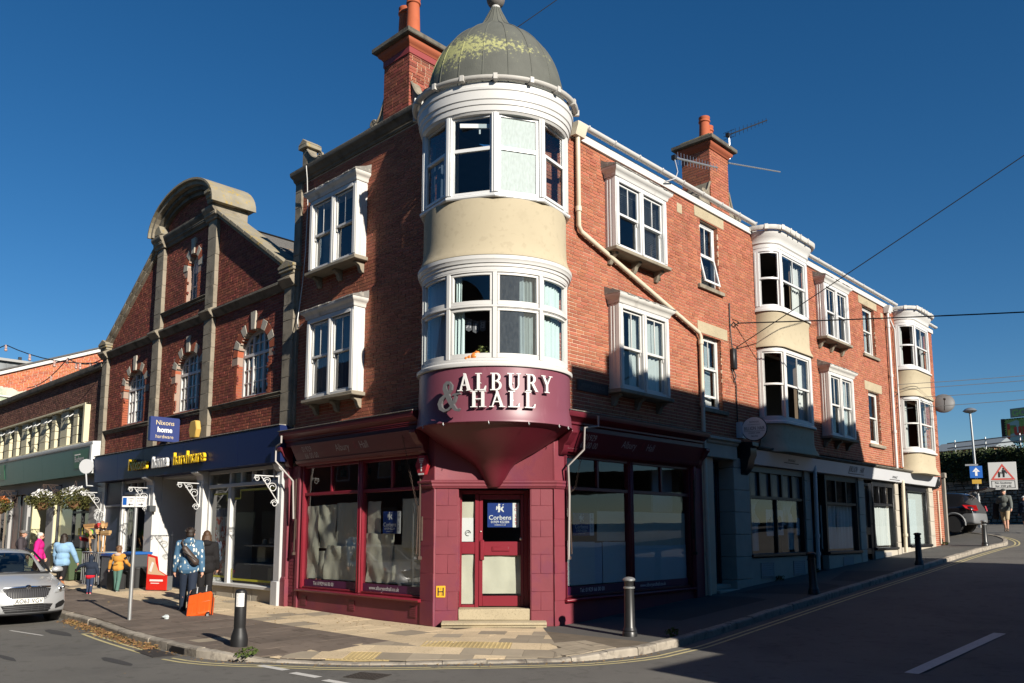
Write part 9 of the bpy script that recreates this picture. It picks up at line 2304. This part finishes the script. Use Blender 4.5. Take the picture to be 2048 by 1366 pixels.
def fish_print():
 m=M('printed_jacket',(0.055,0.13,0.22),0.75,0.3,bump=0.5,bscale=9);nt=m.node_tree;N=nt.nodes;L=nt.links;b=N['Principled BSDF'];src=b.inputs['Base Color'].links[0].from_socket
 tc=N.new('ShaderNodeTexCoord');mp=N.new('ShaderNodeMapping');mp.inputs['Scale'].default_value=(15,15,7);vo=N.new('ShaderNodeTexVoronoi');L.new(tc.outputs['Object'],mp.inputs[0]);L.new(mp.outputs[0],vo.inputs['Vector']);vo.inputs['Scale'].default_value=1.0
 nz=N.new('ShaderNodeTexNoise');nz.inputs['Scale'].default_value=40;L.new(tc.outputs['Object'],nz.inputs['Vector']);ad=N.new('ShaderNodeMath');ad.operation='MULTIPLY_ADD';L.new(nz.outputs['Fac'],ad.inputs[0]);ad.inputs[1].default_value=0.35;L.new(vo.outputs['Distance'],ad.inputs[2])
 mr=N.new('ShaderNodeMapRange');mr.inputs['From Min'].default_value=0.50;mr.inputs['From Max'].default_value=0.42;L.new(ad.outputs[0],mr.inputs['Value']);mx=N.new('ShaderNodeMix');mx.data_type='RGBA';L.new(mr.outputs[0],mx.inputs[0]);L.new(src,mx.inputs[6]);mx.inputs[7].default_value=(0.62,0.62,0.55,1);L.new(mx.outputs[2],b.inputs['Base Color']);return m
cloth=lambda n,c,**k:M(n,c,0.85,0.2,var=0.12,vscale=12,bump=0.6,bscale=10,**k)
navy_c=cloth('cloth_navy',(0.018,0.026,0.045));black_c=cloth('cloth_black',(0.014,0.013,0.014));denim=cloth('cloth_denim',(0.24,0.40,0.58));pink=cloth('cloth_pink',(0.62,0.02,0.22));mustard=cloth('cloth_mustard',(0.55,0.26,0.05));greenc=cloth('cloth_green',(0.085,0.17,0.14));tan=cloth('cloth_tan',(0.42,0.33,0.21));greyk=cloth('cloth_grey',(0.12,0.13,0.12));redc=cloth('cloth_red',(0.55,0.015,0.03));trainer=M('trainer_dark',(0.03,0.03,0.035),0.7);solew=M('sole_white',(0.6,0.58,0.54),0.7);brownbag=M('bag_brown',(0.055,0.038,0.03),0.5,0.4,bump=0.3,bscale=40)
AW_=math.atan2
mz=R_(62)
man,inf=person('man in a blue printed jacket walking away with a sling bag and orange suitcase',(-7.3,-1.98,0.0),mz,1.80,1.13,(0.22,0.05),(-0.30,0.18),(0.06,0.25,0.16),(-0.18,0.12,0.16),fish_print(),navy_c,trainer,dark_hair,0,0.02,hood=(MATS['printed_jacket'],'down'),puffy=0.018,hem=0.03,vox=0.012,sole=solew)
T=inf['T'];k=1.8
def holdrot(v):return Vector((v.x*math.cos(mz)-v.y*math.sin(mz)-7.3,v.x*math.sin(mz)+v.y*math.cos(mz)-1.98,v.z))
sb=thing('sling_bag','brown sling bag worn across the back of the man in the blue jacket','bag',(-7.3,-1.98,0.0),mz)
q=MB();a,b=T(-0.045,-0.118,0.245),T(0.075,-0.122,0.09);me=blob([('c',a,b,0.065,0.085),('c',a+Vector((0,-0.02,-0.01)),b+Vector((-0.01,-0.03,0.0)),0.05,0.065)],brownbag,0.012,2);put('bag_body',me,sb)
q.tube([T(-0.05,-0.105,0.25),T(-0.085,-0.085,0.32),T(-0.075,-0.02,0.352),T(-0.03,0.07,0.30)],0.02,6);q.tube([T(0.085,-0.12,0.07),T(0.115,-0.04,0.05),T(0.11,0.04,0.07)],0.016,6);q.build('strap',brownbag,sb,local=True,smooth=60);q=MB();q.tube([a+Vector((-0.03,-0.085,-0.05)),(a+b)/2+Vector((0.0,-0.105,0)),b+Vector((0.03,-0.10,0.03))],0.006,5);q.build('zip',plastic_black,sb,local=True)
wr=holdrot(inf['AR'][2]);hd=wr+(wr-holdrot(inf['AR'][1])).normalized()*0.07
orange=M('case_orange',(0.72,0.10,0.010),0.42,0.5,var=0.06,vscale=4)
sc_=thing('suitcase','bright orange suitcase on four wheels tilted behind the walking man','suitcase',(0,0,0));foot=Vector((-6.22,-2.25,0.0));topv=Vector((hd.x,hd.y,hd.z));ax=(topv-foot).normalized();sx=Vector((math.cos(R_(38)),math.sin(R_(38)),0));sx=(sx-ax*sx.dot(ax)).normalized();nz_=sx.cross(ax).normalized()
if nz_.dot(CAMPOS-foot)<0:nz_=-nz_;sx=-sx
def SF(u,d,z):v=foot+sx*u+nz_*(d-0.13)+ax*(z+0.05);return tuple(v)
sc_.location=foot
m=MB();m.box(SF,-0.24,0.24,0.0,0.125,0.06,0.68);m.box(SF,-0.24,0.24,-0.13,-0.006,0.06,0.68);shell=m.build('shell',orange,sc_,bevel=0.04);shell.modifiers[0].segments=4
m=MB()
for u in(-0.12,0.0,0.12):m.box(SF,u-0.006,u+0.006,0.118,0.128,0.1,0.64)if u else m.box(SF,-0.028,0.028,0.12,0.131,0.07,0.67)
m.box(SF,-0.235,0.235,0.12,0.130,0.375,0.385);m.build('ribs',orange,sc_,bevel=0.003);m=MB();m.box(SF,-0.245,0.245,-0.008,0.002,0.055,0.685);m.build('zip_band',plastic_black,sc_)
for u in(-0.19,0.19):
 for d in(-0.09,0.08):
  m=MB();m.box(SF,u-0.035,u+0.035,d-0.03,d+0.03,0.02,0.08);m.build('wheel_housing',plastic_black,sc_,bevel=0.01);m=MB();m.tube([SF(u-0.02,d,0.0),SF(u+0.02,d,0.0)],0.033,12);m.build('wheel',M('wheel_grey',(0.25,0.25,0.25),0.5),sc_)
m=MB()
for u in(-0.09,0.09):m.tube([SF(u,-0.08,0.66),SF(u,-0.08,1.0)],0.011,6)
m.tube([SF(-0.09,-0.08,1.0),SF(0.09,-0.08,1.0)],0.014,6);m.build('pull_handle',alu,sc_,smooth=50)
hb=thing('holdall','small black holdall strapped on top of the orange suitcase','bag',SF(0,-0.05,0.69));m=MB();m.box(SF,-0.21,0.2,-0.06,0.1,0.695,0.90);b_=m.build('bag_body',black_c,hb,bevel=0.05);b_.modifiers[0].segments=3;m=MB()
for u in(-0.07,0.12):m.tube([SF(u,0.105,0.70),SF(u,0.105,0.88),SF(u,0.03,0.92),SF(u,-0.05,0.9)],0.012,6)
m.build('strap',M('strap_white',(0.5,0.5,0.5),0.6),hb,smooth=60)
person('woman with long brown hair in a black padded jacket looking into the shop window',(-8.25,-1.15,0.0),R_(60),1.72,1.05,(0.05,0.05),(-0.05,0.05),(0.3,0.5,0.12),(0.1,0.35,0.14),black_c,black_c,trainer,brown_hair,0.16,puffy=0.03,hem=0.06,hood=(black_c,'down'))
kid1,i1=person('child with curly brown hair in a mustard hooded waistcoat and green trousers',(-13.16,-1.25,0.11),R_(40),1.18,1.05,(0.12,0.05),(-0.12,0.1),(0.0,0.25,0.45),(0.35,0.6,0.30),mustard,greenc,trainer,M('hair_sandy',(0.16,0.08,0.035),0.6,bump=0.5),0,hood=(M('hood_pink',(0.48,0.36,0.30),0.9),'down'),puffy=0.008,hem=0.02,sole=solew)
for s,a in((-1,i1['AL']),(1,i1['AR'])):put('sleeve',blob([('c',a[0]+(a[1]-a[0])*0.3,a[1],0.058,0.047),('c',a[1],a[2],0.047,0.036)],black_c,0.012,3),kid1)
text_o=MB();Tk=i1['T'];
for x0,z0,x1,z1 in((-0.05,0.085,0.02,0.10),(0.0,0.095,0.05,0.105),(-0.02,0.18,0.0,0.15),(0.0,0.15,0.02,0.18)):text_o.tube([Tk(x0,-0.108,z0),Tk(x1,-0.108,z1)],0.005,4)
text_o.build('motif',black_c,kid1,local=True)
kid2,i2=person('small child in navy hood and red hem holding the hand of the denim jacket woman',(-13.26,-1.91,0.08),R_(60),0.97,1.1,(0.18,0.1),(-0.2,0.15),(0.55,0.2,1.15),(-0.1,0.25,0.3),navy_c,cloth('cloth_slate',(0.03,0.045,0.085)),redc,None,0,hood=(navy_c,'up'),puffy=0.012,hem=0.0,sole=solew)
a=i2['AL'];put('sleeve',blob([('c',a[0]+(a[1]-a[0])*0.45,a[1],0.046,0.042),('c',a[1],a[2]-(a[2]-a[1])*0.05,0.042,0.034)],redc,0.012,3),kid2)
q=MB();Tk=i2['T'];put('hem_band',blob([('c',Tk(-0.03,0,-0.03),Tk(0.03,0,-0.03),0.092,0.092)],redc,0.014,2),kid2)
person('long haired woman in a pale denim jacket leading the small child by the hand',(-14.75,-2.15,0.06),R_(50),1.60,1.1,(0.25,0.1),(-0.3,0.3),(0.2,0.2,0.15),(0.25,0.15,0.38),denim,black_c,trainer,dark_hair,0.26,puffy=0.02,hem=0.06,sole=solew)
person('white haired woman in a bright pink jacket and sunglasses behind the silver car',(-18.0,-1.82,0.12),R_(-30),1.56,1.12,(0.2,0.1),(-0.2,0.1),(0.1,0.3,0.15),(-0.1,0.3,0.15),pink,black_c,trainer,white_hair,0,puffy=0.014,hem=0.05,glasses=True)
person('man in a grey cap and dark coat behind the silver car roof',(-18.85,-2.08,0.11),R_(-25),1.63,1.12,(0.1,0.1),(-0.1,0.1),(0.15,0.6,0.12),(0.1,0.6,0.12),M('coat_plum',(0.045,0.035,0.042),0.8,bump=0.5,bscale=10),black_c,trainer,brown_hair,0,puffy=0.02,hem=0.06,cap=M('cap_grey',(0.16,0.155,0.15),0.9),head_pitch=0.3)
far,fi=person('older man in a cap, grey jumper and tan shorts striding down the side street',(1.10,29.7,zr(29.7)),R_(-178),1.82,1.12,(0.38,0.3),(-0.35,0.25),(0.35,0.35,0.2),(-0.3,0.2,0.3),greyk,tan,M('boot_brown',(0.10,0.07,0.05),0.8),white_hair,0,shorts=True,puffy=0.012,hem=0.02,cap=M('cap_dark',(0.04,0.045,0.04),0.9))
put('carried_coat',blob([('c',fi['AR'][2]+Vector((0.02,0,0.25)),fi['AR'][2]+Vector((0.02,0.02,-0.25)),0.10,0.14),('c',fi['AR'][1],fi['AR'][2],0.09,0.1)],black_c,0.02,3),far)
person('child in a white cap and navy top walking beside the older man',(1.62,30.75,zr(30.75)),R_(-178),1.45,1.05,(0.25,0.15),(-0.25,0.15),(0.2,0.3,0.2),(-0.2,0.3,0.2),navy_c,cloth('cloth_shorts',(0.06,0.065,0.08)),trainer,brown_hair,0,shorts=True,puffy=0.01,cap=M('cap_white',(0.62,0.60,0.56),0.9),sole=solew)
